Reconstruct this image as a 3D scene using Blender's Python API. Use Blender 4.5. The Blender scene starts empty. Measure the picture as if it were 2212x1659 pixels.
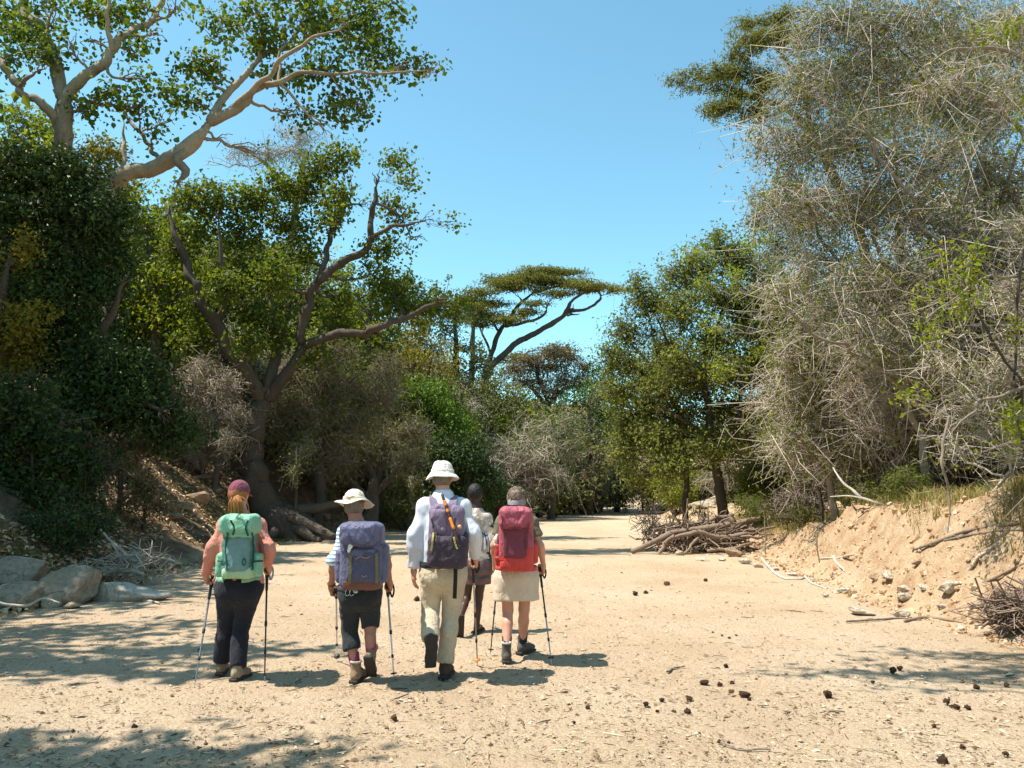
import bpy, bmesh, math, random
import numpy as np
from mathutils import Vector, Matrix

# ------------------------------------------------------------------ camera, sky, sun, exposure
scene = bpy.context.scene
COL = scene.collection
PITCH = math.radians(8.02); FOC = 1672.0; CX, CY = 1106.0, 829.5; CAMZ = 1.6
cam = bpy.data.cameras.new('camera'); camo = bpy.data.objects.new('camera', cam); COL.objects.link(camo)
cam.sensor_width = 36.0; cam.lens = 36.0 * FOC / 2212.0; cam.clip_start = 0.1; cam.clip_end = 2000
camo.location = (0, 0, CAMZ); camo.rotation_euler = (math.pi / 2 + PITCH, 0, 0)
scene.camera = camo

SUN = Vector((-0.94, -0.19, 1.87)).normalized()
SUN_EL = math.asin(SUN.z); SUN_AZ = math.atan2(SUN.x, SUN.y)
world = bpy.data.worlds.new('World'); scene.world = world; world.use_nodes = True
wn = world.node_tree; wn.nodes.clear()
w_out = wn.nodes.new('ShaderNodeOutputWorld'); w_bg = wn.nodes.new('ShaderNodeBackground')
w_sky = wn.nodes.new('ShaderNodeTexSky'); w_sky.sky_type = 'NISHITA'; w_sky.sun_disc = False
w_sky.sun_elevation = SUN_EL; w_sky.sun_rotation = SUN_AZ % (2 * math.pi)
w_sky.altitude = 900; w_sky.air_density = 1.0; w_sky.dust_density = 0.9; w_sky.ozone_density = 1.3
w_hsv = wn.nodes.new('ShaderNodeHueSaturation'); w_hsv.inputs['Saturation'].default_value = 1.0
w_mul = wn.nodes.new('ShaderNodeMix'); w_mul.data_type = 'RGBA'; w_mul.blend_type = 'MULTIPLY'
w_mul.inputs[0].default_value = 1.0; w_mul.inputs[7].default_value = (0.84, 1.20, 1.02, 1)
wn.links.new(w_sky.outputs[0], w_hsv.inputs['Color']); wn.links.new(w_hsv.outputs[0], w_mul.inputs[6])
wn.links.new(w_mul.outputs[2], w_bg.inputs['Color']); wn.links.new(w_bg.outputs[0], w_out.inputs['Surface'])
w_bg.inputs['Strength'].default_value = 0.142
sun_d = bpy.data.lights.new('sun', 'SUN'); sun_d.energy = 5.0; sun_d.angle = math.radians(0.53); sun_d.color = (1.0, 0.94, 0.85)
sun_o = bpy.data.objects.new('sun', sun_d); COL.objects.link(sun_o); sun_o.location = (-20, -6, 40)
sun_o.rotation_euler = SUN.to_track_quat('Z', 'Y').to_euler()
vs = scene.view_settings; vs.view_transform = 'Standard'; vs.look = 'None'; vs.exposure = 0.88; vs.gamma = 1.0; vs.use_curve_mapping = False
cy = scene.cycles; cy.max_bounces = 6; cy.diffuse_bounces = 3; cy.glossy_bounces = 2; cy.transmission_bounces = 4; cy.transparent_max_bounces = 6
cy.caustics_reflective = False; cy.caustics_refractive = False; cy.sample_clamp_indirect = 6.0

# ------------------------------------------------------------------ small maths
def ray(px, py):
    dx = (np.asarray(px, float) - CX) / FOC; dy = -(np.asarray(py, float) - CY) / FOC
    c, s = math.cos(PITCH), math.sin(PITCH)
    return np.stack(np.broadcast_arrays(dx, c - dy * s, s + dy * c), -1)
def P(px, py, y):
    r = ray(px, py); return np.array([0, 0, CAMZ]) + r * (np.asarray(y, float)[..., None] if np.ndim(y) else y) / r[..., 1:2]
def _hash(i, seed):
    x, y, z = i[..., 0], i[..., 1], i[..., 2]
    h = (x * 374761393 + y * 668265263 + z * 1274126177 + seed * 974634777) & 0x7fffffff
    h = ((h ^ (h >> 13)) * 1103515245) & 0x7fffffff
    h = ((h ^ (h >> 15)) * 12345 + h) & 0x7fffffff
    return (h & 0xffff) / 32767.5 - 1.0
def noise(p, seed=0):
    p = np.asarray(p, float); i = np.floor(p).astype(np.int64); f = p - i; u = f * f * (3 - 2 * f)
    r = 0
    for a in (0, 1):
        wx = u[..., 0] if a else 1 - u[..., 0]
        for b in (0, 1):
            wy = u[..., 1] if b else 1 - u[..., 1]
            for c in (0, 1):
                wz = u[..., 2] if c else 1 - u[..., 2]
                r = r + wx * wy * wz * _hash(i + np.array([a, b, c]), seed)
    return r
def noise2(x, y, s, seed=0):
    return noise(np.stack([x * s, y * s, np.full(np.shape(x), 0.37)], -1), seed)
def unit(v):
    v = np.asarray(v, float); return v / np.maximum(np.linalg.norm(v, axis=-1, keepdims=True), 1e-9)
def crom(pts, n):
    """Catmull-Rom resample of points (k, m) to n rows"""
    pts = np.asarray(pts, float)
    if len(pts) == 2:
        t = np.linspace(0, 1, n)[:, None]; return pts[0] * (1 - t) + pts[1] * t
    d = np.concatenate([[0], np.cumsum(np.linalg.norm(np.diff(pts[:, :3], axis=0), axis=1) + 1e-6)])
    ext = np.vstack([2 * pts[0] - pts[1], pts, 2 * pts[-1] - pts[-2]])
    s = np.linspace(0, d[-1], n); k = np.clip(np.searchsorted(d, s, side='right') - 1, 0, len(pts) - 2)
    t = ((s - d[k]) / (d[k + 1] - d[k]))[:, None]
    a, b, c, e = ext[k], ext[k + 1], ext[k + 2], ext[k + 3]
    return 0.5 * (2 * b + (c - a) * t + (2 * a - 5 * b + 4 * c - e) * t * t + (3 * b - a - 3 * c + e) * t ** 3)

# ------------------------------------------------------------------ objects
def tag(o, label=None, cat=None, group=None, kind=None):
    if label: o['label'] = label
    if cat: o['category'] = cat
    if group: o['group'] = group
    if kind: o['kind'] = kind
    return o
def thing(name, loc, label, cat, group=None):
    o = bpy.data.objects.new(name, None); COL.objects.link(o); o.location = Vector([float(v) for v in loc]); o.empty_display_size = 0.2
    return tag(o, label, cat, group)
def rootloc(parent):
    v = np.zeros(3)
    while parent is not None:
        v = v + np.array(parent.location); parent = parent.parent
    return v
def make_mesh(name, V, F, mat, smooth=True, attrs=None, mats=None, mat_idx=None):
    V = np.ascontiguousarray(V, np.float32)
    Fs = F if isinstance(F, list) else [F]
    Fs = [np.ascontiguousarray(f, np.int32) for f in Fs if len(f)]
    me = bpy.data.meshes.new(name)
    me.vertices.add(len(V)); me.vertices.foreach_set('co', V.ravel())
    nl = sum(f.size for f in Fs); npoly = sum(len(f) for f in Fs)
    me.loops.add(nl); me.polygons.add(npoly)
    me.loops.foreach_set('vertex_index', np.concatenate([f.ravel() for f in Fs]))
    tot = np.concatenate([np.full(len(f), f.shape[1], np.int32) for f in Fs])
    st = np.concatenate([[0], np.cumsum(tot)[:-1]]).astype(np.int32)
    me.polygons.foreach_set('loop_start', st)
    me.polygons.foreach_set('use_smooth', np.full(npoly, smooth, bool))
    for m in (mats or [mat]): me.materials.append(m)
    if mat_idx is not None: me.polygons.foreach_set('material_index', np.asarray(mat_idx, np.int32))
    for k, a in (attrs or {}).items():
        at = me.attributes.new(k, 'FLOAT', 'POINT'); at.data.foreach_set('value', np.ascontiguousarray(a, np.float32))
    me.update(calc_edges=True)
    return me
def mesh_obj(name, V, F, mat, parent=None, smooth=True, attrs=None, base=None, **kw):
    """V in world coordinates; the object sits at its root's (or its own base) origin"""
    o = bpy.data.objects.new(name, None) if False else None
    org = rootloc(parent) if parent is not None else (np.zeros(3) if base is None else np.asarray(base, float))
    me = make_mesh(name, np.asarray(V) - org, F, mat, smooth, attrs, **kw)
    o = bpy.data.objects.new(name, me); COL.objects.link(o)
    if parent is not None: o.parent = parent
    else: o.location = Vector([float(v) for v in org])
    return o
class Geo:
    """collects vertices / faces (tris and quads kept apart)"""
    def __init__(s): s.V = []; s.T = []; s.Q = []; s.A = []; s.n = 0
    def add(s, V, F, a=0.0):
        V = np.asarray(V, float).reshape(-1, 3); F = np.asarray(F, int)
        if len(V) == 0: return s
        (s.T if F.shape[1] == 3 else s.Q).append(F + s.n); s.V.append(V); s.n += len(V)
        s.A.append(np.broadcast_to(np.asarray(a, float), (len(V),))); return s
    def obj(s, name, mat, parent=None, smooth=True, base=None, attr=True):
        if s.n == 0: return None
        F = [np.concatenate(x) for x in (s.T, s.Q) if x]
        return mesh_obj(name, np.concatenate(s.V), F, mat, parent, smooth, {'rnd': np.concatenate(s.A)} if attr else None, base)

def sweep(Pn, Rn, k=5, cap=True):
    """tubes: Pn (M,n,3), Rn (M,n) -> V, F quads (caps as collapsed rings)"""
    Pn = np.asarray(Pn, float); Rn = np.asarray(Rn, float)
    if Pn.ndim == 2: Pn = Pn[None]; Rn = Rn[None]
    M, n, _ = Pn.shape
    T = np.empty_like(Pn); T[:, 1:-1] = Pn[:, 2:] - Pn[:, :-2]; T[:, 0] = Pn[:, 1] - Pn[:, 0]; T[:, -1] = Pn[:, -1] - Pn[:, -2]
    T = unit(T)
    D = unit(Pn[:, -1] - Pn[:, 0]); ref = np.where(np.abs(D[:, 2:3]) > 0.8, np.array([[1.0, 0, 0]]), np.array([[0, 0, 1.0]]))
    U = unit(np.cross(T, np.broadcast_to(ref[:, None], T.shape))); W = np.cross(T, U)
    a = np.arange(k) * 2 * math.pi / k
    V = Pn[:, :, None] + Rn[:, :, None, None] * (U[:, :, None] * np.cos(a)[:, None] + W[:, :, None] * np.sin(a)[:, None])
    V = V.reshape(-1, 3)
    i = np.arange(n - 1)[:, None] * k; j = np.arange(k)[None]
    q = np.stack([i + j, i + (j + 1) % k, i + k + (j + 1) % k, i + k + j], -1).reshape(-1, 4)
    F = (q[None] + (np.arange(M) * n * k)[:, None, None]).reshape(-1, 4)
    return V, F
def tube(pts, r, n=None, k=8):
    """single tube with domed ends; r scalar or per point"""
    pts = np.asarray(pts, float); r = np.broadcast_to(np.asarray(r, float), (len(pts),))
    pr = np.hstack([pts, r[:, None]]); n = n or max(2, len(pts)); pr = crom(pr, n)
    p, rr = pr[:, :3], np.maximum(pr[:, 3], 1e-4)
    d0 = unit(p[0] - p[1]); d1 = unit(p[-1] - p[-2])
    p = np.vstack([p[0] + d0 * rr[0] * .5, p[0] + d0 * rr[0] * .4, p, p[-1] + d1 * rr[-1] * .4, p[-1] + d1 * rr[-1] * .5])
    rr = np.concatenate([[rr[0] * .05, rr[0] * .7], rr, [rr[-1] * .7, rr[-1] * .05]])
    return sweep(p, rr, k)

# ------------------------------------------------------------------ materials
class NT:
    def __init__(s, name):
        s.m = bpy.data.materials.new(name); s.m.use_nodes = True; s.t = s.m.node_tree; s.t.nodes.clear()
        s.out = s.n('ShaderNodeOutputMaterial')
    def n(s, typ, **kw):
        nd = s.t.nodes.new(typ)
        for k, v in kw.items(): setattr(nd, k, v)
        return nd
    def l(s, a, b): s.t.links.new(a, b)
    def coord(s, scale=1.0, vec=None, out='Object'):
        tc = s.n('ShaderNodeTexCoord'); mp = s.n('ShaderNodeMapping')
        mp.inputs['Scale'].default_value = vec or (scale,) * 3; s.l(tc.outputs[out], mp.inputs[0]); return mp.outputs[0]
    def noise(s, scale, detail=4, rough=0.6, vec=None, out='Object'):
        nd = s.n('ShaderNodeTexNoise'); nd.inputs['Scale'].default_value = scale; nd.inputs['Detail'].default_value = detail; nd.inputs['Roughness'].default_value = rough
        s.l(s.coord(vec=vec, out=out) if vec else s.coord(out=out), nd.inputs['Vector']); return nd.outputs[0]
    def ramp(s, fac, stops):
        r = s.n('ShaderNodeValToRGB'); e = r.color_ramp.elements
        while len(e) < len(stops): e.new(0.5)
        for el, (p, c) in zip(e, stops): el.position = p; el.color = (*c, 1) if len(c) == 3 else c
        s.l(fac, r.inputs[0]); return r.outputs[0]
    def mix(s, fac, a, b, blend='MIX'):
        m = s.n('ShaderNodeMix', data_type='RGBA', blend_type=blend)
        for sock, v in ((m.inputs[0], fac), (m.inputs[6], a), (m.inputs[7], b)):
            if isinstance(v, (int, float)): sock.default_value = v
            elif isinstance(v, tuple): sock.default_value = (*v, 1)
            else: s.l(v, sock)
        return m.outputs[2]
    def math(s, op, a, b=0.5):
        m = s.n('ShaderNodeMath', operation=op)
        for sock, v in ((m.inputs[0], a), (m.inputs[1], b)):
            if isinstance(v, (int, float)): sock.default_value = v
            else: s.l(v, sock)
        return m.outputs[0]
    def attr(s, name):
        a = s.n('ShaderNodeAttribute', attribute_name=name); return a.outputs['Fac']
    def bump(s, h, strength=0.4, dist=0.01):
        b = s.n('ShaderNodeBump'); b.inputs['Strength'].default_value = strength; b.inputs['Distance'].default_value = dist; s.l(h, b.inputs['Height']); return b.outputs[0]
    def bsdf(s, color, rough=0.8, spec=0.3, normal=None, metallic=0.0):
        b = s.n('ShaderNodeBsdfPrincipled')
        if isinstance(color, tuple): b.inputs['Base Color'].default_value = (*color, 1)
        else: s.l(color, b.inputs['Base Color'])
        b.inputs['Roughness'].default_value = rough; b.inputs['Specular IOR Level'].default_value = spec; b.inputs['Metallic'].default_value = metallic
        if normal is not None: s.l(normal, b.inputs['Normal'])
        s.b = b; return b
    def done(s, shader=None):
        s.l((shader or s.b.outputs[0]), s.out.inputs['Surface']); return s.m
def leaf_mat(name, stops, trans=0.35, rough=0.45, spec=0.35, tcol=None):
    t = NT(name); c = t.ramp(t.attr('rnd'), stops)
    t.bsdf(c, rough, spec)
    tr = t.n('ShaderNodeBsdfTranslucent')
    t.l(t.mix(0.75, c, tcol or (1.0, 0.95, 0.25), 'MULTIPLY') if tcol is None else t.mix(0.5, c, tcol), tr.inputs[0])
    mx = t.n('ShaderNodeMixShader'); mx.inputs[0].default_value = trans
    t.l(t.b.outputs[0], mx.inputs[1]); t.l(tr.outputs[0], mx.inputs[2])
    return t.done(mx.outputs[0])
def bark_mat(name, a, b, scale=3.0, bump=0.6, stretch=0.3, rough=0.85):
    t = NT(name); n1 = t.noise(scale, 6, 0.65, vec=(1, 1, stretch)); n2 = t.noise(scale * 7, 4, 0.6)
    c = t.ramp(n1, [(0.3, a), (0.7, b)]); c = t.mix(0.35, c, t.ramp(n2, [(0.35, tuple(x * .55 for x in a)), (0.65, tuple(min(1, x * 1.25) for x in b))]))
    c = t.mix(0.35, c, t.ramp(t.attr('rnd'), [(0, tuple(x * .6 for x in a)), (1, tuple(min(1, x * 1.2) for x in b))]))
    t.bsdf(c, rough, 0.2, t.bump(t.math('ADD', n1, t.math('MULTIPLY', n2, 0.5)), bump, 0.03)); return t.done()
def cloth_mat(name, col, var=0.12, scale=9.0, rough=0.9, weave=700.0, spec=0.15):
    t = NT(name); n1 = t.noise(scale, 5, 0.6)
    c = t.ramp(n1, [(0.25, tuple(x * (1 - var) for x in col)), (0.75, tuple(min(1, x * (1 + var)) for x in col))])
    n2 = t.noise(24, 4, 0.55, vec=(1, 1, 0.55)); n3 = t.math('ABSOLUTE', t.math('SUBTRACT', n2, 0.5)); n4 = t.noise(300, 2, .5)
    t.bsdf(c, rough, spec, t.bump(t.math('ADD', t.math('MULTIPLY', n3, -3.0), t.math('MULTIPLY', n4, .12)), 0.75, 0.012)); t.b.inputs['Sheen Weight'].default_value = 0.08; return t.done()
def plain_mat(name, col, rough=0.5, metallic=0.0, spec=0.4):
    t = NT(name); n1 = t.noise(30, 3, 0.6); c = t.ramp(n1, [(0.3, tuple(x * .85 for x in col)), (0.7, tuple(min(1, x * 1.1) for x in col))])
    t.bsdf(c, rough, spec, None, metallic); return t.done()
def skin_mat(name, col, rough=0.5):
    t = NT(name); n1 = t.noise(14, 5, 0.6)
    c = t.ramp(n1, [(0.3, (col[0] * .9, col[1] * .82, col[2] * .8)), (0.7, col)])
    t.bsdf(c, rough, 0.35, t.bump(t.noise(160, 2, 0.5), 0.15, 0.002)); return t.done()
def rock_mat(name, a, b, scale=2.5):
    t = NT(name); n1 = t.noise(scale, 8, 0.65); n2 = t.noise(scale * 9, 5, 0.7)
    c = t.ramp(n1, [(0.3, a), (0.68, b)]); c = t.mix(0.4, c, t.ramp(n2, [(0.35, tuple(x * .6 for x in a)), (0.6, b)]))
    v = t.n('ShaderNodeTexVoronoi', feature='DISTANCE_TO_EDGE'); v.inputs['Scale'].default_value = scale * .9; dv = t.n('ShaderNodeVectorMath', operation='ADD'); nz = t.n('ShaderNodeTexNoise'); nz.inputs['Scale'].default_value = 4; t.l(t.coord(), nz.inputs['Vector']); t.l(t.coord(), dv.inputs[0]); t.l(nz.outputs[1], dv.inputs[1]); t.l(dv.outputs[0], v.inputs['Vector']); crk = t.ramp(v.outputs[0], [(0.0, (0, 0, 0)), (0.025, (1, 1, 1))]); c = t.mix(t.math('MULTIPLY', t.math('SUBTRACT', 1.0, crk), .22), c, tuple(x * .5 for x in a))
    t.bsdf(c, 0.9, 0.2, t.bump(t.math('ADD', t.math('ADD', n1, t.math('MULTIPLY', n2, 0.4)), t.math('MULTIPLY', crk, .25)), 0.9, 0.05)); return t.done()

# ------------------------------------------------------------------ ground shape
YL = [-20, 5, 12, 15, 25, 31, 33, 36, 45, 59, 75, 95, 130, 400]; XLv = [-7.5, -7.0, -6.9, -7.1, -7.6, -7.0, -5.2, -3.4, -0.6, 2.6, 6.5, 12.5, 26, 160]
YR = [-20, 4, 8, 12, 16, 19, 22, 26, 34, 42, 60, 76, 95, 130, 400]; XRv = [5.6, 5.6, 5.5, 5.5, 5.9, 6.1, 6.6, 6.6, 7.4, 8.6, 11.0, 14.0, 18.5, 34, 175]
def smooth01(t): t = np.clip(t, 0, 1); return t * t * (3 - 2 * t)
def bank_d(x, y):
    wob = 0.35 * noise2(x * 0 + 3.1, y, 0.45, 5) + 0.15 * noise2(x, y, 0.9, 6)
    dl = np.interp(y, YL, XLv) - x + wob
    dr = x - np.interp(y, YR, XRv) + wob
    return dl, dr
def H(x, y):
    x = np.asarray(x, float); y = np.asarray(y, float); x, y = np.broadcast_arrays(x, y)
    dl, dr = bank_d(x, y)
    z = 0.035 * noise2(x, y, 0.35, 1) + 0.014 * noise2(x, y, 1.1, 2)
    a = np.maximum(dl, 0); hl = np.where(a < 6, 0.82 * a * a / (a + 0.9), 0.82 * 36 / 6.9 + 0.40 * (a - 6))
    hl = np.minimum(hl, 9 + 0.05 * a)
    hl = hl * (1 + 0.22 * noise2(x, y, 0.4, 8)) + smooth01(a) * (0.16 * noise2(x, y, 1.3, 9) + 0.06 * noise2(x, y, 4.1, 19))
    b = np.maximum(dr, 0); HR = np.interp(y, [0, 8, 13, 19, 24, 40, 60, 100], [2.0, 1.95, 1.50, 0.95, 0.6, 0.6, 0.9, 1.5])
    WR = np.interp(y, [0, 8, 13, 19, 24, 40], [1.7, 1.6, 1.35, 0.85, 1.6, 2.2])
    hr = HR * smooth01(b / WR) + 0.13 * np.maximum(b - WR, 0)
    rill = np.abs(noise2(x, y, 1.1, 21)) + 0.5 * np.abs(noise2(x, y, 2.6, 22))
    hr = hr + smooth01(b / 0.8) * (0.15 * noise2(x, y, 0.9, 10) - 0.16 * rill * smooth01((4 - b) / 2) + 0.07 * noise2(x, y, 3.4, 11) + 0.035 * noise2(x, y, 8.5, 12))
    tq = hr / .42 + .8 * noise2(x, y, .7, 14); fr = tq - np.floor(tq); ter = (np.floor(tq) + smooth01((fr - .5) / .35) - .8 * noise2(x, y, .7, 14)) * .42
    wt = .32 * smooth01(b / .5) * smooth01((3.2 - b) / 1.2) * smooth01((34 - y) / 10); hr = hr * (1 - wt) + ter * wt
    hr = np.minimum(hr, 12)
    far = 10 * smooth01((y - 95) / 80)
    return z + hl + hr + far
def H1(x, y): return float(H(np.array([x]), np.array([y]))[0])
def G(px, py, tmax=200):
    r = ray(px, py); t = np.geomspace(3, tmax, 4000); p = np.array([0, 0, CAMZ]) + t[:, None] * r
    below = p[:, 2] < H(p[:, 0], p[:, 1])
    i = int(np.argmax(below)) if below.any() else len(t) - 1
    q = p[i]; return np.array([q[0], q[1], H1(q[0], q[1])])
# ------------------------------------------------------------------ ground sheet
def build_ground():
    xs = np.concatenate([np.linspace(-500, -70, 16)[:-1], np.linspace(-70, -16, 46)[:-1], np.linspace(-16, -8, 48)[:-1], np.linspace(-8, -4, 30)[:-1], np.linspace(-4, 4.6, 132)[:-1], np.linspace(4.6, 8.6, 36)[:-1],
                         np.linspace(8.6, 16, 40)[:-1], np.linspace(16, 70, 46)[:-1], np.linspace(70, 500, 16)])
    ys = [-30, -22, -16, -11, -7, -4, -1, 1, 2.5]; ys += list(np.linspace(3.2, 4.2, 6)[:-1]) + list(np.linspace(4.2, 8.2, 66)[:-1]) + list(np.linspace(8.2, 13, 44)); y = 13
    while y < 110: y += 0.14 * (y / 13) ** 1.2 * 1.25; ys.append(y)
    ys += list(np.linspace(115, 620, 26)); ys = np.array(ys)
    X, Y = np.meshgrid(xs, ys); Z = H(X, Y)
    near = (Y < 30)
    dl, dr = bank_d(X, Y)
    # scuffs and footprints in the dry sand
    Z = Z + np.where(near, 0.013 * noise2(X, Y, 3.2, 31) - 0.016 * np.abs(noise2(X, Y, 4.6, 32)) + 0.007 * noise2(X, Y, 9.0, 33), 0)
    rsf = np.random.RandomState(77)
    for x0 in (-2.55, -2.4, -1.35, -1.2, -.65, -.5, -.3, -.1, 0.1, .9, 1.7):
        yy = 3.4 + rsf.rand() * .6; sd = 1; sway = rsf.uniform(-.08, .08)
        while yy < 7.2 + 3 * rsf.rand():
            cx = x0 + sd * .11 + sway * (yy - 5) + rsf.normal(0, .04); u, w = (X - cx) / .055, (Y - yy) / .14; r2 = u * u + w * w
            Z = Z - .020 * np.exp(-r2 * r2 * .8) + .008 * np.exp(-((np.sqrt(r2) - 1.5) / .35) ** 2); yy += rsf.uniform(.55, .72); sd = -sd
    V = np.stack([X, Y, Z], -1).reshape(-1, 3); nx, ny = len(xs), len(ys)
    i = np.arange(ny - 1)[:, None] * nx + np.arange(nx - 1)[None]
    F = np.stack([i, i + 1, i + nx + 1, i + nx], -1).reshape(-1, 4)
    n = 0.35 * noise2(X, Y, 0.9, 41) + 0.25 * noise2(X, Y, 2.7, 42)
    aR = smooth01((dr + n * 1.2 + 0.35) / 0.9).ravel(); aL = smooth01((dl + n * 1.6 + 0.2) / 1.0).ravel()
    t = NT('sandy_ground')
    n_big = t.noise(0.45, 4, 0.55); n_mid = t.noise(3.2, 5, 0.6); n_fine = t.noise(38, 5, 0.7); n_grain = t.noise(150, 3, 0.7)
    sand = t.ramp(n_big, [(0.32, (0.455, 0.330, 0.212)), (0.52, (0.52, 0.392, 0.268)), (0.7, (0.565, 0.442, 0.315))])
    sand = t.mix(t.ramp(n_fine, [(0.46, (0, 0, 0)), (0.62, (0.6,) * 3)]), sand, (0.33, 0.225, 0.125))
    sand = t.mix(t.ramp(n_grain, [(0.55, (0, 0, 0)), (0.72, (0.6,) * 3)]), sand, (0.60, 0.48, 0.33))
    soil = t.ramp(n_mid, [(0.28, (0.33, 0.20, 0.11)), (0.5, (0.455, 0.32, 0.195)), (0.72, (0.52, 0.40, 0.265))])
    soil = t.mix(t.ramp(n_fine, [(0.35, (0.6,) * 3), (0.5, (0, 0, 0))]), soil, (0.25, 0.135, 0.065))
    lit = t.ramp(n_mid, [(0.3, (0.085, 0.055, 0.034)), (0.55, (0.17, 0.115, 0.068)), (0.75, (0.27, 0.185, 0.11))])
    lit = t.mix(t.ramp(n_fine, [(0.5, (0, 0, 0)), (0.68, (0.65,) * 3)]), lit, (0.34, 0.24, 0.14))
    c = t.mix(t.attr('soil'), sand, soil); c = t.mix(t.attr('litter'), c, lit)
    h = t.math('ADD', t.math('MULTIPLY', n_fine, 1.0), t.math('MULTIPLY', n_grain, 0.35)); h = t.math('ADD', h, t.math('MULTIPLY', t.noise(12, 4, 0.6), 1.3))
    t.bsdf(c, 0.95, 0.1, t.bump(h, 0.9, 0.035))
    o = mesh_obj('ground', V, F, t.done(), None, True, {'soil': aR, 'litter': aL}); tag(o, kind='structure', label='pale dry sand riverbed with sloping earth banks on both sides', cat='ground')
    return o
build_ground()

# ------------------------------------------------------------------ rocks, clods
def ico(sub):
    bm = bmesh.new(); bmesh.ops.create_icosphere(bm, subdivisions=sub, radius=1.0)
    V = np.array([v.co[:] for v in bm.verts]); F = np.array([[v.index for v in f.verts] for f in bm.faces]); bm.free(); return V, F
ICO = {k: ico(k) for k in (1, 2, 3, 4, 5)}
def rock_geo(seed, sub=3, planes=9, rough=0.10, flat=0.8):
    rs = np.random.RandomState(seed); V, F = ICO[sub]; V = V.copy()
    for _ in range(planes):
        n = unit(rs.normal(size=3)); d = rs.uniform(0.55, flat); s = V @ n; V -= np.maximum(s - d, 0)[:, None] * n * 0.92
    V *= (1 + rough * noise(V * 2.2, seed) + rough * 0.5 * noise(V * 5.5, seed + 1) + rough * .22 * noise(V * 12, seed + 2))[:, None]
    return V, F
def rock_at(pos, size, mat, label, seed, rotz=0.0, name='rock', cat='rock', group='stones along the foot of the bank', sub=3, sink=0.25, tilt=0.0, **kw):
    V, F = rock_geo(seed, sub, **kw); V = V * np.asarray(size) / 2
    c, s = math.cos(tilt), math.sin(tilt); V = V @ np.array([[c, 0, -s], [0, 1, 0], [s, 0, c]])
    c, s = math.cos(rotz), math.sin(rotz); V = V @ np.array([[c, s, 0], [-s, c, 0], [0, 0, 1]])
    base = np.array([pos[0], pos[1], H1(pos[0], pos[1])]); V = V + base + np.array([0, 0, (0.5 - sink) * size[2]])
    o = mesh_obj(name, V, F, mat, None, sub > 3, base=base); return tag(o, label, cat, group)

M_rock_pale = rock_mat('pale_stone', (0.33, 0.265, 0.185), (0.55, 0.475, 0.375)); M_rock_grey = rock_mat('grey_boulder', (0.20, 0.155, 0.105), (0.37, 0.30, 0.215), 1.6)
M_rock_brown = rock_mat('brown_stone', (0.2, 0.13, 0.08), (0.36, 0.26, 0.17)); M_rock_slab = rock_mat('slab_stone', (0.33, 0.28, 0.22), (0.55, 0.49, 0.40))
def px_rock(px, py, w, h, mat, label, seed, dep=0.8, **kw):
    """stone standing where the ground shows at (px, py); w,h its size in the photograph's pixels"""
    g = G(px, py); s = FOC / g[1]; W = w / s; return rock_at(g + np.array([0, W * dep * .35, 0]), (W, W * dep, h / s * 1.35), mat, label, seed, **kw)

LB = 'boulders at the foot of the left bank'
px_rock(112, 1311, 150, 84, M_rock_grey, 'big rounded grey boulder half in sun at the foot of the left bank', 3, sub=5, group=LB, planes=8, rough=0.12, flat=0.86, dep=0.9, rotz=0.5)
px_rock(20, 1318, 140, 54, M_rock_grey, 'low shaded grey boulder cut off by the left edge of the view', 8, sub=4, group=LB, planes=6, rough=0.07, flat=0.9, rotz=0.2)
px_rock(10, 1270, 150, 56, M_rock_grey, 'dark boulder in the shade behind the big rounded boulder', 12, sub=4, group=LB, planes=6, rough=0.07, flat=0.9)
px_rock(255, 1300, 185, 38, M_rock_slab, 'flat pale sunlit rock slab beside the big grey boulder', 15, sub=4, group=LB, planes=10, rough=0.1, flat=0.75, dep=0.5)
px_rock(150, 1315, 40, 15, M_rock_grey, 'small grey stone in the sand in front of the big boulder', 18, group=LB)
RB = 'pale stones along the foot of the right bank'
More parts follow.
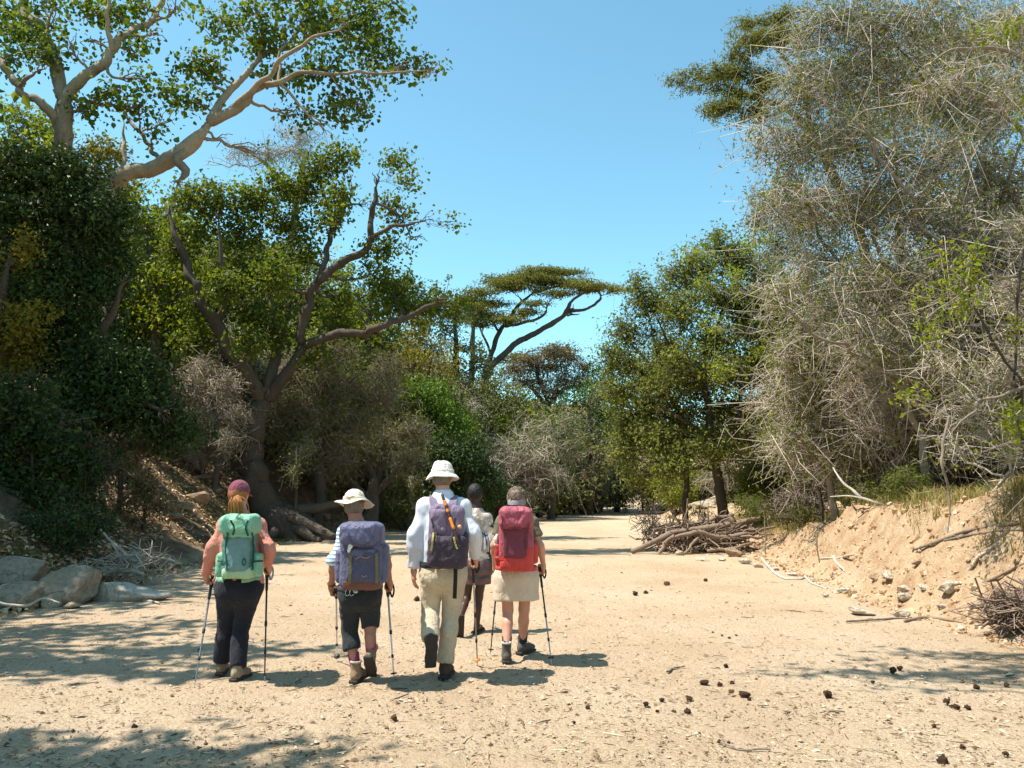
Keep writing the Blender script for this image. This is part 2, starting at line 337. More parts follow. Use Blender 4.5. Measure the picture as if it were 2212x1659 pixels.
for i, (x, y, w, h, m, lab) in enumerate([
    (2062, 1283, 64, 24, 'p', 'largest pale angular block on the right bank, nearest the dead brush'), (1958, 1298, 46, 20, 'p', 'pale stone lying across the cluster at the middle of the right bank foot'),
    (1925, 1262, 44, 18, 'p', 'tilted whitish stone leaning above the middle stone cluster'), (1893, 1252, 34, 17, 'b', 'stone with a dark shaded face above the pale cluster on the right bank'),
    (1960, 1280, 36, 20, 'p', 'grey-white stone wedged between two pale stones of the cluster'), (1823, 1282, 40, 14, 'p', 'low pale stone at the left end of the cluster on the right bank'),
    (2003, 1275, 34, 14, 'p', 'half buried pale stone between the cluster and the largest block'), (1868, 1330, 66, 16, 'p', 'long flat white stone embedded in the sand before the right bank'),
    (1957, 1334, 46, 16, 'p', 'flat grey-white stone at the edge of the twig shadow'), (2040, 1316, 30, 12, 'p', 'small pale stone below the largest block'),
    (1947, 1312, 18, 8, 'b', 'little brown stone in front of the pale cluster'), (1985, 1222, 26, 13, 'b', 'reddish dark-sided stone alone on the right bank slope'),
    (1786, 1290, 22, 9, 'p', 'little pale stone on the sand left of the cluster'), (2130, 1302, 26, 12, 'p', 'pale stone just left of the dead brush heap'),
    (1590, 1203, 48, 22, 'b', 'brownish boulder at the tip of the eroded bank beside the driftwood'), (1562, 1212, 26, 10, 'p', 'white stone below the brownish boulder near the driftwood'),
    (1610, 1218, 34, 13, 'p', 'white cobble to the right of the brownish boulder'), (1520, 1212, 40, 10, 'p', 'flat white stone under the driftwood pile'),
    (1640, 1226, 30, 9, 'p', 'small white stone in the row right of the driftwood'), (1676, 1232, 26, 9, 'p', 'buff stone in the row below the eroded bank'),
    (1715, 1244, 30, 9, 'p', 'buff flat stone below the pale bent root'), (1760, 1256, 26, 9, 'p', 'pale flake of rock at the bank foot right of the bent root'),
    (1470, 1200, 28, 13, 'p', 'grey stone under the low end of the driftwood log'), (1500, 1196, 26, 12, 'b', 'brown stone half hidden under the driftwood')]):
    px_rock(x, y, w, h, M_rock_pale if m == 'p' else M_rock_brown, lab, 100 + i, group=RB, rotz=i * 0.9 % 1.0 - .5, tilt=((i * 7) % 5 - 2) * .06, planes=15, flat=0.60, rough=.14)
FR = 'sunlit white rocks on the far right shore'
rs = np.random.RandomState(5)
far_labels = ['white rock nearest the riverbed on the far shore', 'pale slab on top of the far rock bank', 'broad white slab at the right end of the far rocks', 'white block behind the slender tree stem', 'pale block between the two tree stems',
              'small triangular white rock alone at the far waterline', 'flat pale rock at the left end of the far bank', 'low pale rock at the far left bend', 'far pale rock under the shaded bank', 'high white rock by the tree trunk']
for i, (x, y, w, h) in enumerate([(1440, 1100, 60, 12), (1470, 1088, 70, 14), (1520, 1098, 60, 16), (1500, 1080, 50, 16), (1545, 1088, 40, 18), (1352, 1108, 16, 9), (1400, 1098, 40, 9), (1262, 1102, 50, 10), (1235, 1098, 44, 11), (1530, 1074, 30, 14)]):
    px_rock(x, y, w, h, M_rock_pale, far_labels[i], 200 + i, group=FR, dep=0.6)
for i, (x, y, w, h, lab) in enumerate([(420, 1085, 60, 26, 'brown rock ledge in the left bank behind the hiker with the cap'), (390, 1102, 50, 18, 'flat brown rock under the leaf litter of the left bank'), (455, 1060, 46, 14, 'brown stone on the leaf littered slope'),
                                  (370, 1125, 40, 14, 'small shaded stone low on the left bank'), (700, 1128, 30, 14, 'grey stone among the roots of the big tree'), (862, 1108, 34, 16, 'brown rock in the shaded bank beside the tall man'), (1000, 1108, 40, 16, 'dark rock in the shaded bank near the front walker'), (1180, 1098, 44, 12, 'pale brown ledge rock below the far left bank')]):
    px_rock(x, y, w, h, M_rock_brown, lab, 300 + i, group='rocks in the shaded left bank')

M_dung = rock_mat('dry_dung', (0.07, 0.037, 0.022), (0.17, 0.098, 0.058), 25); M_dung2 = rock_mat('red_clod', (0.16, 0.08, 0.04), (0.28, 0.16, 0.08), 20)
DG = 'dung clods scattered on the sand'
single = {(1607, 1506): 'larger dark dung clod with crumbs in the row of clods', (1787, 1506): 'dark round dung clod lying alone on the sand right of the row', (2035, 1648): 'dark dung clod at the bottom edge of the photo',
          (850, 1555): 'reddish clod alone on the sand below the tall man', (291, 1574): 'dark round clod alone in front of the hiker with the cap', (1568, 1441): 'small clod furthest back of the dark clods on the sand'}
CL = [(1370, 1470, 1660, 1545, 'small dark clod in the scattered row right of centre'), (2000, 1500, 2110, 1540, 'brown clod in the little heap near the right edge'), (1900, 1430, 1990, 1460, 'dark clod by the twig shadow at the right'), (880, 1290, 940, 1320, 'brown clod on the sand left of the tall man'), (1360, 1250, 1540, 1290, 'clod on the far sand in front of the driftwood'), (1530, 1360, 1600, 1390, 'tiny dropping on the sand behind the row of clods'), (2010, 1560, 2212, 1640, 'dark clod low down near the right edge')]
pts = [(1607, 1506, 22), (1787, 1506, 20), (2035, 1648, 24), (850, 1555, 18), (291, 1574, 15), (1568, 1441, 11), (1522, 1480, 18), (1555, 1483, 12), (1582, 1478, 11), (1580, 1497, 12), (1619, 1513, 9), (1488, 1513, 15), (1395, 1524, 13), (1430, 1515, 12),
       (1486, 1541, 14), (1456, 1540, 10), (1419, 1538, 9), (2046, 1519, 14), (2066, 1531, 14), (2090, 1532, 14), (2055, 1527, 9), (2017, 1571, 11), (2080, 1617, 14), (2172, 1632, 14), (1945, 1447, 11), (1930, 1452, 16), (2110, 1487, 14), (2175, 1483, 12),
       (1270, 1532, 12), (1554, 1604, 10), (1885, 1475, 9), (1240, 1563, 8), (900, 1297, 14), (920, 1312, 12), (1575, 1380, 7), (1560, 1374, 6), (1540, 1368, 6), (1372, 1286, 12), (1395, 1282, 10), (1440, 1264, 14), (1525, 1255, 10), (1590, 1374, 6)]
protos = []
for i, (x, y, w) in enumerate(pts):
    g = G(x, y); W = w / (FOC / g[1]); k = i % 6
    if i < 6:
        V, F = rock_geo(400 + i, 3, planes=5, rough=0.34, flat=0.85); V = V * np.array([.5, .45, .4]); V[:, 2] += 0.25
        o = bpy.data.objects.new('dung_clod', make_mesh('dung_clod', V, F, M_dung if i != 3 else M_dung2)); protos.append(o)
    else: o = protos[k].copy()
    COL.objects.link(o); o.location = g.tolist(); o.scale = (W, W, W * (0.8 + .3 * ((i * 37) % 10) / 10)); o.rotation_euler = (0, 0, i * 1.7)
    tag(o, single.get((x, y), next((l for a, b, c_, d_, l in CL if a <= x <= c_ and b <= y <= d_), 'small dark dung clod alone on the open sand')), 'dung clod', DG)

# ------------------------------------------------------------------ litter, twigs and pebbles (nobody could count them)
def scatter_bits():
    rs = np.random.RandomState(11); N = 19000
    px = rs.uniform(-60, 2270, N); py = 1100 + 560 * rs.beta(1.25, 1.0, N)
    r = ray(px, py); t = -CAMZ / r[:, 2]; X = t * r[:, 0]; Y = t * r[:, 1]; ok = (t > 0) & (Y < 45)
    X, Y = X[ok], Y[ok]; dl, dr = bank_d(X, Y); m = (dl < .6) & (dr < 2.5); X, Y = X[m], Y[m]; Z = H(X, Y)
    n = len(X); typ = rs.rand(n); a = rs.uniform(0, 2 * math.pi, n)
    # chips: small flat tilted tetra-like bits
    c = typ < 0.72; k = c.sum(); L = rs.lognormal(math.log(0.0085), 0.5, k) * (1 + Y[c] * .03); ctr = np.stack([X[c], Y[c], Z[c]], 1)
    u = np.stack([np.cos(a[c]), np.sin(a[c]), rs.uniform(-.3, .3, k)], 1); w = np.stack([-np.sin(a[c]), np.cos(a[c]), rs.uniform(-.3, .3, k)], 1)
    g = Geo(); up = np.array([0, 0, 1.0])
    Vv = np.stack([ctr + u * L[:, None], ctr + w * L[:, None] * .55, ctr - u * L[:, None] * .9, ctr - w * L[:, None] * .5, ctr + up * (L * rs.uniform(.2, .5, k))[:, None]], 1)
    f = np.array([[0, 1, 4], [1, 2, 4], [2, 3, 4], [3, 0, 4]]); F = (f[None] + (np.arange(k) * 5)[:, None, None]).reshape(-1, 3)
    g.add(Vv, F, np.repeat(rs.rand(k), 5))
    # twigs
    c = ~c; k = c.sum(); L = rs.lognormal(math.log(0.016), 0.6, k); ctr = np.stack([X[c], Y[c], Z[c] + .006], 1); d = np.stack([np.cos(a[c]), np.sin(a[c]), rs.uniform(-.08, .12, k)], 1)
    s = np.stack([-np.sin(a[c]), np.cos(a[c]), np.zeros(k)], 1) * (rs.uniform(-.3, .3, k) * L)[:, None]
    Pn = np.stack([ctr - d * L[:, None], ctr + s, ctr + d * L[:, None]], 1); Rn = (0.0016 + 0.045 * L[:, None]) * np.array([.9, 1, .5])
    V, F = sweep(Pn, np.broadcast_to(Rn, (k, 3)), 3); g.add(V, F, np.repeat(rs.rand(k), 9))
    t = NT('litter_bits'); t.bsdf(t.ramp(t.attr('rnd'), [(0, (0.07, 0.042, 0.024)), (0.3, (0.17, 0.11, 0.06)), (0.6, (0.30, 0.21, 0.12)), (0.85, (0.5, 0.4, 0.28))]), 0.9, 0.15)
    tag(g.obj('sand_litter', t.done(), None, False), 'dark twigs, chips and pebbles strewn over the dry sand', 'litter', kind='stuff')
scatter_bits()
def leaf_litter():
    """dry fallen leaves on the left bank, clods and stones on the right bank"""
    rs = np.random.RandomState(13); n = 17000
    Y = 9 + 32 * rs.rand(n) ** 1.3; X = np.interp(Y, YL, XLv) - rs.gamma(2.0, 1.6, n) + .5; Z = H(X, Y) + .01
    keep = noise2(X, Y, .5, 77) > -0.35; X, Y, Z = X[keep], Y[keep], Z[keep]; n = len(X)
    L = rs.uniform(.035, .09, n); nn = unit(np.stack([rs.normal(0, .5, n) + .25, rs.normal(0, .5, n) - .2, np.ones(n)], 1)); a = unit(np.cross(nn, unit(rs.normal(size=(n, 3))))); b = np.cross(nn, a); c = np.stack([X, Y, Z], 1) + nn * .02
    Vv = np.stack([c - a * L[:, None], c + b * L[:, None] * .5 + nn * (.3 * L)[:, None], c + a * L[:, None], c - b * L[:, None] * .5 + nn * (.3 * L)[:, None]], 1)
    f = np.array([[0, 1, 2], [0, 2, 3]]); F = (f[None] + (np.arange(n) * 4)[:, None, None]).reshape(-1, 3)
    t = NT('fallen_leaves'); t.bsdf(t.ramp(t.attr('rnd'), [(0, (0.14, 0.08, 0.042)), (0.35, (0.32, 0.20, 0.10)), (0.75, (0.52, 0.36, 0.20)), (1, (0.62, 0.48, 0.31))]), 0.8, 0.2)
    g = Geo(); g.add(Vv, F, np.repeat(rs.rand(n), 4)); tag(g.obj('leaf_litter', t.done(), None, False), 'dry tan fallen leaves covering the slope of the left bank', 'leaves', kind='stuff')
    n = 3800; Y = 7 + 20 * rs.rand(n) ** 1.5; X = np.interp(Y, YR, XRv) + rs.gamma(1.6, .8, n) - .4; V0, F0 = ICO[1]
    S = rs.lognormal(math.log(.024), .6, n); S = np.minimum(S, .06); Vv = V0[None] * S[:, None, None] * (1 + .35 * rs.normal(size=(n, len(V0), 1))) * rs.uniform(.5, 1, (n, 1, 3)) + np.stack([X, Y, H(X, Y)], 1)[:, None]
    F = (F0[None] + (np.arange(n) * len(V0))[:, None, None]).reshape(-1, 3)
    t = NT('bank_clods'); t.bsdf(t.ramp(t.attr('rnd'), [(0, (0.24, 0.135, 0.065)), (0.45, (0.40, 0.26, 0.145)), (0.85, (0.47, 0.33, 0.20)), (1, (0.55, 0.46, 0.34))]), 0.95, 0.1)
    g = Geo(); g.add(Vv, F, np.repeat(rs.rand(n), len(V0))); tag(g.obj('bank_rubble', t.done(), None, False), 'clods and small stones crumbling down the right bank', 'rubble', kind='stuff')
leaf_litter()
def grass(name, label, pts_fn, n, hmin, hmax, stops, seed, w=.006, per=5):
    rs = np.random.RandomState(seed); X, Y = pts_fn(rs, n); n = len(X); base = np.repeat(np.stack([X, Y, H(X, Y) - .01], 1), per, 0); m = n * per
    base[:, :2] += rs.normal(0, .05, (m, 2)); h = rs.uniform(hmin, hmax, m); lean = rs.normal(0, .45, (m, 2)); a = rs.uniform(0, 6.28, m); s = np.stack([np.cos(a), np.sin(a), 0 * a], 1) * w
    mid = base + np.stack([lean[:, 0] * .35, lean[:, 1] * .35, np.ones(m)], 1) * (h * .55)[:, None]; tip = base + np.stack([lean[:, 0], lean[:, 1], np.ones(m) * .9], 1) * h[:, None]
    Vv = np.stack([base - s, base + s, mid + s * .8, mid - s * .8, tip], 1); o = (np.arange(m) * 5)[:, None, None]
    g = Geo(); V = Vv.reshape(-1, 3); g.add(V, (np.array([[0, 1, 2], [0, 2, 3], [3, 2, 4]])[None] + o).reshape(-1, 3), np.repeat(rs.rand(m), 5))
    tag(g.obj(name, leaf_mat(name, stops, .25, .7, .15), None, False), label, 'grass', kind='stuff')
def pr(rs, n):
    Y = 8.5 + 26 * rs.rand(n) ** 1.4; X = np.interp(Y, YR, XRv) + .7 + rs.gamma(1.8, .9, n); k = noise2(X, Y, .8, 91) > -.1; return X[k], Y[k]
grass('dry_grass', 'thin dry yellow grass along the crest of the right bank', pr, 4800, .06, .34, [(0, (0.30, 0.22, 0.08)), (.5, (0.42, 0.33, 0.14)), (.8, (0.22, 0.22, 0.06)), (1, (0.12, 0.17, 0.04))], 3)
def pl(rs, n):
    Y = 11 + 16 * rs.rand(n) ** 1.2; X = np.interp(Y, YL, XLv) - rs.gamma(1.5, 1.2, n) + .1; k = noise2(X, Y, .5, 92) > .0; return X[k], Y[k]
grass('bank_grass', 'short shaded grass and moss on the foot of the left bank', pl, 5200, .04, .16, [(0, (0.09, 0.085, 0.03)), (.5, (0.14, 0.14, 0.04)), (1, (0.22, 0.19, 0.07))], 4, w=.008)
# ------------------------------------------------------------------ trees
M_fig = bark_mat('fig_bark', (0.14, 0.10, 0.064), (0.36, 0.28, 0.19), 3.2, 1.0, .6)
M_bark = bark_mat('brown_bark', (0.06, 0.043, 0.031), (0.145, 0.112, 0.083), bump=1.0); M_bark_d = bark_mat('dark_bark', (0.045, 0.033, 0.026), (0.11, 0.085, 0.065))
M_twig = bark_mat('grey_twigs', (0.28, 0.23, 0.175), (0.54, 0.46, 0.365), 5); M_twig_w = bark_mat('bleached_wood', (0.30, 0.26, 0.21), (0.54, 0.48, 0.41), 4); M_twig_d = bark_mat('brown_twigs', (0.12, 0.092, 0.066), (0.27, 0.215, 0.16), 5)
M_drift = bark_mat('driftwood', (0.14, 0.095, 0.07), (0.30, 0.22, 0.16), 4)
L_fig = leaf_mat('fig_leaves', [(0, (0.055, 0.090, 0.014)), (.45, (0.100, 0.150, 0.020)), (.8, (0.17, 0.21, 0.026)), (1, (0.27, 0.27, 0.035))], .52, .5, .22)
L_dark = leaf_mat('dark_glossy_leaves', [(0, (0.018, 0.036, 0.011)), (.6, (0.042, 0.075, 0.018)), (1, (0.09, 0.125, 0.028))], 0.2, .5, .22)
L_mid = leaf_mat('mid_green_leaves', [(0, (0.060, 0.092, 0.014)), (.5, (0.125, 0.165, 0.022)), (1, (0.27, 0.29, 0.036))], .55, .5, .22)
L_lime = leaf_mat('lime_leaves', [(0, (0.13, 0.175, 0.016)), (.5, (0.23, 0.28, 0.022)), (1, (0.38, 0.38, 0.035))], 0.45, .5, .22)
L_yel = leaf_mat('yellowing_leaves', [(0, (0.11, 0.12, 0.018)), (.5, (0.22, 0.20, 0.026)), (.85, (0.31, 0.23, 0.03)), (1, (0.32, 0.17, 0.028))], .35, .5, .22)
L_olive = leaf_mat('olive_leaves', [(0, (0.085, 0.098, 0.028)), (.5, (0.155, 0.170, 0.045)), (1, (0.27, 0.27, 0.075))], 0.32, .5, .22)
L_grey = leaf_mat('grey_green_leaves', [(0, (0.095, 0.110, 0.056)), (.5, (0.165, 0.185, 0.090)), (1, (0.26, 0.28, 0.12))], 0.28, .5, .22)
L_acac = leaf_mat('acacia_leaflets', [(0, (0.13, 0.135, 0.032)), (.5, (0.21, 0.205, 0.05)), (1, (0.32, 0.295, 0.08))], .4, .6, .15)
L_dry = leaf_mat('dry_brown_leaves', [(0, (0.109, 0.080, 0.043)), (.5, (0.217, 0.167, 0.087)), (1, (0.348, 0.275, 0.145))], .2, .5, .22)
L_airy = leaf_mat('light_olive_leaves', [(0, (0.10, 0.125, 0.024)), (.5, (0.185, 0.21, 0.038)), (1, (0.34, 0.35, 0.06))], .45, .5, .22)
L_green = leaf_mat('fresh_green_leaves', [(0, (0.065, 0.123, 0.017)), (.5, (0.123, 0.217, 0.026)), (1, (0.246, 0.334, 0.043))], .35, .5, .22)
LM, PM = 1.9, 1.6   # leaf numbers, leaves per sprig
def leaf_geo(rs, C, L, wr=.62, up=.55, hexa=False, dirs=None, fold=.18, ctr=None):
    n = len(C); nn = rs.normal(size=(n, 3)) * np.array([.85, .85, .7]) + np.array([-.30, -.10, .55 * up + .1])
    if ctr is not None: nn = nn + .75 * unit(C - ctr)
    nn = unit(nn); d = rs.normal(size=(n, 3)) if dirs is None else dirs + .7 * rs.normal(size=(n, 3))
    u = unit(d - (d * nn).sum(1, keepdims=True) * nn); v = np.cross(nn, u); l = (L * np.clip(rs.lognormal(-.03, .33, n), .4, 1.7))[:, None]; w = l * wr * .5
    if hexa:
        Vv = np.stack([C, C + u * l * .18 + v * w * .8 + nn * l * fold * .8, C + u * l * .52 + v * w + nn * l * fold, C + u * l, C + u * l * .52 - v * w + nn * l * fold, C + u * l * .18 - v * w * .8 + nn * l * fold * .8], 1)
        f = np.array([[0, 1, 2], [0, 2, 3], [0, 3, 4], [0, 4, 5]]); k = 6
    else:
        Vv = np.stack([C, C + u * l * .45 + v * w + nn * l * fold, C + u * l, C + u * l * .45 - v * w + nn * l * fold], 1); f = np.array([[0, 1, 2], [0, 2, 3]]); k = 4
    return Vv.reshape(-1, 3), (f[None] + (np.arange(n) * k)[:, None, None]).reshape(-1, 3), k
def curve_batch(rs, A, B, n, amp, sag=0.0):
    """M wobbly polylines from A to B"""
    M = len(A); t = np.linspace(0, 1, n)[None, :, None]; Ln = np.linalg.norm(B - A, axis=1)[:, None, None]
    K = rs.normal(size=(M, n, 3)); K = np.cumsum(K, 1); K = K - K[:, :1] - t * (K[:, -1:] - K[:, :1])
    bow = 4 * t * (1 - t); out = A[:, None] * (1 - t) + B[:, None] * t + K * amp * Ln / math.sqrt(n); out[:, :, 2:3] += bow * sag * Ln
    return out
def ell_pts(rs, c, r, n, shell=.45):
    d = unit(rs.normal(size=(n, 3))); rad = rs.rand(n) ** shell; return c + d * rad[:, None] * r
STAT = {}
def tree(name, label, cat, D, limbs, clumps, leaf, bark, Ls, group=None, seed=1, dens=.10, per=12, sr=.35, twig=.006, sub=6, flat=1.0, depth=1.0, hexa=False, wr=.62, spray=0, spray_len=.5,
         spray_r=.005, gap=-.25, up=.55, twig_mat=None, limb_r=.05, sag=.08, part_names=('trunk', 'limb'), shell=.45, dj=.7, extra=None, wob=.03, leafmix=None, sdens=.010, tp=3, slim=1.0):
    """limbs: lists of (px, py, dy, radius px); clumps: (px, py, rx, ry[, dy]); pixel figures are turned into metres at distance D"""
    rs = np.random.RandomState(seed); s = FOC / D; twig_mat = twig_mat or bark; bark = M_bark_d if bark is M_twig else bark; lines = []
    for k, lm in enumerate(limbs):
        pts = np.array([[*P(a[0], a[1], D + a[2]), a[3] / s] for a in lm]); n = max(8, len(pts) * 5)
        if k == 0:
            z = H1(pts[0, 0], pts[0, 1])
            if pts[0, 2] > z - .1: pts = np.vstack([[pts[0, 0], pts[0, 1], z - .35, pts[0, 3] * 1.25], pts])
        pts[-1, 3] *= .35; c = crom(pts, n); c[:, 3] *= slim; ln = np.linalg.norm(c[-1, :3] - c[0, :3]); tt = np.linspace(0, 1, n)
        c[:, :3] += (noise(np.stack([tt * n * .45, np.full(n, k * 3.3), np.full(n, seed * 1.7)], -1)[:, None] + np.array([[0, 0, 0], [0, 9, 0], [0, 0, 9]])[None], seed) * wob * min(ln, 4) * (tt * (1 - tt) * 3)[:, None] * np.array([1, 1, .6]))
        c[:, 3] = np.maximum(c[:, 3], .006); lines.append(c)
    base = lines[0][0, :3].copy(); base[2] = H1(base[0], base[1]); root = thing(name, base, label, cat, group)
    for k, c in enumerate(lines):
        g = Geo(); kk = 12 if c[:, 3].max() > .12 else 8; V, F = tube(c[:, :3], c[:, 3], len(c) * 2, kk)
        r = np.repeat(np.repeat(c[:, 3], 2)[:, None], 1, 1).mean(); V = V + unit(noise(V[:, None] * 1.5 / max(r * 4, .1) + np.array([[0, 0, 0], [7, 0, 0], [0, 7, 0]]), seed)) * 0 if False else V
        amp = c[:, 3].mean() * .16; V = V + amp * .6 * noise(V[:, None] / max(c[:, 3].mean() * .7, .03) + np.array([[0, 0, 0], [5.3, 0, 0], [0, 5.3, 0]]), seed + 9) + amp * noise(V[:, None] / max(c[:, 3].mean() * 1.6, .05) + np.array([[0, 0, 0], [7.3, 0, 0], [0, 7.3, 0]]), seed)
        g.add(V, F, rs.rand()); g.obj(part_names[0] if k == 0 else part_names[1], bark, root)
    nodes = np.vstack(lines); NB, RB_ = nodes[:, :3], nodes[:, 3]
    tw = Geo(); EN = np.repeat(np.array([c[-2, :3] for c in lines]), 5, 0); TD = np.repeat(unit(np.array([c[-1, :3] - c[-4, :3] for c in lines])), 5, 0)
    FK = curve_batch(rs, EN, EN + unit(TD + .55 * rs.normal(size=EN.shape)) * rs.uniform(14, 42, (len(EN), 1)) / s, 5, .2); V, F = sweep(FK, np.array([1, .8, .6, .4, .2])[None] * (np.repeat(np.array([max(c[-3, 3], .006) for c in lines]), 5) * .7)[:, None], 4); tw.add(V, F, .5)
    lv = Geo(); tw_r = .5
    for ci, cl in enumerate(clumps):
        px, py, rx, ry = cl[:4]; dy = cl[4] if len(cl) > 4 else rs.uniform(-dj, dj) * depth; c = P(px, py, D + dy); sc = FOC / (D + dy)
        r = np.array([rx / sc, depth * .5 * (rx + ry) / sc, ry / sc])
        cost = np.linalg.norm(NB - c, axis=1) + np.maximum(NB[:, 2] - c[2], 0) * 1.2; j = int(np.argmin(cost)); a = NB[j]; ln = np.linalg.norm(c - a)
        r0 = min(RB_[j] * .6, limb_r * max(ln, .3) ** .5 * .9 + .006)
        main = curve_batch(rs, a[None], c[None], 9, .10, -sag * .5)[0]; V, F = sweep(main, np.linspace(r0, r0 * .45, 9), 5); tw.add(V, F, rs.rand())
        S = max(3, int(sub * (1 + .3 * rs.rand()))); E = ell_pts(rs, c, r * .85, S, .35); st = main[rs.randint(4, 9, S)]
        SB = curve_batch(rs, st, E, 6, .16, sag); RR = np.linspace(r0 * .42, max(r0 * .16, twig), 6)[None].repeat(S, 0); V, F = sweep(SB, RR, 4); tw.add(V, F, np.repeat(rs.rand(S), 24))
        nn = np.vstack([SB.reshape(-1, 3), main[5:]])
        nl = math.pi * rx * ry * dens * LM; pe = per * PM if per >= 4 else per; ns = max(4, int(nl / max(pe, .5)))
        Sp = ell_pts(rs, c, r, int(ns * 1.5), shell); keep = noise(Sp * (1.1 / max(sr, .1)) * .35, seed + 3) > gap; Sp = Sp[keep][:ns]; ns = len(Sp)
        if ns == 0: continue
        dist = ((Sp[:, None] - nn[None]) ** 2).sum(-1); jj = dist.argmin(1); A = nn[jj]; TW = curve_batch(rs, A, Sp, 3, .16, .05)
        m2 = (ns + 1) // 2; V, F = sweep(TW[:m2], np.array([1.4, 1.0, .5])[None] * twig * rs.uniform(.7, 1.4, (m2, 1)), tp); tw.add(V, F, np.repeat(rs.rand(m2), 3 * tp))
        if spray:
            nsp = int(math.pi * rx * ry * sdens * spray); i1, i2, fr_ = rs.randint(0, S, nsp), rs.randint(0, 5, nsp), rs.rand(nsp, 1); B0 = SB[i1, i2] * (1 - fr_) + SB[i1, i2 + 1] * fr_; out = unit(B0 - c); dr = unit(out * .35 + rs.normal(size=B0.shape) * np.array([1, .9, .75])); q = rs.rand(nsp) < .5
            B0 = np.where(q[:, None], B0, ell_pts(rs, c, r * .95, nsp, .36))
            Es = B0 + dr * (spray_len * np.minimum(rs.lognormal(-.3, .5, nsp), 1.5))[:, None]; Es[:, 2] -= .22 * np.linalg.norm(Es - B0, axis=1); SP = curve_batch(rs, B0, Es, 4, .6, rs.choice([-.16, .16]))
            V, F = sweep(SP, np.array([1.2, 1, .75, .3])[None] * spray_r * rs.uniform(.5, 1.5, (nsp, 1)), 3); tw.add(V, F, np.repeat(rs.rand(nsp), 12)); tips = SP[:, 1:].reshape(-1, 3)
        if per >= 1 and leaf is not None:
            q = np.repeat(Sp, int(pe), 0); C = q + rs.normal(size=q.shape) * sr * np.array([.55, .55, .5 * flat]); ct = rs.rand(ns) * .55
            if spray and len(tips): k = rs.rand(len(C)) < .6; C[k] = tips[rs.randint(0, len(tips), k.sum())] + rs.normal(size=(k.sum(), 3)) * sr * .2
            V, F, k = leaf_geo(rs, C, Ls * np.ones(len(C)), wr, up, hexa, dirs=np.repeat(unit(Sp - A), int(pe), 0), ctr=c); lv.add(V, F, np.repeat(np.clip(np.repeat(ct, int(pe)) + .45 * rs.rand(len(C)), 0, 1), k))
    if extra: extra(root, rs)
    o = tw.obj('branches', twig_mat, root); tag(o, kind='stuff')
    if lv.n: tag(lv.obj('crown', leaf, root, False), kind='stuff')
    STAT[label[:40]] = (sum(len(x) for x in tw.Q) * 2, sum(len(x) for x in lv.T))
    return root

# --- the big fig whose pale limb reaches over the river (top left)
tree('fig_tree', 'fig tree with a thick pale bent limb reaching out over the riverbed', 'tree', 20.5,
     [[(150, 800, 1.0, 30), (175, 600, .6, 28), (215, 470, .2, 26), (250, 405, 0, 25), (300, 370, -.2, 22), (372, 343, -.4, 20), (420, 300, -.5, 19), (455, 262, -.5, 17)],
      [(455, 262, -.5, 16), (505, 237, -.6, 13), (548, 205, -.7, 10), (600, 182, -.9, 8), (640, 152, -1.0, 6), (760, 158, -1.1, 4), (850, 155, -1.2, 3), (940, 150, -1.3, 2)],
      [(455, 262, -.5, 14), (480, 215, -.2, 11), (520, 170, 0, 9), (560, 130, .3, 7), (640, 90, .6, 5), (720, 50, .8, 4), (800, 20, 1.0, 3), (870, -10, 1.0, 2)],
      [(500, 237, -.6, 10), (550, 190, -1.0, 8), (620, 120, -1.4, 6), (690, 80, -1.8, 4), (740, 60, -2, 3)],
      [(560, 132, .3, 7), (566, 60, .2, 5), (545, -40, 0, 4), (540, -90, 0, 3)],
      [(410, 318, -.5, 10), (384, 345, -.6, 12), (402, 372, -.6, 11), (386, 392, -.7, 6)],
      [(270, 385, 0, 6), (268, 320, .3, 5), (266, 250, .5, 4)], [(345, 350, -.3, 7), (320, 310, .2, 6), (285, 265, .4, 5), (270, 235, .6, 3)],
      [(600, 182, -.9, 5), (610, 120, -.6, 4), (650, 60, -.4, 3), (690, 20, -.3, 2)]],
     [(870, 150, 55, 24), (930, 150, 40, 20), (800, 175, 60, 36), (740, 225, 70, 40), (640, 250, 40, 28), (700, 150, 70, 40), (610, 170, 60, 40), (560, 90, 60, 50), (640, 60, 70, 45), (730, 50, 70, 45), (800, 70, 70, 45), (850, 25, 45, 26), (560, 20, 60, 40), (660, 0, 70, 34), (760, 0, 70, 30),
      (470, 150, 50, 40), (420, 140, 50, 40), (480, 60, 60, 50), (350, 200, 50, 40), (300, 240, 30, 30), (370, 260, 40, 30), (490, 310, 60, 22), (550, 330, 50, 24), (420, 220, 40, 30), (330, 290, 30, 24), (780, 250, 25, 22), (700, 280, 40, 16), (790, 120, 60, 40), (840, 90, 50, 30)],
     L_fig, M_fig, .118, seed=4, slim=.8, wob=.07, dens=.024, per=6, sr=.34, twig=.010, sub=7, hexa=True, wr=.85, gap=-.12, depth=1.0, limb_r=.045, up=.3)
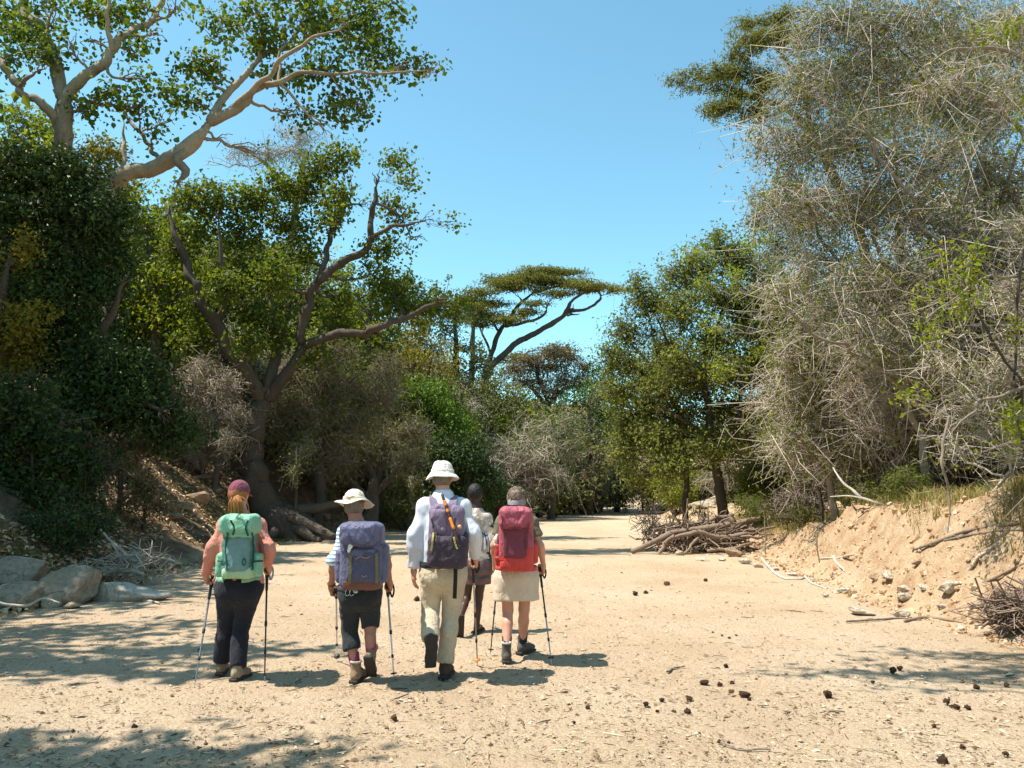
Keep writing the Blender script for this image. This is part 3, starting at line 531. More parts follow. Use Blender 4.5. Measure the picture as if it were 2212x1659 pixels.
tree('fig_tree', 'fig tree with a forked pale trunk at the top left corner', 'tree', 19.5,
     [[(150, 900, 1.5, 30), (145, 560, 1.0, 26), (142, 420, .4, 24), (140, 310, 0, 23), (138, 235, 0, 23), (140, 195, 0, 22)],
      [(138, 215, 0, 17), (185, 165, -.1, 14), (222, 140, -.2, 13), (243, 108, -.2, 12), (265, 75, 0, 10), (320, 40, .2, 8), (352, -10, .4, 7), (370, -80, .4, 5)],
      [(136, 210, 0, 18), (118, 140, .2, 17), (95, 85, .3, 16), (62, 35, .4, 14), (40, -40, .5, 11)],
      [(128, 275, 0, 15), (108, 238, -.3, 12), (75, 212, -.4, 10), (38, 190, -.5, 9), (8, 140, -.6, 8), (-40, 110, -.7, 6)], [(243, 108, -.2, 8), (233, 60, -.5, 6), (238, 10, -.6, 5), (250, -60, -.6, 4)],
      [(38, 190, -.5, 5), (60, 170, -.8, 5), (85, 150, -1, 4)]],
     [(40, 60, 70, 50), (10, 20, 60, 50), (110, 30, 50, 40), (80, 110, 60, 40), (190, 30, 60, 40), (250, 30, 50, 40), (150, 90, 40, 40), (300, 10, 50, 30), (200, 90, 40, 30), (340, 70, 40, 30), (20, 130, 40, 30), (230, 210, 60, 30), (300, 230, 40, 30), (190, 240, 40, 26), (380, 20, 50, 30), (290, 110, 40, 30), (80, -20, 80, 40), (300, 170, 30, 24)],
     L_fig, M_fig, .118, seed=7, slim=.85, wob=.05, dens=.022, per=6, sr=.34, twig=.010, sub=6, hexa=True, wr=.85, gap=-.25, limb_r=.045, up=.3)
# --- dark dense tree on the left bank
tree('evergreen_tree', 'dense dark evergreen tree with glossy leaves on the left bank', 'tree', 18,
     [[(165, 1000, .5, 26), (185, 900, .4, 24), (170, 760, .3, 20), (150, 600, 0, 16), (140, 450, 0, 10)], [(170, 780, .3, 12), (230, 700, 0, 9), (270, 600, -.2, 6)], [(185, 900, .4, 13), (270, 860, -.2, 10), (360, 890, -.5, 6)], [(160, 680, .2, 12), (80, 600, 0, 9), (20, 520, 0, 6)]],
     [(60, 370, 90, 60), (150, 370, 70, 50), (20, 450, 80, 80), (110, 450, 90, 80), (200, 450, 70, 60), (250, 470, 40, 40), (60, 560, 90, 90), (150, 560, 90, 90), (230, 570, 60, 80), (100, 660, 80, 80), (190, 660, 80, 80), (150, 760, 80, 60), (220, 790, 80, 70), (150, 860, 70, 50), (260, 860, 80, 60), (330, 880, 60, 50), (390, 930, 50, 36), (300, 800, 60, 50), (220, 900, 70, 40), (120, 920, 60, 40), (350, 950, 40, 24)],
     L_dark, M_bark, .115, seed=11, dens=.075, per=14, sr=.32, twig=.006, sub=6, gap=-.5, up=.5, wr=.55, depth=1.0, shell=.33)
tree('tree', 'leafy branches turning orange yellow at the left edge', 'tree', 16.5,
     [[(-60, 1000, .4, 16), (-30, 800, 0, 13), (0, 650, 0, 10), (20, 560, 0, 6)]],
     [(20, 540, 55, 50), (35, 620, 50, 50), (20, 700, 60, 50), (70, 690, 40, 40), (50, 760, 50, 40), (10, 790, 50, 40)], L_yel, M_bark_d, .085, seed=12, dens=.065, per=12, sr=.26, twig=.005, up=.5)
tree('tree', 'sunlit yellow green tree behind the forked pale trunk', 'tree', 25,
     [[(40, 700, 0, 14), (40, 450, 0, 12), (50, 300, 0, 8)]], [(40, 235, 70, 30), (20, 280, 60, 40), (90, 270, 60, 40), (60, 330, 80, 40), (110, 330, 40, 30), (0, 340, 50, 40)], L_lime, M_bark, .13, seed=13, dens=.08, per=12, sr=.4, twig=.008)
tree('tree', 'small yellowing tree between the pale trunk and the bent limb', 'tree', 24,
     [[(235, 800, 0, 10), (230, 550, 0, 8), (232, 400, 0, 6)]], [(205, 330, 36, 28), (245, 330, 34, 30), (225, 375, 44, 26), (250, 410, 30, 24)], L_yel, M_bark, .12, seed=14, dens=.075, per=10, sr=.34, twig=.008)
tree('tree', 'yellow green leafy tree left of the big leaning tree', 'tree', 29,
     [[(330, 1000, 0, 18), (340, 800, 0, 15), (330, 600, 0, 10), (320, 480, 0, 6)], [(338, 700, 0, 9), (390, 620, 0, 6), (420, 560, 0, 4)], [(335, 760, 0, 9), (290, 690, 0, 6)]],
     [(300, 440, 50, 50), (360, 430, 50, 45), (330, 520, 60, 50), (400, 500, 40, 50), (290, 590, 40, 50), (270, 610, 24, 40), (350, 600, 60, 50), (420, 590, 40, 40), (300, 680, 40, 40), (350, 700, 70, 50), (410, 700, 50, 50), (440, 750, 40, 40), (330, 770, 60, 36)],
     L_lime, M_bark, .17, seed=15, dens=.06, per=12, sr=.5, twig=.010)
# --- the leaning giant left of centre
tree('fig_tree', 'big leaning fig tree with a thick forked dark trunk on the left bank', 'tree', 27,
     [[(640, 1158, 0, 62), (598, 1120, 0, 46), (562, 1060, 0, 34), (545, 1000, 0, 29), (548, 940, 0, 27), (562, 880, 0, 25), (575, 845, 0, 24)],
      [(565, 860, 0, 20), (530, 800, -.4, 17), (490, 745, -.6, 16), (468, 690, -.8, 15), (435, 640, -1, 13), (405, 580, -1.1, 11), (380, 510, -1.2, 8), (362, 450, -1.2, 5)],
      [(578, 850, 0, 16), (594, 770, .4, 14), (588, 690, .8, 12), (580, 630, 1, 10), (565, 590, 1, 8), (560, 500, 1, 5)],
      [(580, 860, 0, 18), (615, 815, -.2, 15), (645, 765, -.3, 13), (655, 700, -.4, 12), (672, 640, -.5, 11), (690, 600, -.6, 11), (745, 568, -.7, 10), (785, 540, -.8, 9), (800, 500, -.9, 8), (810, 430, -.9, 6), (815, 390, -.9, 3)],
      [(660, 745, -.3, 12), (720, 725, -.6, 11), (800, 715, -.9, 10), (865, 692, -1, 8), (910, 670, -1.1, 6), (950, 650, -1.2, 3)],
      [(690, 600, -.6, 8), (715, 520, -.3, 7), (722, 480, -.2, 6), (700, 420, 0, 5), (690, 390, 0, 3)], [(800, 515, -.9, 6), (850, 490, -1.0, 5), (920, 478, -1.1, 3)], [(722, 500, -.2, 5), (745, 450, -.4, 5), (780, 440, -.5, 3)],
      [(470, 690, -.8, 8), (500, 620, -1.2, 6), (480, 540, -1.4, 5), (470, 460, -1.4, 3)]],
     [(850, 360, 34, 30), (865, 395, 36, 26), (870, 470, 50, 36), (930, 475, 50, 30), (970, 485, 28, 18), (900, 520, 40, 24), (840, 440, 40, 30), (820, 540, 40, 30), (730, 350, 55, 30), (760, 400, 40, 30), (690, 380, 50, 34), (640, 420, 50, 36), (600, 400, 40, 30), (560, 430, 50, 40), (500, 440, 50, 40), (440, 430, 50, 40), (390, 430, 40, 36),
      (620, 490, 60, 36), (700, 470, 40, 30), (520, 510, 60, 40), (430, 510, 50, 40), (380, 540, 40, 40), (650, 560, 40, 36), (560, 580, 50, 40), (480, 590, 50, 40), (720, 640, 50, 36), (640, 650, 36, 40), (790, 600, 50, 36), (850, 620, 60, 36), (800, 660, 60, 40), (880, 670, 50, 30), (950, 660, 36, 30), (985, 665, 20, 24), (540, 680, 50, 40), (440, 660, 40, 36), (600, 720, 40, 36), (740, 700, 40, 30), (520, 740, 36, 36), (420, 740, 46, 40), (680, 770, 40, 26), (480, 620, 50, 34, -2.4), (600, 600, 50, 34, -2.6), (540, 740, 40, 26, -2.4), (720, 430, 46, 32, -1.8)],
     L_mid, M_bark, .13, seed=21, slim=.85, wob=.06, dens=.082, per=11, sr=.42, twig=.010, sub=6, gap=-.24, limb_r=.05, wr=.75)
tree('thorn_tree', 'slender grey green thorn tree beside the big leaning trunk', 'tree', 29,
     [[(680, 1140, 0, 14), (690, 1080, 0, 11), (692, 1000, 0, 11), (705, 930, 0, 8), (730, 860, 0, 5)], [(692, 1010, 0, 7), (650, 930, 0, 5), (620, 860, 0, 3)], [(700, 940, 0, 6), (770, 890, 0, 5), (820, 830, 0, 3)]],
     [(700, 830, 60, 50), (640, 870, 50, 50), (770, 850, 60, 50), (700, 920, 60, 50), (640, 940, 50, 40), (780, 920, 60, 46), (830, 860, 50, 50), (720, 770, 70, 50), (640, 800, 50, 40), (830, 790, 50, 50), (600, 900, 40, 50), (730, 980, 50, 36)], L_olive, M_bark_d, .09, seed=23, dens=.085, per=9, sr=.4, twig=.011, spray=3, spray_len=.7, spray_r=.009, twig_mat=M_twig_d, wr=.4)
tree('shrub', 'many stemmed shrub growing out of the shaded bank behind the white hats', 'shrub', 31,
     [[(800, 1110, 0, 16), (806, 1060, 0, 12), (800, 1010, 0, 8), (780, 960, 0, 5)], [(806, 1070, 0, 9), (850, 1020, 0, 8), (870, 970, 0, 5)], [(800, 1080, 0, 8), (760, 1040, 0, 6), (735, 1000, 0, 4)], [(805, 1060, 0, 8), (825, 1000, 0, 6), (830, 940, 0, 4)]],
     [(770, 960, 60, 40), (840, 950, 60, 46), (880, 990, 46, 30), (810, 990, 50, 26), (900, 930, 40, 40), (740, 1000, 40, 26)], L_olive, M_bark_d, .10, seed=24, dens=.085, per=9, sr=.4, twig=.012, spray=3, spray_len=.7, spray_r=.010, twig_mat=M_twig_d, wr=.4)
tree('thorn_tree', 'bare grey flat topped thorn tree rising behind the big fig', 'tree', 46,
     [[(640, 900, 0, 12), (630, 600, 0, 9), (640, 430, 0, 7), (660, 340, 0, 5)], [(640, 430, 0, 5), (580, 360, 0, 4), (540, 330, 0, 3)], [(645, 400, 0, 5), (720, 330, 0, 4)]],
     [(640, 290, 60, 18), (700, 290, 50, 16), (580, 330, 50, 20), (520, 330, 40, 20), (640, 330, 60, 18), (460, 350, 40, 22), (720, 310, 30, 14)], L_grey, M_bark, .13, seed=25, dens=.07, per=5, sr=.6, twig=.014, spray=4, spray_len=1.0, spray_r=.012, twig_mat=M_twig, wr=.35)
# --- background left of the bend
tree('tree', 'yellow orange tree with thin upright stems beyond the big fig', 'tree', 40,
     [[(905, 1000, 0, 8), (900, 860, 0, 6), (890, 780, 0, 4)], [(902, 900, 0, 4), (925, 800, 0, 3), (940, 750, 0, 2)], [(902, 880, 0, 4), (880, 790, 0, 3)]],
     [(905, 715, 40, 28), (945, 740, 45, 28), (980, 740, 26, 26), (930, 790, 50, 34), (890, 770, 34, 34), (960, 790, 40, 26), (910, 830, 46, 20)], L_yel, M_bark, .15, seed=26, dens=.085, per=11, sr=.5, twig=.012)
tree('shrub', 'bright fresh green shrub left of the umbrella thorn', 'shrub', 37,
     [[(930, 1050, 0, 8), (930, 960, 0, 6), (930, 880, 0, 4)]], [(920, 840, 50, 30), (890, 850, 34, 30), (940, 890, 46, 34), (980, 900, 34, 40), (910, 900, 40, 34), (1000, 940, 30, 30), (960, 950, 40, 30)], L_green, M_bark, .15, seed=27, dens=.10, per=12, sr=.45, twig=.012)
tree('shrub', 'dark green leafy shrub hanging over the bank behind the front walker', 'shrub', 35,
     [[(1010, 1090, 0, 10), (1010, 1040, 0, 8), (1010, 980, 0, 4)]], [(960, 980, 50, 40), (1010, 980, 50, 40), (980, 1030, 50, 40), (1040, 1030, 50, 36), (1060, 1060, 40, 28), (950, 1070, 40, 24), (1010, 1075, 50, 24), (920, 1000, 30, 30)], L_dark, M_bark_d, .14, seed=28, dens=.115, per=12, sr=.4, twig=.010, gap=-.5)
tree('shrub', 'grey green rounded shrub on the bank at the river bend', 'shrub', 48,
     [[(1190, 1070, 0, 8), (1185, 1020, 0, 6), (1190, 960, 0, 4)], [(1186, 1030, 0, 4), (1210, 1000, 0, 3), (1230, 960, 0, 2)]], [(1170, 920, 46, 34), (1220, 920, 40, 34), (1150, 970, 40, 36), (1200, 975, 50, 40), (1240, 980, 34, 36), (1190, 1020, 60, 24), (1140, 1010, 30, 30)], L_grey, M_twig, .15, seed=29, dens=.10, per=9, sr=.5, twig=.014, spray=1, spray_len=.9, spray_r=.012, wr=.45)
tree('tree', 'olive coloured bushy tree behind the grey green shrub', 'tree', 56,
     [[(1080, 1060, 0, 8), (1080, 960, 0, 6), (1080, 880, 0, 4)]], [(1050, 900, 40, 34), (1100, 890, 46, 36), (1080, 950, 50, 36), (1040, 960, 34, 30), (1120, 860, 34, 26), (1030, 860, 36, 30), (1060, 830, 40, 24), (1100, 1000, 44, 26)], L_olive, M_twig_d, .18, seed=30, dens=.11, per=10, sr=.6, twig=.014)
tree('tree', 'fresh green tree at the far end of the riverbed', 'tree', 62,
     [[(1290, 1080, 0, 7), (1288, 1000, 0, 6), (1290, 920, 0, 4)]], [(1270, 890, 40, 30), (1310, 910, 40, 40), (1280, 950, 44, 40), (1320, 980, 36, 40), (1270, 1000, 40, 34), (1300, 1040, 44, 26), (1340, 1030, 30, 30), (1150, 880, 40, 22), (1240, 870, 40, 24), (1300, 810, 44, 34), (1335, 770, 40, 34), (1275, 850, 40, 30), (1345, 850, 40, 40), (1390, 800, 40, 50), (1400, 900, 40, 40)], L_green, M_bark, .19, seed=31, dens=.11, per=11, sr=.6, twig=.014, gap=-.4)
# --- umbrella thorns
tree('umbrella_thorn', 'tall umbrella thorn with a flat layered crown against the sky at centre', 'tree', 62,
     [[(1035, 900, 0, 12), (1045, 830, 0, 9), (1062, 790, 0, 8), (1090, 765, 0, 7), (1120, 738, 0, 7), (1165, 715, 0, 6), (1205, 690, 0, 5.5), (1232, 672, 0, 5)],
      [(1048, 815, 0, 7), (1060, 770, .5, 6), (1078, 720, .8, 5), (1100, 690, 1, 4.5), (1120, 660, 1, 4), (1160, 625, 1, 3)], [(1232, 672, 0, 4), (1265, 668, 0, 3), (1288, 655, 0, 3), (1298, 640, 0, 2.5), (1285, 622, 0, 2)], [(1215, 685, 0, 4), (1235, 650, -.5, 3), (1262, 632, -.6, 2.5), (1275, 615, -.6, 2)], [(1092, 705, .8, 3.5), (1140, 695, .4, 3), (1175, 680, .2, 2.5), (1182, 660, .2, 2)], [(1080, 720, .8, 3), (1060, 690, 1.4, 2.5), (1045, 660, 1.6, 2)], [(1150, 633, 1, 3), (1200, 620, .5, 2.5), (1240, 610, .2, 2)], [(1062, 770, .5, 3), (1042, 720, 1.5, 2.5), (1030, 690, 2, 2)]],
     [(1170, 585, 60, 9), (1140, 598, 60, 8), (1215, 590, 60, 8), (1080, 605, 50, 9), (1240, 610, 60, 8), (1180, 612, 70, 9), (1110, 622, 60, 8), (1300, 624, 54, 7), (1335, 628, 34, 5), (1270, 618, 50, 6), (1160, 602, 70, 7), (1100, 612, 56, 7), (1265, 625, 40, 7), (1040, 632, 44, 9), (1060, 655, 56, 9), (1030, 665, 40, 8), (1120, 675, 50, 8), (1090, 690, 50, 9), (1050, 685, 40, 8), (1200, 635, 50, 7), (1160, 655, 40, 5), (1010, 650, 24, 10), (1040, 700, 34, 7)],
     L_acac, M_bark_d, .20, seed=35, dens=.52, per=16, sr=.62, flat=.24, twig=.018, sub=9, wr=.34, depth=.55, up=1.2, limb_r=.03, gap=-.5, shell=.5, sag=.1, dj=2)
tree('umbrella_thorn', 'second umbrella thorn behind the tall one, seen through its branches', 'tree', 78,
     [[(1020, 950, 0, 8), (1020, 800, 0, 6), (1022, 720, 0, 5), (1025, 690, 0, 4)]], [(1010, 645, 34, 9), (985, 660, 30, 9), (1030, 680, 36, 8), (1000, 690, 30, 8), (1200, 760, 40, 12), (1120, 775, 40, 10)], L_acac, M_bark_d, .24, seed=36, dens=.45, per=14, sr=.8, flat=.4, twig=.02, wr=.34, depth=.6, up=1.2, gap=-.5)
tree('umbrella_thorn', 'lower brownish thorn tree with a spreading crown under the tall umbrella thorn', 'tree', 66,
     [[(1180, 1000, 0, 10), (1182, 900, 0, 8), (1185, 860, 0, 6)], [(1183, 880, 0, 5), (1150, 840, 0, 4), (1120, 820, 0, 3)], [(1184, 870, 0, 5), (1220, 840, 0, 4), (1255, 830, 0, 3)], [(1184, 870, 0, 4), (1160, 800, 0, 4), (1185, 770, 0, 2)]],
     [(1190, 760, 55, 13), (1150, 775, 44, 13), (1230, 775, 44, 13), (1110, 800, 40, 14), (1260, 795, 30, 14), (1180, 795, 60, 16), (1140, 825, 50, 14), (1220, 820, 50, 14), (1260, 830, 30, 16), (1100, 835, 34, 14), (1190, 845, 50, 12)],
     L_dry, M_bark_d, .20, seed=37, dens=.30, per=8, sr=.7, flat=.5, twig=.016, wr=.4, spray=2, spray_len=1.1, spray_r=.012, twig_mat=M_twig_d, up=.9)
tree('umbrella_thorn', 'umbrella thorn with dark green flat crown jutting from behind the grey thicket', 'tree', 31,
     [[(1900, 1000, 3, 16), (1880, 600, 2, 13), (1800, 380, 1, 11), (1720, 250, .5, 8), (1640, 215, 0, 5), (1560, 195, 0, 3)], [(1760, 300, .6, 6), (1730, 180, .5, 5), (1680, 110, .5, 3), (1620, 90, .5, 2)], [(1700, 235, .3, 5), (1650, 255, -.5, 3), (1600, 250, -.6, 2)]],
     [(1455, 174, 34, 6), (1490, 165, 46, 9), (1540, 155, 56, 12), (1590, 160, 56, 14), (1540, 190, 50, 8), (1600, 205, 50, 12), (1650, 170, 50, 30), (1600, 118, 46, 14), (1630, 84, 56, 16), (1620, 52, 56, 12), (1690, 36, 60, 14), (1690, 80, 60, 20), (1570, 225, 50, 14), (1540, 240, 40, 12), (1630, 240, 40, 20), (1720, 110, 50, 30)],
     L_acac, M_bark_d, .13, seed=38, dens=.30, per=14, sr=.42, flat=.3, twig=.011, wr=.32, depth=.8, up=1.0, spray=.7, spray_len=.5, spray_r=.007, gap=-.4)
# --- green tree group on the right bank
tree('tree', 'green leafy tree with two slim trunks standing on the right bank', 'tree', 26,
     [[(1566, 1130, 0, 13), (1560, 1080, 0, 11), (1548, 1020, 0, 10), (1535, 960, 0, 9), (1530, 900, 0, 8), (1520, 800, 0, 6), (1530, 700, 0, 4)], [(1545, 1000, 0, 6), (1580, 940, -.3, 5), (1600, 860, -.5, 4), (1600, 760, -.5, 3)], [(1535, 950, 0, 6), (1480, 910, -.5, 5), (1430, 880, -.8, 3)], [(1525, 840, 0, 5), (1460, 770, -.4, 4), (1420, 690, -.6, 3)], [(1520, 790, 0, 4), (1560, 680, .3, 3), (1560, 580, .3, 2)]],
     [(1545, 530, 50, 40), (1590, 560, 50, 46), (1500, 580, 50, 36), (1460, 600, 50, 40), (1640, 600, 40, 50), (1560, 640, 60, 46), (1480, 670, 60, 44), (1620, 700, 60, 50), (1540, 730, 70, 46), (1450, 740, 50, 46), (1600, 800, 70, 50), (1510, 820, 60, 46), (1440, 830, 60, 50), (1680, 800, 50, 60), (1560, 880, 70, 40), (1470, 900, 70, 40), (1640, 890, 50, 40), (1600, 950, 60, 30), (1500, 960, 60, 30), (1420, 950, 46, 40), (1680, 680, 40, 50), (1660, 760, 50, 50), (1700, 860, 50, 50), (1620, 640, 50, 40), (1560, 800, 60, 40, -1.5), (1480, 780, 60, 40, -1.5), (1540, 960, 60, 34, -1.2), (1440, 1010, 50, 26)],
     L_airy, M_bark_d, .105, seed=41, dens=.115, per=8, sr=.38, twig=.009, spray=2, spray_len=.6, spray_r=.006, gap=-.3, wr=.6, leafmix=None)
tree('tree', 'slim leaning tree with airy olive green crown at the edge of the riverbed', 'tree', 27,
     [[(1480, 1135, 0, 7), (1481, 1080, 0, 6), (1486, 1000, 0, 6), (1480, 930, 0, 5), (1450, 850, 0, 5), (1420, 760, 0, 4), (1400, 680, 0, 2)], [(1478, 920, 0, 4), (1400, 880, -.4, 3), (1350, 850, -.5, 2)], [(1440, 820, 0, 4), (1380, 760, .2, 3), (1340, 720, .3, 2)]],
     [(1380, 640, 34, 40), (1420, 660, 46, 46), (1350, 710, 40, 40), (1400, 730, 50, 46), (1340, 780, 40, 40), (1400, 810, 50, 46), (1340, 850, 40, 40), (1400, 880, 50, 40), (1350, 920, 40, 36), (1440, 770, 46, 40), (1390, 960, 46, 40), (1340, 980, 30, 34), (1450, 990, 50, 30), (1370, 1030, 30, 24), (1310, 760, 20, 26), (1375, 605, 16, 26)],
     L_airy, M_bark_d, .105, seed=42, dens=.115, per=9, sr=.40, twig=.009, spray=2, spray_len=.6, spray_r=.007, gap=-.3, wr=.55)
tree('tree', 'blue grey airy tree top showing behind the grey thicket', 'tree', 34,
     [[(1720, 1000, 0, 9), (1700, 700, 0, 7), (1680, 520, 0, 4)]], [(1650, 420, 40, 40), (1680, 470, 40, 40), (1640, 480, 36, 36), (1700, 400, 40, 40), (1690, 540, 46, 46), (1650, 560, 40, 40), (1730, 480, 40, 50), (1650, 640, 50, 50), (1680, 720, 50, 50), (1640, 780, 40, 40)], L_grey, M_twig, .12, seed=43, dens=.15, per=8, sr=.5, twig=.010, spray=2, spray_len=.8, spray_r=.008, wr=.45)

# --- more of the wood behind the big fig
BG = [
 ('dark green rounded tree high behind the drooping evergreen', 34, L_mid, .17, [(230, 640, 60, 60), (180, 720, 70, 60), (280, 760, 60, 60), (330, 840, 60, 50), (200, 820, 70, 60), (380, 780, 40, 40)], 260),
 ('olive tree top showing between the branches of the leaning fig', 42, L_olive, .18, [(600, 560, 70, 50), (520, 640, 70, 60), (650, 660, 70, 60), (580, 740, 70, 60), (500, 800, 60, 50), (680, 760, 60, 60), (440, 560, 60, 60), (380, 640, 50, 60)], 590),
 ('sunlit yellow green tree behind the middle limb of the leaning fig', 38, L_lime, .16, [(480, 520, 40, 30), (560, 540, 34, 36), (640, 590, 40, 34), (500, 610, 40, 34), (690, 560, 40, 30), (740, 590, 40, 30), (420, 700, 40, 40)], 520),
 ('mid green tree filling the gap right of the leaning fig', 44, L_mid, .18, [(800, 640, 60, 40), (860, 610, 50, 34), (760, 700, 60, 50), (830, 740, 60, 46), (900, 660, 44, 36), (730, 780, 60, 50), (820, 830, 50, 50), (870, 790, 40, 40)], 810),
 ('rounded olive tree crown left of the umbrella thorn', 52, L_olive, .19, [(950, 650, 44, 26), (990, 680, 40, 30), (930, 690, 40, 30), (1010, 760, 40, 40), (1000, 830, 40, 40), (1040, 790, 30, 30), (960, 720, 40, 30)], 980),
 ('tan dry thicket tree on the slope behind the slender thorn tree', 40, L_dry, .15, [(560, 860, 60, 50), (620, 930, 60, 50), (700, 880, 60, 60), (780, 930, 60, 50), (860, 900, 50, 50), (520, 930, 50, 40), (880, 1000, 50, 36), (760, 1010, 60, 36), (660, 1010, 60, 36)], 700),
 ('grey olive bush at the bend right of the grey green shrub', 58, L_grey, .17, [(1260, 980, 36, 40), (1300, 850, 40, 40), (1240, 920, 36, 34), (1290, 930, 36, 36), (1250, 1040, 40, 26), (1330, 860, 30, 40), (1100, 1040, 40, 24)], 1270),
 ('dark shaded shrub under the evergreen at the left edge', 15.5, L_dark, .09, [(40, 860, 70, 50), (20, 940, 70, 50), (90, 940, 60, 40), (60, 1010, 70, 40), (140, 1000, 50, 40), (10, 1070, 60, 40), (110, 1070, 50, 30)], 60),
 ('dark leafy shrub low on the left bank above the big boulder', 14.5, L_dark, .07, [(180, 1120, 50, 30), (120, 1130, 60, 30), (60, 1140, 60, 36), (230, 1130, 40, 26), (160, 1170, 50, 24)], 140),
 ('shaded brown twiggy shrub beside the hanging roots', 19, L_dry, .08, [(320, 1060, 36, 30), (290, 1090, 40, 26), (350, 1100, 34, 20), (300, 1040, 36, 26)], 310)]
for i, (lab, D, lf, ls, cl, bx) in enumerate(BG):
    by = max(c[1] + c[3] for c in cl); ty = min(c[1] for c in cl)
    tree('tree' if i < 7 else 'shrub', lab, 'tree' if i < 7 else 'shrub', D, [[(bx, by + 30, 0, 9 if i < 7 else 5), (bx + 6, (by + ty) / 2, 0, 6 if i < 7 else 3), (bx, ty + 10, 0, 3 if i < 7 else 2)]], cl, lf, M_bark_d, ls, seed=120 + i,
         dens=.075, per=10, sr=.028 * D ** .8 * .5 + .12, twig=.0004 * D, wr=.6, gap=-.35, spray=.5, spray_len=.025 * D, spray_r=.00035 * D)
# --- grey thorn thicket on the right
TH = 'grey thorn bushes of the right bank thicket'
tree('thorn_bush', 'tall leafless grey thorn bush filling the upper right of the view', 'thorn bush', 14.5,
     [[(2010, 1075, 0, 14), (1990, 980, 0, 11), (1960, 850, 0, 9), (1930, 700, 0, 7), (1900, 520, 0, 6), (1870, 380, 0, 4), (1820, 250, 0, 3)],
      [(1990, 980, 0, 8), (2060, 850, .3, 7), (2110, 700, .5, 6), (2140, 520, .6, 5), (2120, 350, .6, 4), (2050, 200, .5, 3)],
      [(1960, 850, 0, 7), (1880, 780, -.5, 6), (1800, 740, -.8, 5), (1720, 690, -1, 4), (1680, 640, -1, 2)],
      [(2110, 700, .5, 6), (2040, 560, -.5, 5), (1960, 420, -.8, 5), (1880, 300, -1, 4), (1760, 210, -1.2, 3)],
      [(1930, 700, 0, 5), (1840, 600, .5, 5), (1760, 470, .8, 4), (1700, 350, 1, 3)], [(2140, 520, .6, 5), (2190, 350, .3, 5), (2230, 180, .2, 4), (2200, 20, .2, 3)], [(2120, 350, .6, 4), (2050, 240, .2, 4), (1960, 120, 0, 3), (1900, 20, 0, 2)]],
     [(1760, 70, 60, 60), (1790, 40, 70, 60), (1880, 40, 90, 70), (1990, 40, 90, 70), (2100, 60, 90, 80), (2190, 80, 80, 90), (1715, 200, 50, 60), (1750, 180, 70, 70), (1840, 170, 80, 80), (1940, 180, 80, 80), (2050, 190, 90, 80), (2150, 230, 80, 90), (1650, 300, 55, 60), (1720, 310, 70, 70), (1820, 310, 80, 70), (1920, 330, 80, 70), (2030, 340, 80, 80), (2130, 380, 80, 80), (2200, 420, 50, 90),
      (1680, 430, 60, 40), (1760, 430, 70, 60), (1860, 450, 70, 60), (1960, 470, 80, 70), (2070, 500, 80, 80), (2170, 560, 70, 80), (1770, 560, 70, 60), (1860, 590, 80, 60), (1960, 610, 80, 70), (2060, 650, 80, 70), (2160, 700, 70, 80), (1780, 680, 70, 60), (1880, 720, 80, 60), (1990, 760, 80, 70), (2100, 800, 80, 70)],
     L_airy, M_twig_d, .07, group=TH, seed=51, slim=.7, twig_mat=M_twig, dens=.032, per=4, sr=.26, twig=.0055, sub=10, spray=.9, spray_len=.95, spray_r=.0062, gap=-.6, depth=.9, sag=.12, wob=.06, limb_r=.03, wr=.4, tp=3, shell=.4)
tree('thorn_bush', 'tangled grey thorn bush with sparse olive leaves in front of the right bank wood', 'thorn bush', 17.5,
     [[(1800, 1085, 0, 12), (1790, 1000, 0, 9), (1760, 900, 0, 7), (1730, 780, 0, 5), (1720, 680, 0, 3)], [(1790, 1010, 0, 7), (1850, 920, .3, 6), (1900, 830, .4, 4)], [(1795, 1040, 0, 6), (1740, 960, -.4, 5), (1690, 920, -.6, 3)]],
     [(1700, 640, 50, 50), (1760, 720, 60, 50), (1700, 760, 50, 50), (1780, 800, 60, 50), (1850, 800, 60, 50), (1720, 860, 60, 50), (1800, 880, 60, 50), (1880, 880, 60, 50), (1700, 950, 50, 40), (1780, 960, 60, 40), (1860, 960, 60, 40), (1940, 900, 50, 50), (1740, 580, 50, 50)],
     L_airy, M_twig_d, .08, group=TH, seed=52, slim=.7, twig_mat=M_twig, dens=.05, per=4, sr=.32, twig=.0065, sub=8, spray=1.6, spray_len=.95, spray_r=.0072, gap=-.5, depth=1.0, wr=.45, wob=.06, limb_r=.03)
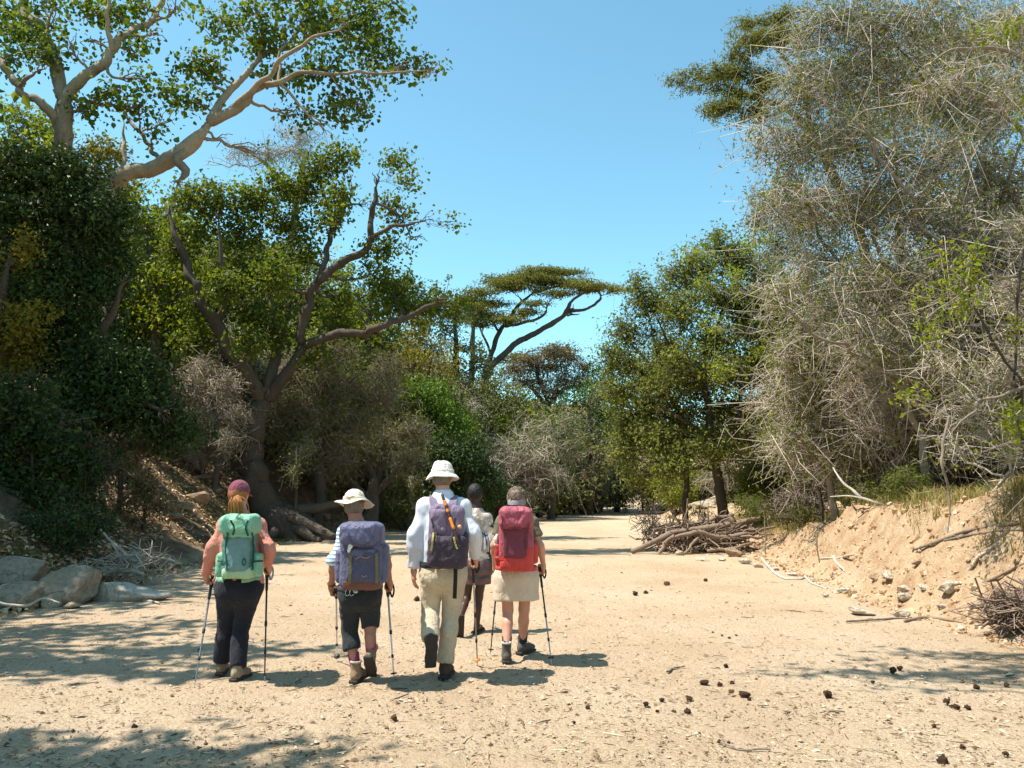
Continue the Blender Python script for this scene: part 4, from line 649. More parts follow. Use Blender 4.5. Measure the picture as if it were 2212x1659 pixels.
tree('thorn_bush', 'drooping grey thorn bush hanging into the view at the right edge', 'thorn bush', 10.5,
     [[(2420, 1060, 0, 18), (2380, 850, 0, 14), (2320, 700, 0, 9), (2260, 620, -.2, 6), (2180, 600, -.4, 4), (2090, 620, -.6, 3), (2000, 690, -.8, 2)], [(2380, 850, 0, 8), (2300, 820, -.3, 6), (2210, 830, -.5, 5), (2110, 880, -.8, 4), (2040, 950, -1, 2)], [(2330, 720, 0, 8), (2300, 500, .2, 7), (2230, 330, .3, 6), (2160, 240, .2, 5), (2050, 200, 0, 4), (1930, 200, -.2, 2)], [(2390, 900, 0, 10), (2300, 960, -.3, 8), (2200, 1000, -.5, 8), (2155, 1050, -.7, 9)], [(2300, 500, .2, 8), (2320, 250, .4, 8), (2200, 120, .3, 7), (2080, 105, .2, 6), (1990, 150, .1, 4)], [(2050, 900, -1, 4), (2035, 990, -1.1, 4), (2052, 1070, -1.1, 3), (2047, 1150, -1.1, 2)]],
     [(2180, 640, 60, 50), (2080, 640, 60, 40), (2190, 780, 50, 60), (2130, 830, 60, 50), (2060, 880, 50, 50), (2190, 900, 50, 50), (2120, 930, 50, 50), (2040, 960, 40, 40), (2180, 990, 50, 36), (2200, 500, 50, 60), (2190, 180, 60, 50), (2080, 160, 60, 40), (2000, 190, 50, 40), (2190, 60, 60, 50), (2030, 770, 50, 50)],
     L_airy, M_twig_d, .06, group=TH, seed=53, slim=.7, twig_mat=M_twig, dens=.012, per=4, sr=.25, twig=.0045, sub=9, spray=1.0, spray_len=.5, spray_r=.0042, gap=-.6, depth=.8, wob=.05, limb_r=.03, sag=.1, wr=.4)
tree('vine', 'climbing shrub with bright yellow green leaves among the grey twigs at the right edge', 'climber', 10.2,
     [[(2260, 1100, .3, 4), (2220, 950, .1, 4), (2190, 820, 0, 3), (2120, 700, -.2, 3), (2080, 600, -.2, 2)], [(2190, 820, 0, 3), (2210, 600, 0, 3), (2230, 300, 0, 2), (2170, 80, 0, 2)]],
     [(2070, 610, 36, 30), (2100, 650, 40, 26), (2060, 670, 26, 20), (2010, 720, 24, 20), (2195, 710, 20, 24), (2195, 900, 26, 36), (2170, 950, 24, 24), (2180, 60, 24, 24), (2120, 70, 24, 12), (2030, 545, 20, 18), (1990, 640, 20, 20), (1960, 860, 24, 18), (2205, 230, 18, 30), (2210, 280, 14, 30), (2100, 550, 30, 20)],
     L_lime, M_twig, .075, seed=54, dens=.028, per=6, sr=.16, twig=.004, sub=4, gap=-.7, depth=.8, wr=.5, limb_r=.015)
tree('vine', 'yellow green leafed shrub showing through the thicket above the tree stems', 'climber', 19,
     [[(1770, 1060, 0, 4), (1720, 900, 0, 4), (1660, 700, 0, 3), (1640, 560, 0, 2)]], [(1540, 705, 26, 14), (1590, 600, 30, 20), (1650, 760, 30, 20), (1640, 520, 34, 20), (1690, 620, 26, 20), (1560, 800, 30, 18), (1720, 830, 26, 18), (1670, 920, 30, 20), (1500, 545, 40, 14), (1520, 620, 30, 20)], L_lime, M_twig, .10, seed=55, dens=.05, per=7, sr=.24, twig=.006, sub=4, gap=-.7, wr=.5, limb_r=.02)
tree('tree', 'dull olive tree filling the gaps behind the grey thicket', 'tree', 24,
     [[(1960, 1000, 0, 12), (1950, 800, 0, 10), (1940, 500, 0, 7), (1930, 250, 0, 4)]], [(1760, 300, 80, 60), (1860, 250, 80, 70), (1980, 230, 90, 70), (2100, 250, 90, 80), (1780, 480, 80, 60), (1880, 430, 80, 70), (2000, 430, 90, 70), (2120, 450, 90, 80), (1760, 640, 80, 60), (1880, 620, 80, 70), (2000, 620, 90, 70), (2140, 650, 90, 80), (1820, 780, 80, 60), (1940, 800, 80, 70), (2060, 810, 90, 70), (2180, 850, 60, 80), (1900, 930, 80, 50), (2020, 950, 80, 50), (2140, 970, 80, 50), (1880, 120, 70, 50), (2020, 90, 80, 60), (2160, 100, 80, 60), (1770, 940, 60, 50), (1760, 160, 60, 50)],
     L_olive, M_twig, .12, seed=56, dens=.05, per=8, sr=.5, twig=.009, spray=.5, spray_len=1.1, spray_r=.010, twig_mat=M_twig, wr=.5, gap=-.4)
# --- dry brown shrubs on the left slope
tree('shrub', 'dry grey brown twiggy shrub on the slope left of the leaning trunk', 'shrub', 26,
     [[(470, 960, 0, 6), (465, 900, 0, 5), (450, 830, 0, 3)]], [(440, 800, 50, 40), (490, 830, 40, 40), (400, 830, 40, 40), (470, 890, 50, 36), (520, 900, 34, 40), (430, 880, 40, 30), (500, 950, 40, 26)], L_dry, M_twig, .085, seed=61, dens=.07, per=8, sr=.35, twig=.008, spray=3, spray_len=.6, spray_r=.008, wr=.4)
tree('shrub', 'reddish brown dry shrub below the drooping evergreen branches', 'shrub', 19,
     [[(260, 1030, 0, 5), (262, 980, 0, 4), (270, 940, 0, 3)]], [(250, 960, 44, 30), (290, 970, 40, 30), (330, 960, 36, 22), (270, 1000, 40, 22)], L_dry, M_twig_d, .075, seed=62, dens=.06, per=8, sr=.28, twig=.006, spray=2, spray_len=.45, spray_r=.006, wr=.5)
tree('shrub', 'small yellow green shrub at the foot of the leaning trunk', 'shrub', 27,
     [[(640, 1040, 0, 4), (640, 1010, 0, 3), (645, 980, 0, 2)]], [(645, 985, 34, 26), (630, 1010, 26, 20), (665, 960, 30, 26)], L_olive, M_twig, .09, seed=63, dens=.08, per=8, sr=.3, twig=.007, spray=2, spray_len=.5, spray_r=.006, wr=.5)
tree('shrub', 'olive twiggy shrub on the far left bank above the brown ledge', 'shrub', 43,
     [[(930, 1090, 0, 6), (930, 1040, 0, 5), (935, 990, 0, 3)]], [(930, 960, 50, 30), (880, 1000, 40, 36), (930, 1010, 40, 36), (860, 940, 40, 30)], L_olive, M_twig_d, .12, seed=64, dens=.09, per=8, sr=.4, twig=.01, spray=2, spray_len=.6, spray_r=.01, wr=.5)
for i, (x, y, w, h, lab) in enumerate([(1650, 1095, 40, 26, 'low green weedy shrub left of the dark heap of twigs'), (1730, 1105, 30, 18, 'low green shrub in front of the dark heap of twigs'), (1860, 1060, 40, 22, 'dark green low shrub on the crest beside the bleached branch'), (1960, 1040, 46, 26, 'low green shrub on the crest right of the bleached branch'), (1610, 1085, 30, 20, 'small green shrub right of the two trunked tree'), (1510, 1105, 30, 16, 'small yellow green shrub between the two tree stems')]):
    tree('shrub', lab, 'shrub', [20.5, 19.5, 16.2, 14.2, 23, 28][i], [[(x, y + h, 0, 1.2), (x, y + h * .4, 0, 1.2), (x + 4, y - h * .2, 0, 1)]], [(x, y, w, h), (x - w * .6, y + h * .3, w * .6, h * .7), (x + w * .6, y + h * .3, w * .6, h * .7)],
         L_mid if i != 5 else L_lime, M_twig_d, .05 + .001 * i, group='low green shrubs along the right bank', seed=70 + i, dens=.13, per=8, sr=.18, twig=.004, spray=1, spray_len=.3, spray_r=.004, wr=.45, depth=.8)
# --- trees standing outside the view on the left bank: they throw the shade over the bank and the sand
def shade_tree(x, y, blobs, label, seed, leaf=L_mid, Ls=.22, bare=False):
    rs = np.random.RandomState(seed); b = np.array([x, y, H1(x, y)]); root = thing('tree', b, label, 'tree')
    top = np.array([x + .5, y, b[2] + 6.0]); g = Geo(); V, F = tube(np.vstack([b - [0, 0, .3], b + [.2, .1, 2.5], top]), [.34, .27, .16], 14, 10); g.add(V, F); g.obj('trunk', M_bark, root)
    tw, lv = Geo(), Geo()
    for c, r in blobs:
        c, r = np.array(c, float), np.array(r, float); st = b + (top - b) * rs.uniform(.6, 1, (1, 1)); m = curve_batch(rs, st, c[None], 9, .12)[0]; V, F = sweep(m, np.linspace(.11, .04, 9), 6); tw.add(V, F)
        E = ell_pts(rs, c, r, 16, .4); SB = curve_batch(rs, m[rs.randint(5, 9, 16)], E, 6, .15); V, F = sweep(SB, np.linspace(.035, .012, 6)[None].repeat(16, 0), 4); tw.add(V, F)
        n = int(54 * r[0] * max(r[1], .35)); S = SB[rs.randint(0, 16, n), rs.randint(2, 6, n)] + rs.normal(0, .4, (n, 3)) * [1.3, min(1, r[1]), .4]
        if bare:
            Tq = curve_batch(rs, SB[rs.randint(0, 16, n), rs.randint(2, 6, n)], S + rs.normal(0, .5, (n, 3)), 4, .2); V, F = sweep(Tq, np.array([.012, .01, .008, .005])[None].repeat(n, 0), 3); tw.add(V, F)
        else:
            C = np.repeat(S, 9, 0) + rs.normal(0, .22, (n * 9, 3)) * [1.4, min(1, .3 + r[1]), 1]; V, F, k = leaf_geo(rs, C, Ls * np.ones(len(C)), .7); lv.add(V, F, rs.rand(len(V)))
    tag(tw.obj('branches', M_bark, root), kind='stuff')
    if lv.n: tag(lv.obj('crown', leaf, root, False), kind='stuff')
shade_tree(-17, 11, [((-14.5, 12.3, 11), (2.2, 2.0, .8)), ((-12.8, 11.2, 10.4), (1.7, 1.5, .6)), ((-15.5, 14.5, 11.5), (2.2, 1.8, .8)), ((-12.5, 12, 10.2), (2.2, 2.2, 1)), ((-14, 14.5, 11), (2.4, 2, 1)), ((-13.5, 10, 9.4), (2.2, 2, 1)), ((-15.5, 17, 12), (2.5, 2.2, 1)), ((-12, 14, 10.6), (1.4, 1.5, .8))], "tall tree on the left bank outside the view shading the slope", 84)
shade_tree(-13.5, 6.5, [((-8.3, 6.9, 8.6), (1.8, .32, .4)), ((-7.8, 6.4, 8.9), (1.3, .22, .3)), ((-7.0, 7.4, 8.8), (1.3, .22, .3)), ((-9.5, 8.6, 9.0), (1.6, .6, .6)), ((-11, 7.5, 9.2), (1.8, 1.2, .6)), ((-12, 10, 9.3), (2, 1.6, .8)), ((-13.2, 13, 10), (2.2, 2, .9)), ((-11, 11.5, 9.4), (1.2, 1.1, .6)), ((-14, 16, 11), (2.2, 2, .9))], 'spreading tree on the left bank just outside the view shading the sand', 81)
shade_tree(-11.5, 2.0, [((-7.6, 4.3, 8.8), (1.9, .3, .4)), ((-6.4, 4.15, 8.6), (1.3, .22, .3)), ((-9.5, 4.2, 9.2), (1.6, .4, .5)), ((-5.6, 3.7, 8.5), (1.0, .3, .3)), ((-7, 3.5, 8.8), (1.8, .3, .5))], 'tree on the left bank beside the camera shading the near sand', 82)
shade_tree(6.8, 3.0, [((-.9, 6.35, 8.6), (1.5, .12, .25)), ((.3, 6.5, 8.8), (1.5, .14, .25)), ((.6, 7.15, 8.9), (1.4, .12, .25)), ((1.6, 6.8, 9.0), (1.3, .16, .3)), ((1.9, 7.3, 8.8), (1.3, .16, .3)), ((2.8, 7.0, 8.8), (1.4, .3, .3)), ((3.4, 6.5, 8.6), (1.2, .3, .3))], 'feathery tree on the right bank above the view dropping thin twig shadows', 83, leaf=L_airy, Ls=.12)

# --- background masses: the wood behind the first trees
def wood(name, label, spots, leaf, Ls, per, seed, rr=(1.0, 2.2), hh=(1.0, 4.0), twm=M_twig_d):
    rs = np.random.RandomState(seed); n = len(spots); X, Y = spots[:, 0], spots[:, 1]; z = H(X, Y); hgt = rs.uniform(*hh, n); r = rs.uniform(*rr, n)
    C = np.stack([X, Y, z + hgt], 1); per_c = per; Sp = np.repeat(C, per_c, 0) + unit(rs.normal(size=(n * per_c, 3))) * (rs.rand(n * per_c, 1) ** .4) * np.repeat(np.stack([r, r, r * .75], 1), per_c, 0)
    A = np.repeat(np.stack([X, Y, z + hgt * .3], 1), per_c, 0); A = A + (Sp - A) * rs.uniform(.3, .7, (len(Sp), 1))
    g = Geo(); T = curve_batch(rs, A, Sp, 4, .15); sc = np.repeat(Y, per_c)[:, None] / 30; V, F = sweep(T, np.array([.016, .013, .01, .006])[None] * np.clip(sc, .6, 2.5), 3); g.add(V, F, rs.rand(len(V)))
    o = thing(name, (X.mean(), Y.mean(), z.mean()), label, 'wood'); tag(o, kind='stuff'); tag(g.obj('branches', twm, o), kind='stuff')
    Cc = np.repeat(Sp, 9, 0) + rs.normal(0, .3, (len(Sp) * 9, 3)) * np.clip(np.repeat(sc, 9, 0), .7, 2); V, F, k = leaf_geo(rs, Cc, Ls * np.clip(np.repeat(sc[:, 0], 9), .7, 2.2), .6); lv = Geo(); lv.add(V, F, np.clip(np.repeat(np.repeat(np.repeat(rs.rand(n) * .6, per_c), 9) + .4 * rs.rand(len(Cc)), k), 0, 1))
    tag(lv.obj('crown', leaf, o, False), kind='stuff')
rsw = np.random.RandomState(90)
def side_spots(n, y0, y1, off0, off1, left, pw=1.0):
    Y = y0 + (y1 - y0) * rsw.rand(n) ** pw; d = rsw.uniform(off0, off1, n); X = np.interp(Y, YL, XLv) - d if left else np.interp(Y, YR, XRv) + d; return np.stack([X, Y], 1)
fx = rsw.uniform(-30, 75, 110); fy = rsw.uniform(105, 150, 110); wood('far_wood', 'distant wood closing the view where the riverbed bends away', np.stack([fx, fy], 1), L_green, .12, 16, 95, (2.0, 4.0), (1.0, 10.0))
PCH = {}
def bush_proto(h, r, leaf, Ls, nleaf, ntwig, twm, seed, twl=.5, twr=.007, wr=.6, name='shrub', low=.15):
    """a many stemmed bush round the origin: stems, branches, crown"""
    rs = np.random.RandomState(seed); root = bpy.data.objects.new(name, None); g = Geo(); ns = 8; a = rs.uniform(0, 6.28, ns); q = rs.uniform(.15, .6, ns) * r
    B = np.stack([np.cos(a) * .12, np.sin(a) * .12, np.full(ns, -.25)], 1); E = np.stack([np.cos(a) * q, np.sin(a) * q, h * rs.uniform(.55, .9, ns)], 1); S = curve_batch(rs, B, E, 9, .12, .05); V, F = sweep(S, np.linspace(.045, .012, 9)[None] * (h / 3) * rs.uniform(.6, 1.3, (ns, 1)), 6); g.add(V, F, .5); st = g.obj('stems', M_bark_d, None); st.parent = root; st.location = (0, 0, 0)
    tw = Geo(); m = 60; c = np.array([0, 0, h * .55]); rad = np.array([r, r, h * .5]); E = ell_pts(rs, c, rad, m, .4); A = S[rs.randint(0, ns, m), rs.randint(2, 9, m)]; SB = curve_batch(rs, A, E, 6, .15, .05); V, F = sweep(SB, np.linspace(.018, .007, 6)[None].repeat(m, 0), 4); tw.add(V, F, np.repeat(rs.rand(m), 24))
    i1, i2, fr_ = rs.randint(0, m, ntwig), rs.randint(0, 5, ntwig), rs.rand(ntwig, 1); T0 = SB[i1, i2] * (1 - fr_) + SB[i1, i2 + 1] * fr_; d = unit(unit(T0 - c) * .25 + rs.normal(size=T0.shape)); T1 = T0 + d * (twl * rs.lognormal(-.2, .45, ntwig))[:, None]; T1[:, 2] -= .2 * np.linalg.norm(T1 - T0, axis=1); TW = curve_batch(rs, T0, T1, 4, .6, .05); V, F = sweep(TW, np.array([1.2, 1, .8, .35])[None] * twr * rs.uniform(.6, 1.4, (ntwig, 1)), 3); tw.add(V, F, np.repeat(rs.rand(ntwig), 12)); o = tag(tw.obj('branches', twm, None), kind='stuff'); o.parent = root
    if nleaf:
        k = 10; n = nleaf // k; Sp = TW[rs.randint(0, ntwig, n), rs.randint(1, 4, n)]; Sp = Sp[noise(Sp * 1.3, seed) > -.45]; n = len(Sp); C = np.repeat(Sp, k, 0) + rs.normal(size=(n * k, 3)) * .16; V, F, kk = leaf_geo(rs, C, Ls * np.ones(len(C)), wr, .55); lv = Geo(); lv.add(V, F, np.clip(np.repeat(np.repeat(rs.rand(n) * .55, k) + .45 * rs.rand(n * k), kk), 0, 1)); o = tag(lv.obj('crown', leaf, None, False), kind='stuff'); o.parent = root
    ch = [o for o in bpy.data.objects if o.parent is root]
    for o in ch: COL.objects.unlink(o)
    PCH[root.name] = ch; return root
PB = {'olive': bush_proto(3.2, 1.9, L_olive, .13, 6500, 900, M_twig_d, 201), 'green': bush_proto(3.4, 1.9, L_mid, .14, 6500, 700, M_twig_d, 202), 'dark': bush_proto(2.6, 1.7, L_dark, .13, 6000, 500, M_twig_d, 203), 'grey': bush_proto(3.0, 1.9, L_grey, .11, 4500, 1600, M_twig, 204, .7, .008, .5), 'dry': bush_proto(2.2, 1.6, L_dry, .10, 3000, 1600, M_twig, 205, .6, .007, .5), 'lime': bush_proto(3.2, 1.7, L_lime, .13, 5500, 600, M_twig_d, 206),
      'thorn': bush_proto(4.6, 2.3, L_airy, .085, 2600, 3600, M_twig, 207, .6, .0064, .4, 'thorn_bush')}
used = set()
def put(kind, x, y, sc, label, cat, group, rz, flat=1.0, dz=0.0):
    src = PB[kind]; r = src.copy(); COL.objects.link(r); r.location = (x, y, H1(x, y) + dz); r.scale = (sc, sc, sc * flat); r.rotation_euler = (0, 0, rz); tag(r, label, cat, group)
    for ch in PCH[src.name]:
        c = ch.copy(); COL.objects.link(c); c.parent = r
        if ch.get('kind'): c['kind'] = ch['kind']
def fill(spots, kinds, sc, where, flat=1.0):
    for i, (x, y) in enumerate(spots):
        k = kinds[rsw.randint(len(kinds))]; w = {'olive': 'olive green', 'green': 'mid green', 'dark': 'dark green', 'grey': 'grey green twiggy', 'dry': 'dry tan brown', 'lime': 'bright yellow green', 'thorn': 'bare grey'}[k]
        put(k, x, y, rsw.uniform(*sc), '%s %s %s' % (w, 'thorn bush' if k == 'thorn' else 'shrub', where), 'thorn bush' if k == 'thorn' else 'shrub', 'shrubs %s' % where, rsw.uniform(0, 6.28), flat * rsw.uniform(.85, 1.2))
fill(side_spots(46, 30, 58, 2.5, 9, True), ['olive', 'green', 'grey', 'olive', 'lime'], (.9, 1.6), 'crowding the wood of the left bank beyond the leaning fig')
fill(side_spots(34, 34, 70, 8, 22, True), ['olive', 'green', 'grey', 'lime'], (1.5, 2.6), 'high on the far left slope')
fill(side_spots(26, 16, 32, 8, 17, True), ['green', 'olive', 'dark', 'dry'], (.9, 1.5), 'on the upper left slope behind the evergreen')
fill(side_spots(40, 58, 98, 1.0, 9, True), ['grey', 'green', 'olive', 'dark'], (1.0, 1.9), 'at the far left bend')
fill(side_spots(34, 44, 98, 2.5, 12, False), ['olive', 'green', 'grey', 'lime'], (1.0, 1.9), 'at the far right bend')
fill(side_spots(34, 24, 46, 5.0, 16, False), ['olive', 'green', 'grey', 'olive'], (1.0, 1.8), 'in the wood behind the right bank trees')
fill(side_spots(22, 16, 30, 5.0, 13, False), ['thorn', 'grey', 'thorn'], (1.0, 1.7), 'in the depth of the right bank thicket')
for i, (x, y, k, sc, lab) in enumerate([(8.6, 16.5, 'thorn', 1.0, 'bare grey thorn bush nearest the bleached branch'), (9.8, 14.6, 'thorn', 1.15, 'bare grey thorn bush right of the bleached branch'), (10.2, 17.5, 'thorn', 1.5, 'tall bare thorn bush behind the bleached branch'), (11.6, 15.5, 'thorn', 1.5, 'tall bare thorn bush toward the right edge'), (9.2, 20.5, 'thorn', 1.35, 'bare grey thorn bush behind the dark heap of twigs'), (10.6, 12.6, 'grey', .9, 'grey green twiggy shrub near the right edge on the crest'), (12.8, 18.5, 'thorn', 1.9, 'tallest bare thorn bush at the back of the thicket'), (11.2, 20.5, 'grey', 1.6, 'grey green twiggy bush at the back of the thicket'), (8.7, 18.7, 'grey', .8, 'grey green bush behind the green shrubs on the crest')]):
    put(k, x, y, sc, lab, 'thorn bush' if k == 'thorn' else 'shrub', TH, i * 1.3)
for i, (px, py, D, k, sc, lab) in enumerate([(870, 1100, 34, 'olive', .8, 'olive shrub between the two white hats on the bank'), (1115, 1095, 46, 'grey', 1.7, 'tall grey green bush with pale stems left of the bend'), (1165, 1090, 52, 'green', 2.0, 'green bush over the pale ledge at the bend'), (1250, 1088, 62, 'grey', 2.4, 'tall grey bush over the far left bank'), (1215, 1090, 58, 'olive', 2.3, 'tall olive bush at the bend under the brownish thorn tree'), (1295, 1080, 70, 'green', 2.6, 'tall green bush at the very end of the riverbed'), (1270, 1085, 76, 'olive', 3.0, 'tall olive bush closing the riverbed'), (1145, 1090, 60, 'olive', 2.6, 'large olive bush behind the bend shrubs'), (1080, 1098, 41, 'dark', .9, 'dark green bush beside the grey green bush'), (700, 1115, 33, 'dry', .9, 'dry brown bush behind the slender thorn tree'), (790, 1105, 35, 'olive', 1.0, 'olive bush behind the many stemmed shrub'), (430, 990, 27, 'dry', .9, 'dry tan bush left of the leaning fig trunk'), (330, 1010, 24, 'dark', .7, 'dark bush at the end of the drooping evergreen branches'), (60, 1080, 16, 'dark', .8, 'dark bush in the shade at the left edge'), (170, 1090, 17, 'dark', .6, 'small dark bush under the evergreen trunk'),
    (1330, 1075, 66, 'green', 1.3, 'green bush above the far white rocks'), (1400, 1075, 60, 'olive', 1.2, 'olive bush above the far white rocks'), (1640, 1080, 27, 'green', .7, 'green bush right of the two trunked tree'), (1460, 1080, 52, 'lime', 1.1, 'yellow green bush behind the slim trunks')]):
    q = P(px, py, D); put(k, q[0], q[1], sc, lab, 'shrub', None, i * 2.1)

# ------------------------------------------------------------------ dead wood
def wood_line(name, pts, label, mat, cat='branch', group=None, dy=0.0, wob=.03, parent=None, n=18, D=None, seed=0, fork=()):
    """pts (px, py, radius px, height over ground or None): lies on the ground where the photo shows it"""
    out = []
    for q in pts:
        if D is None: g = G(q[0], q[1]); s = FOC / g[1]; out.append([*g + np.array([0, 0, q[2] / s * .7]), q[2] / s])
        else: s = FOC / (D + (q[3] if len(q) > 3 else 0)); out.append([*P(q[0], q[1], D + (q[3] if len(q) > 3 else 0)), q[2] / s])
    out = np.array(out); c = crom(out, n); c[:, :3] += wob * noise(np.stack([np.linspace(0, 5, n), np.full(n, seed + .5), np.full(n, 2.2)], -1)[:, None] + np.array([[0, 0, 0], [0, 9, 0], [0, 0, 9]])[None], seed)
    V, F = tube(c[:, :3], np.maximum(c[:, 3], .003), n, 8); V = V + c[:, 3].mean() * .25 * noise(V[:, None] / max(c[:, 3].mean() * 2, .02) + np.array([[0, 0, 0], [7.3, 0, 0], [0, 7.3, 0]]), seed)
    g = Geo(); g.add(V, F, .5); base = c[n // 2, :3].copy()
    if parent is None: base[2] = min(base[2], c[:, 2].min()); return tag(g.obj(name, mat, None, base=base), label, cat, group)
    return g.obj(name, mat, parent)
def brush(name, label, px, py, w, h, D, n, mat, r, ln, seed, flat=.5, cat='brush pile', logs=()):
    rs = np.random.RandomState(seed); c = P(px, py, D); s = FOC / D; c[2] = max(c[2], H1(c[0], c[1])); b = np.array([c[0], c[1], H1(c[0], c[1])]); root = thing(name, b, label, cat)
    R3 = np.array([w / s / 2, w / s * .32, h / s / 2]); A = ell_pts(rs, c, R3, n, .5); d = unit(rs.normal(size=(n, 3)) * np.array([1, .7, flat])); L = rs.uniform(.35, 1.2, n)[:, None] * ln
    Pn = curve_batch(rs, A - d * L * .5, A + d * L * .5, 5, .18); zz = H(Pn[..., 0], Pn[..., 1]) + .01; Pn[..., 2] = np.maximum(Pn[..., 2], zz); V, F = sweep(Pn, np.array([1, 1, .9, .7, .4])[None] * r * rs.uniform(.5, 1.7, (n, 1)), 4)
    g = Geo(); g.add(V, F, np.repeat(rs.rand(n), 20)); tag(g.obj('sticks', mat, root), kind='stuff')
    for i, lg in enumerate(logs): wood_line('log', lg, None, mat, parent=root, D=D, seed=seed + i, wob=.05)
    return root
brush('brush_pile', 'pile of grey brown driftwood and sticks washed up on the edge of the right bank', 1515, 1156, 240, 54, 22, 380, M_drift, .018, 1.3, 101,
      logs=[[(1368, 1193, 5, -1.0), (1418, 1168, 6, -1.0), (1450, 1152, 6.5, -.8), (1500, 1146, 7, -.6), (1560, 1138, 7, -.4), (1640, 1120, 5, 0)], [(1450, 1160, 4, -1.0), (1510, 1150, 5, -.9), (1555, 1160, 5, -.8), (1610, 1152, 5, -.6)], [(1420, 1200, 4, -1.3), (1440, 1172, 4, -1.0), (1455, 1160, 4, -.9)], [(1480, 1195, 3, -1.2), (1500, 1170, 3, -1), (1520, 1150, 3, -.9)], [(1500, 1135, 4, 0), (1540, 1120, 4.5, .2), (1580, 1112, 4, .3)], [(1590, 1150, 6, -.4), (1583, 1125, 7, -.4), (1578, 1108, 5, -.4)], [(1530, 1190, 3, -1.2), (1580, 1185, 3.5, -1.2), (1625, 1176, 3, -1)]])
brush('brush_pile', 'dark round heap of dead thorn twigs on the crest of the right bank', 1722, 1096, 120, 62, 20.5, 560, M_twig_d, .009, .8, 102, .9)
brush('brush_pile', 'heap of dead brush and dark sticks at the right edge of the sand', 2225, 1325, 170, 62, 8.9, 380, M_drift, .007, .8, 103, .4)
brush('brush_pile', 'tangle of thin dead reddish stems at the river end of the driftwood', 1405, 1130, 70, 90, 22.5, 90, M_twig_d, .008, .9, 104, 1.3)
brush('brush_pile', 'tangle of grey dead sticks on the shaded bank behind the big boulder', 285, 1215, 180, 66, 14, 110, M_twig, .008, .8, 105, .5,
      logs=[[(215, 1150, 3, .8), (265, 1190, 3, .3), (300, 1232, 3, -.2)], [(240, 1165, 2, .6), (255, 1200, 2, .3), (258, 1225, 2, 0)], [(215, 1228, 3, .2), (262, 1232, 4, .0), (308, 1242, 4, -.3)]])
wood_line('dead_branch', [(1797, 1010, 1.2, .6), (1812, 1032, 2.2, .3), (1840, 1058, 3, .1), (1860, 1076, 3.4, 0), (1900, 1084, 2, .0)], 'bleached white forked dead branch on the crest of the right bank', M_twig_w, D=15, seed=3)
wood_line('dead_branch', [(1795, 1074, 1.0, .4), (1840, 1072, 1.8, .2), (1890, 1084, 1.8, 0), (1915, 1092, 1.2, 0)], 'thin white dead stick lying under the bleached forked branch', M_twig_w, D=14.8, seed=4)
RT = 'roots and sticks on the eroded right bank'
for i, (pts, lab, m) in enumerate([
    ([(1645, 1208, 3), (1662, 1228, 3.2), (1690, 1250, 3.2), (1722, 1254, 3), (1742, 1246, 2)], 'pale bent root like a flat letter V above the row of white stones', M_twig_w), ([(1738, 1248, 2.5), (1755, 1262, 2.5), (1785, 1272, 1.5)], 'pale root end leading down right of the bent root', M_twig_w),
    ([(1800, 1204, 3), (1812, 1222, 3), (1825, 1236, 2)], 'short pale stub sticking out of the orange bank', M_twig_w), ([(1978, 1192, 2.5), (2030, 1170, 3), (2090, 1150, 3.5), (2160, 1138, 4), (2230, 1128, 4)], 'long dark branch lying up the slope to the right edge', M_twig_d),
    ([(2040, 1170, 2), (2100, 1158, 2.5), (2170, 1150, 2.5), (2225, 1145, 2.5)], 'thin dark stick lying below the long branch on the right slope', M_twig_d), ([(2088, 1240, 2.5), (2118, 1205, 3.5), (2150, 1180, 3), (2165, 1172, 2)], 'forked grey stick lying across the right slope', M_twig),
    ([(1770, 1210, 2.2), (1805, 1206, 2.2), (1850, 1200, 1.8)], 'straight pale stick flat on the orange bank', M_twig), ([(1830, 1345, 2), (1930, 1338, 2.2), (1990, 1340, 2)], 'thin stick lying beside the flat white stone', M_twig_d), ([(1955, 1345, 2.4), (2000, 1336, 3.4), (2055, 1342, 2.6), (2080, 1346, 1.5)], 'knobbly brown root on the sand near the twig shadow', M_drift),
    ([(2060, 1275, 2.2), (2140, 1255, 3), (2225, 1215, 3.2)], 'brown branch rising to the right edge above the dead brush', M_drift), ([(1440, 1455, 2), (1458, 1443, 2.2), (1478, 1440, 1.6)], 'small curved stick on the open sand', M_twig_d), ([(1560, 1607, 1.6), (1600, 1620, 2), (1665, 1622, 1.5)], 'thin dark twig in the foreground sand', M_twig_d),
    ([(1785, 1540, 2.6), (1800, 1540, 2), (1822, 1538, 1.6)], 'short thick twig below the lone dark clod', M_drift), ([(420, 1035, 4), (470, 1028, 5), (530, 1022, 3)], 'fallen log on the leaf littered left slope', M_drift), ([(190, 1290, 2), (250, 1294, 2.4), (320, 1300, 3), (345, 1306, 2)], 'pale stick lying over the flat rock slab', M_twig_w)]):
    wood_line('stick', pts, lab, m, 'stick', RT if i < 11 else 'sticks lying on the sand and left bank', seed=20 + i, wob=.015)
wood_line('stake', [(1770, 1216, 1.4), (1766, 1190, 1.4), (1764, 1172, 2), (1765, 1150, 1)], 'thin upright dead stem standing on the orange bank', M_drift, 'stem', D=14.5, seed=41, wob=.01)
wood_line('stake', [(888, 1098, 8), (887, 1060, 7), (890, 1032, 7)], 'pale broken tree stump standing left of the tall man', M_twig, 'stump', D=34, seed=42, wob=.03)
wood_line('dead_branch', [(-10, 1296, 2.5), (25, 1304, 3), (60, 1306, 3), (95, 1290, 2.2), (128, 1302, 1.6)], 'pale forked twig in front of the boulder at the left edge', M_twig_w, D=9.8, seed=43)
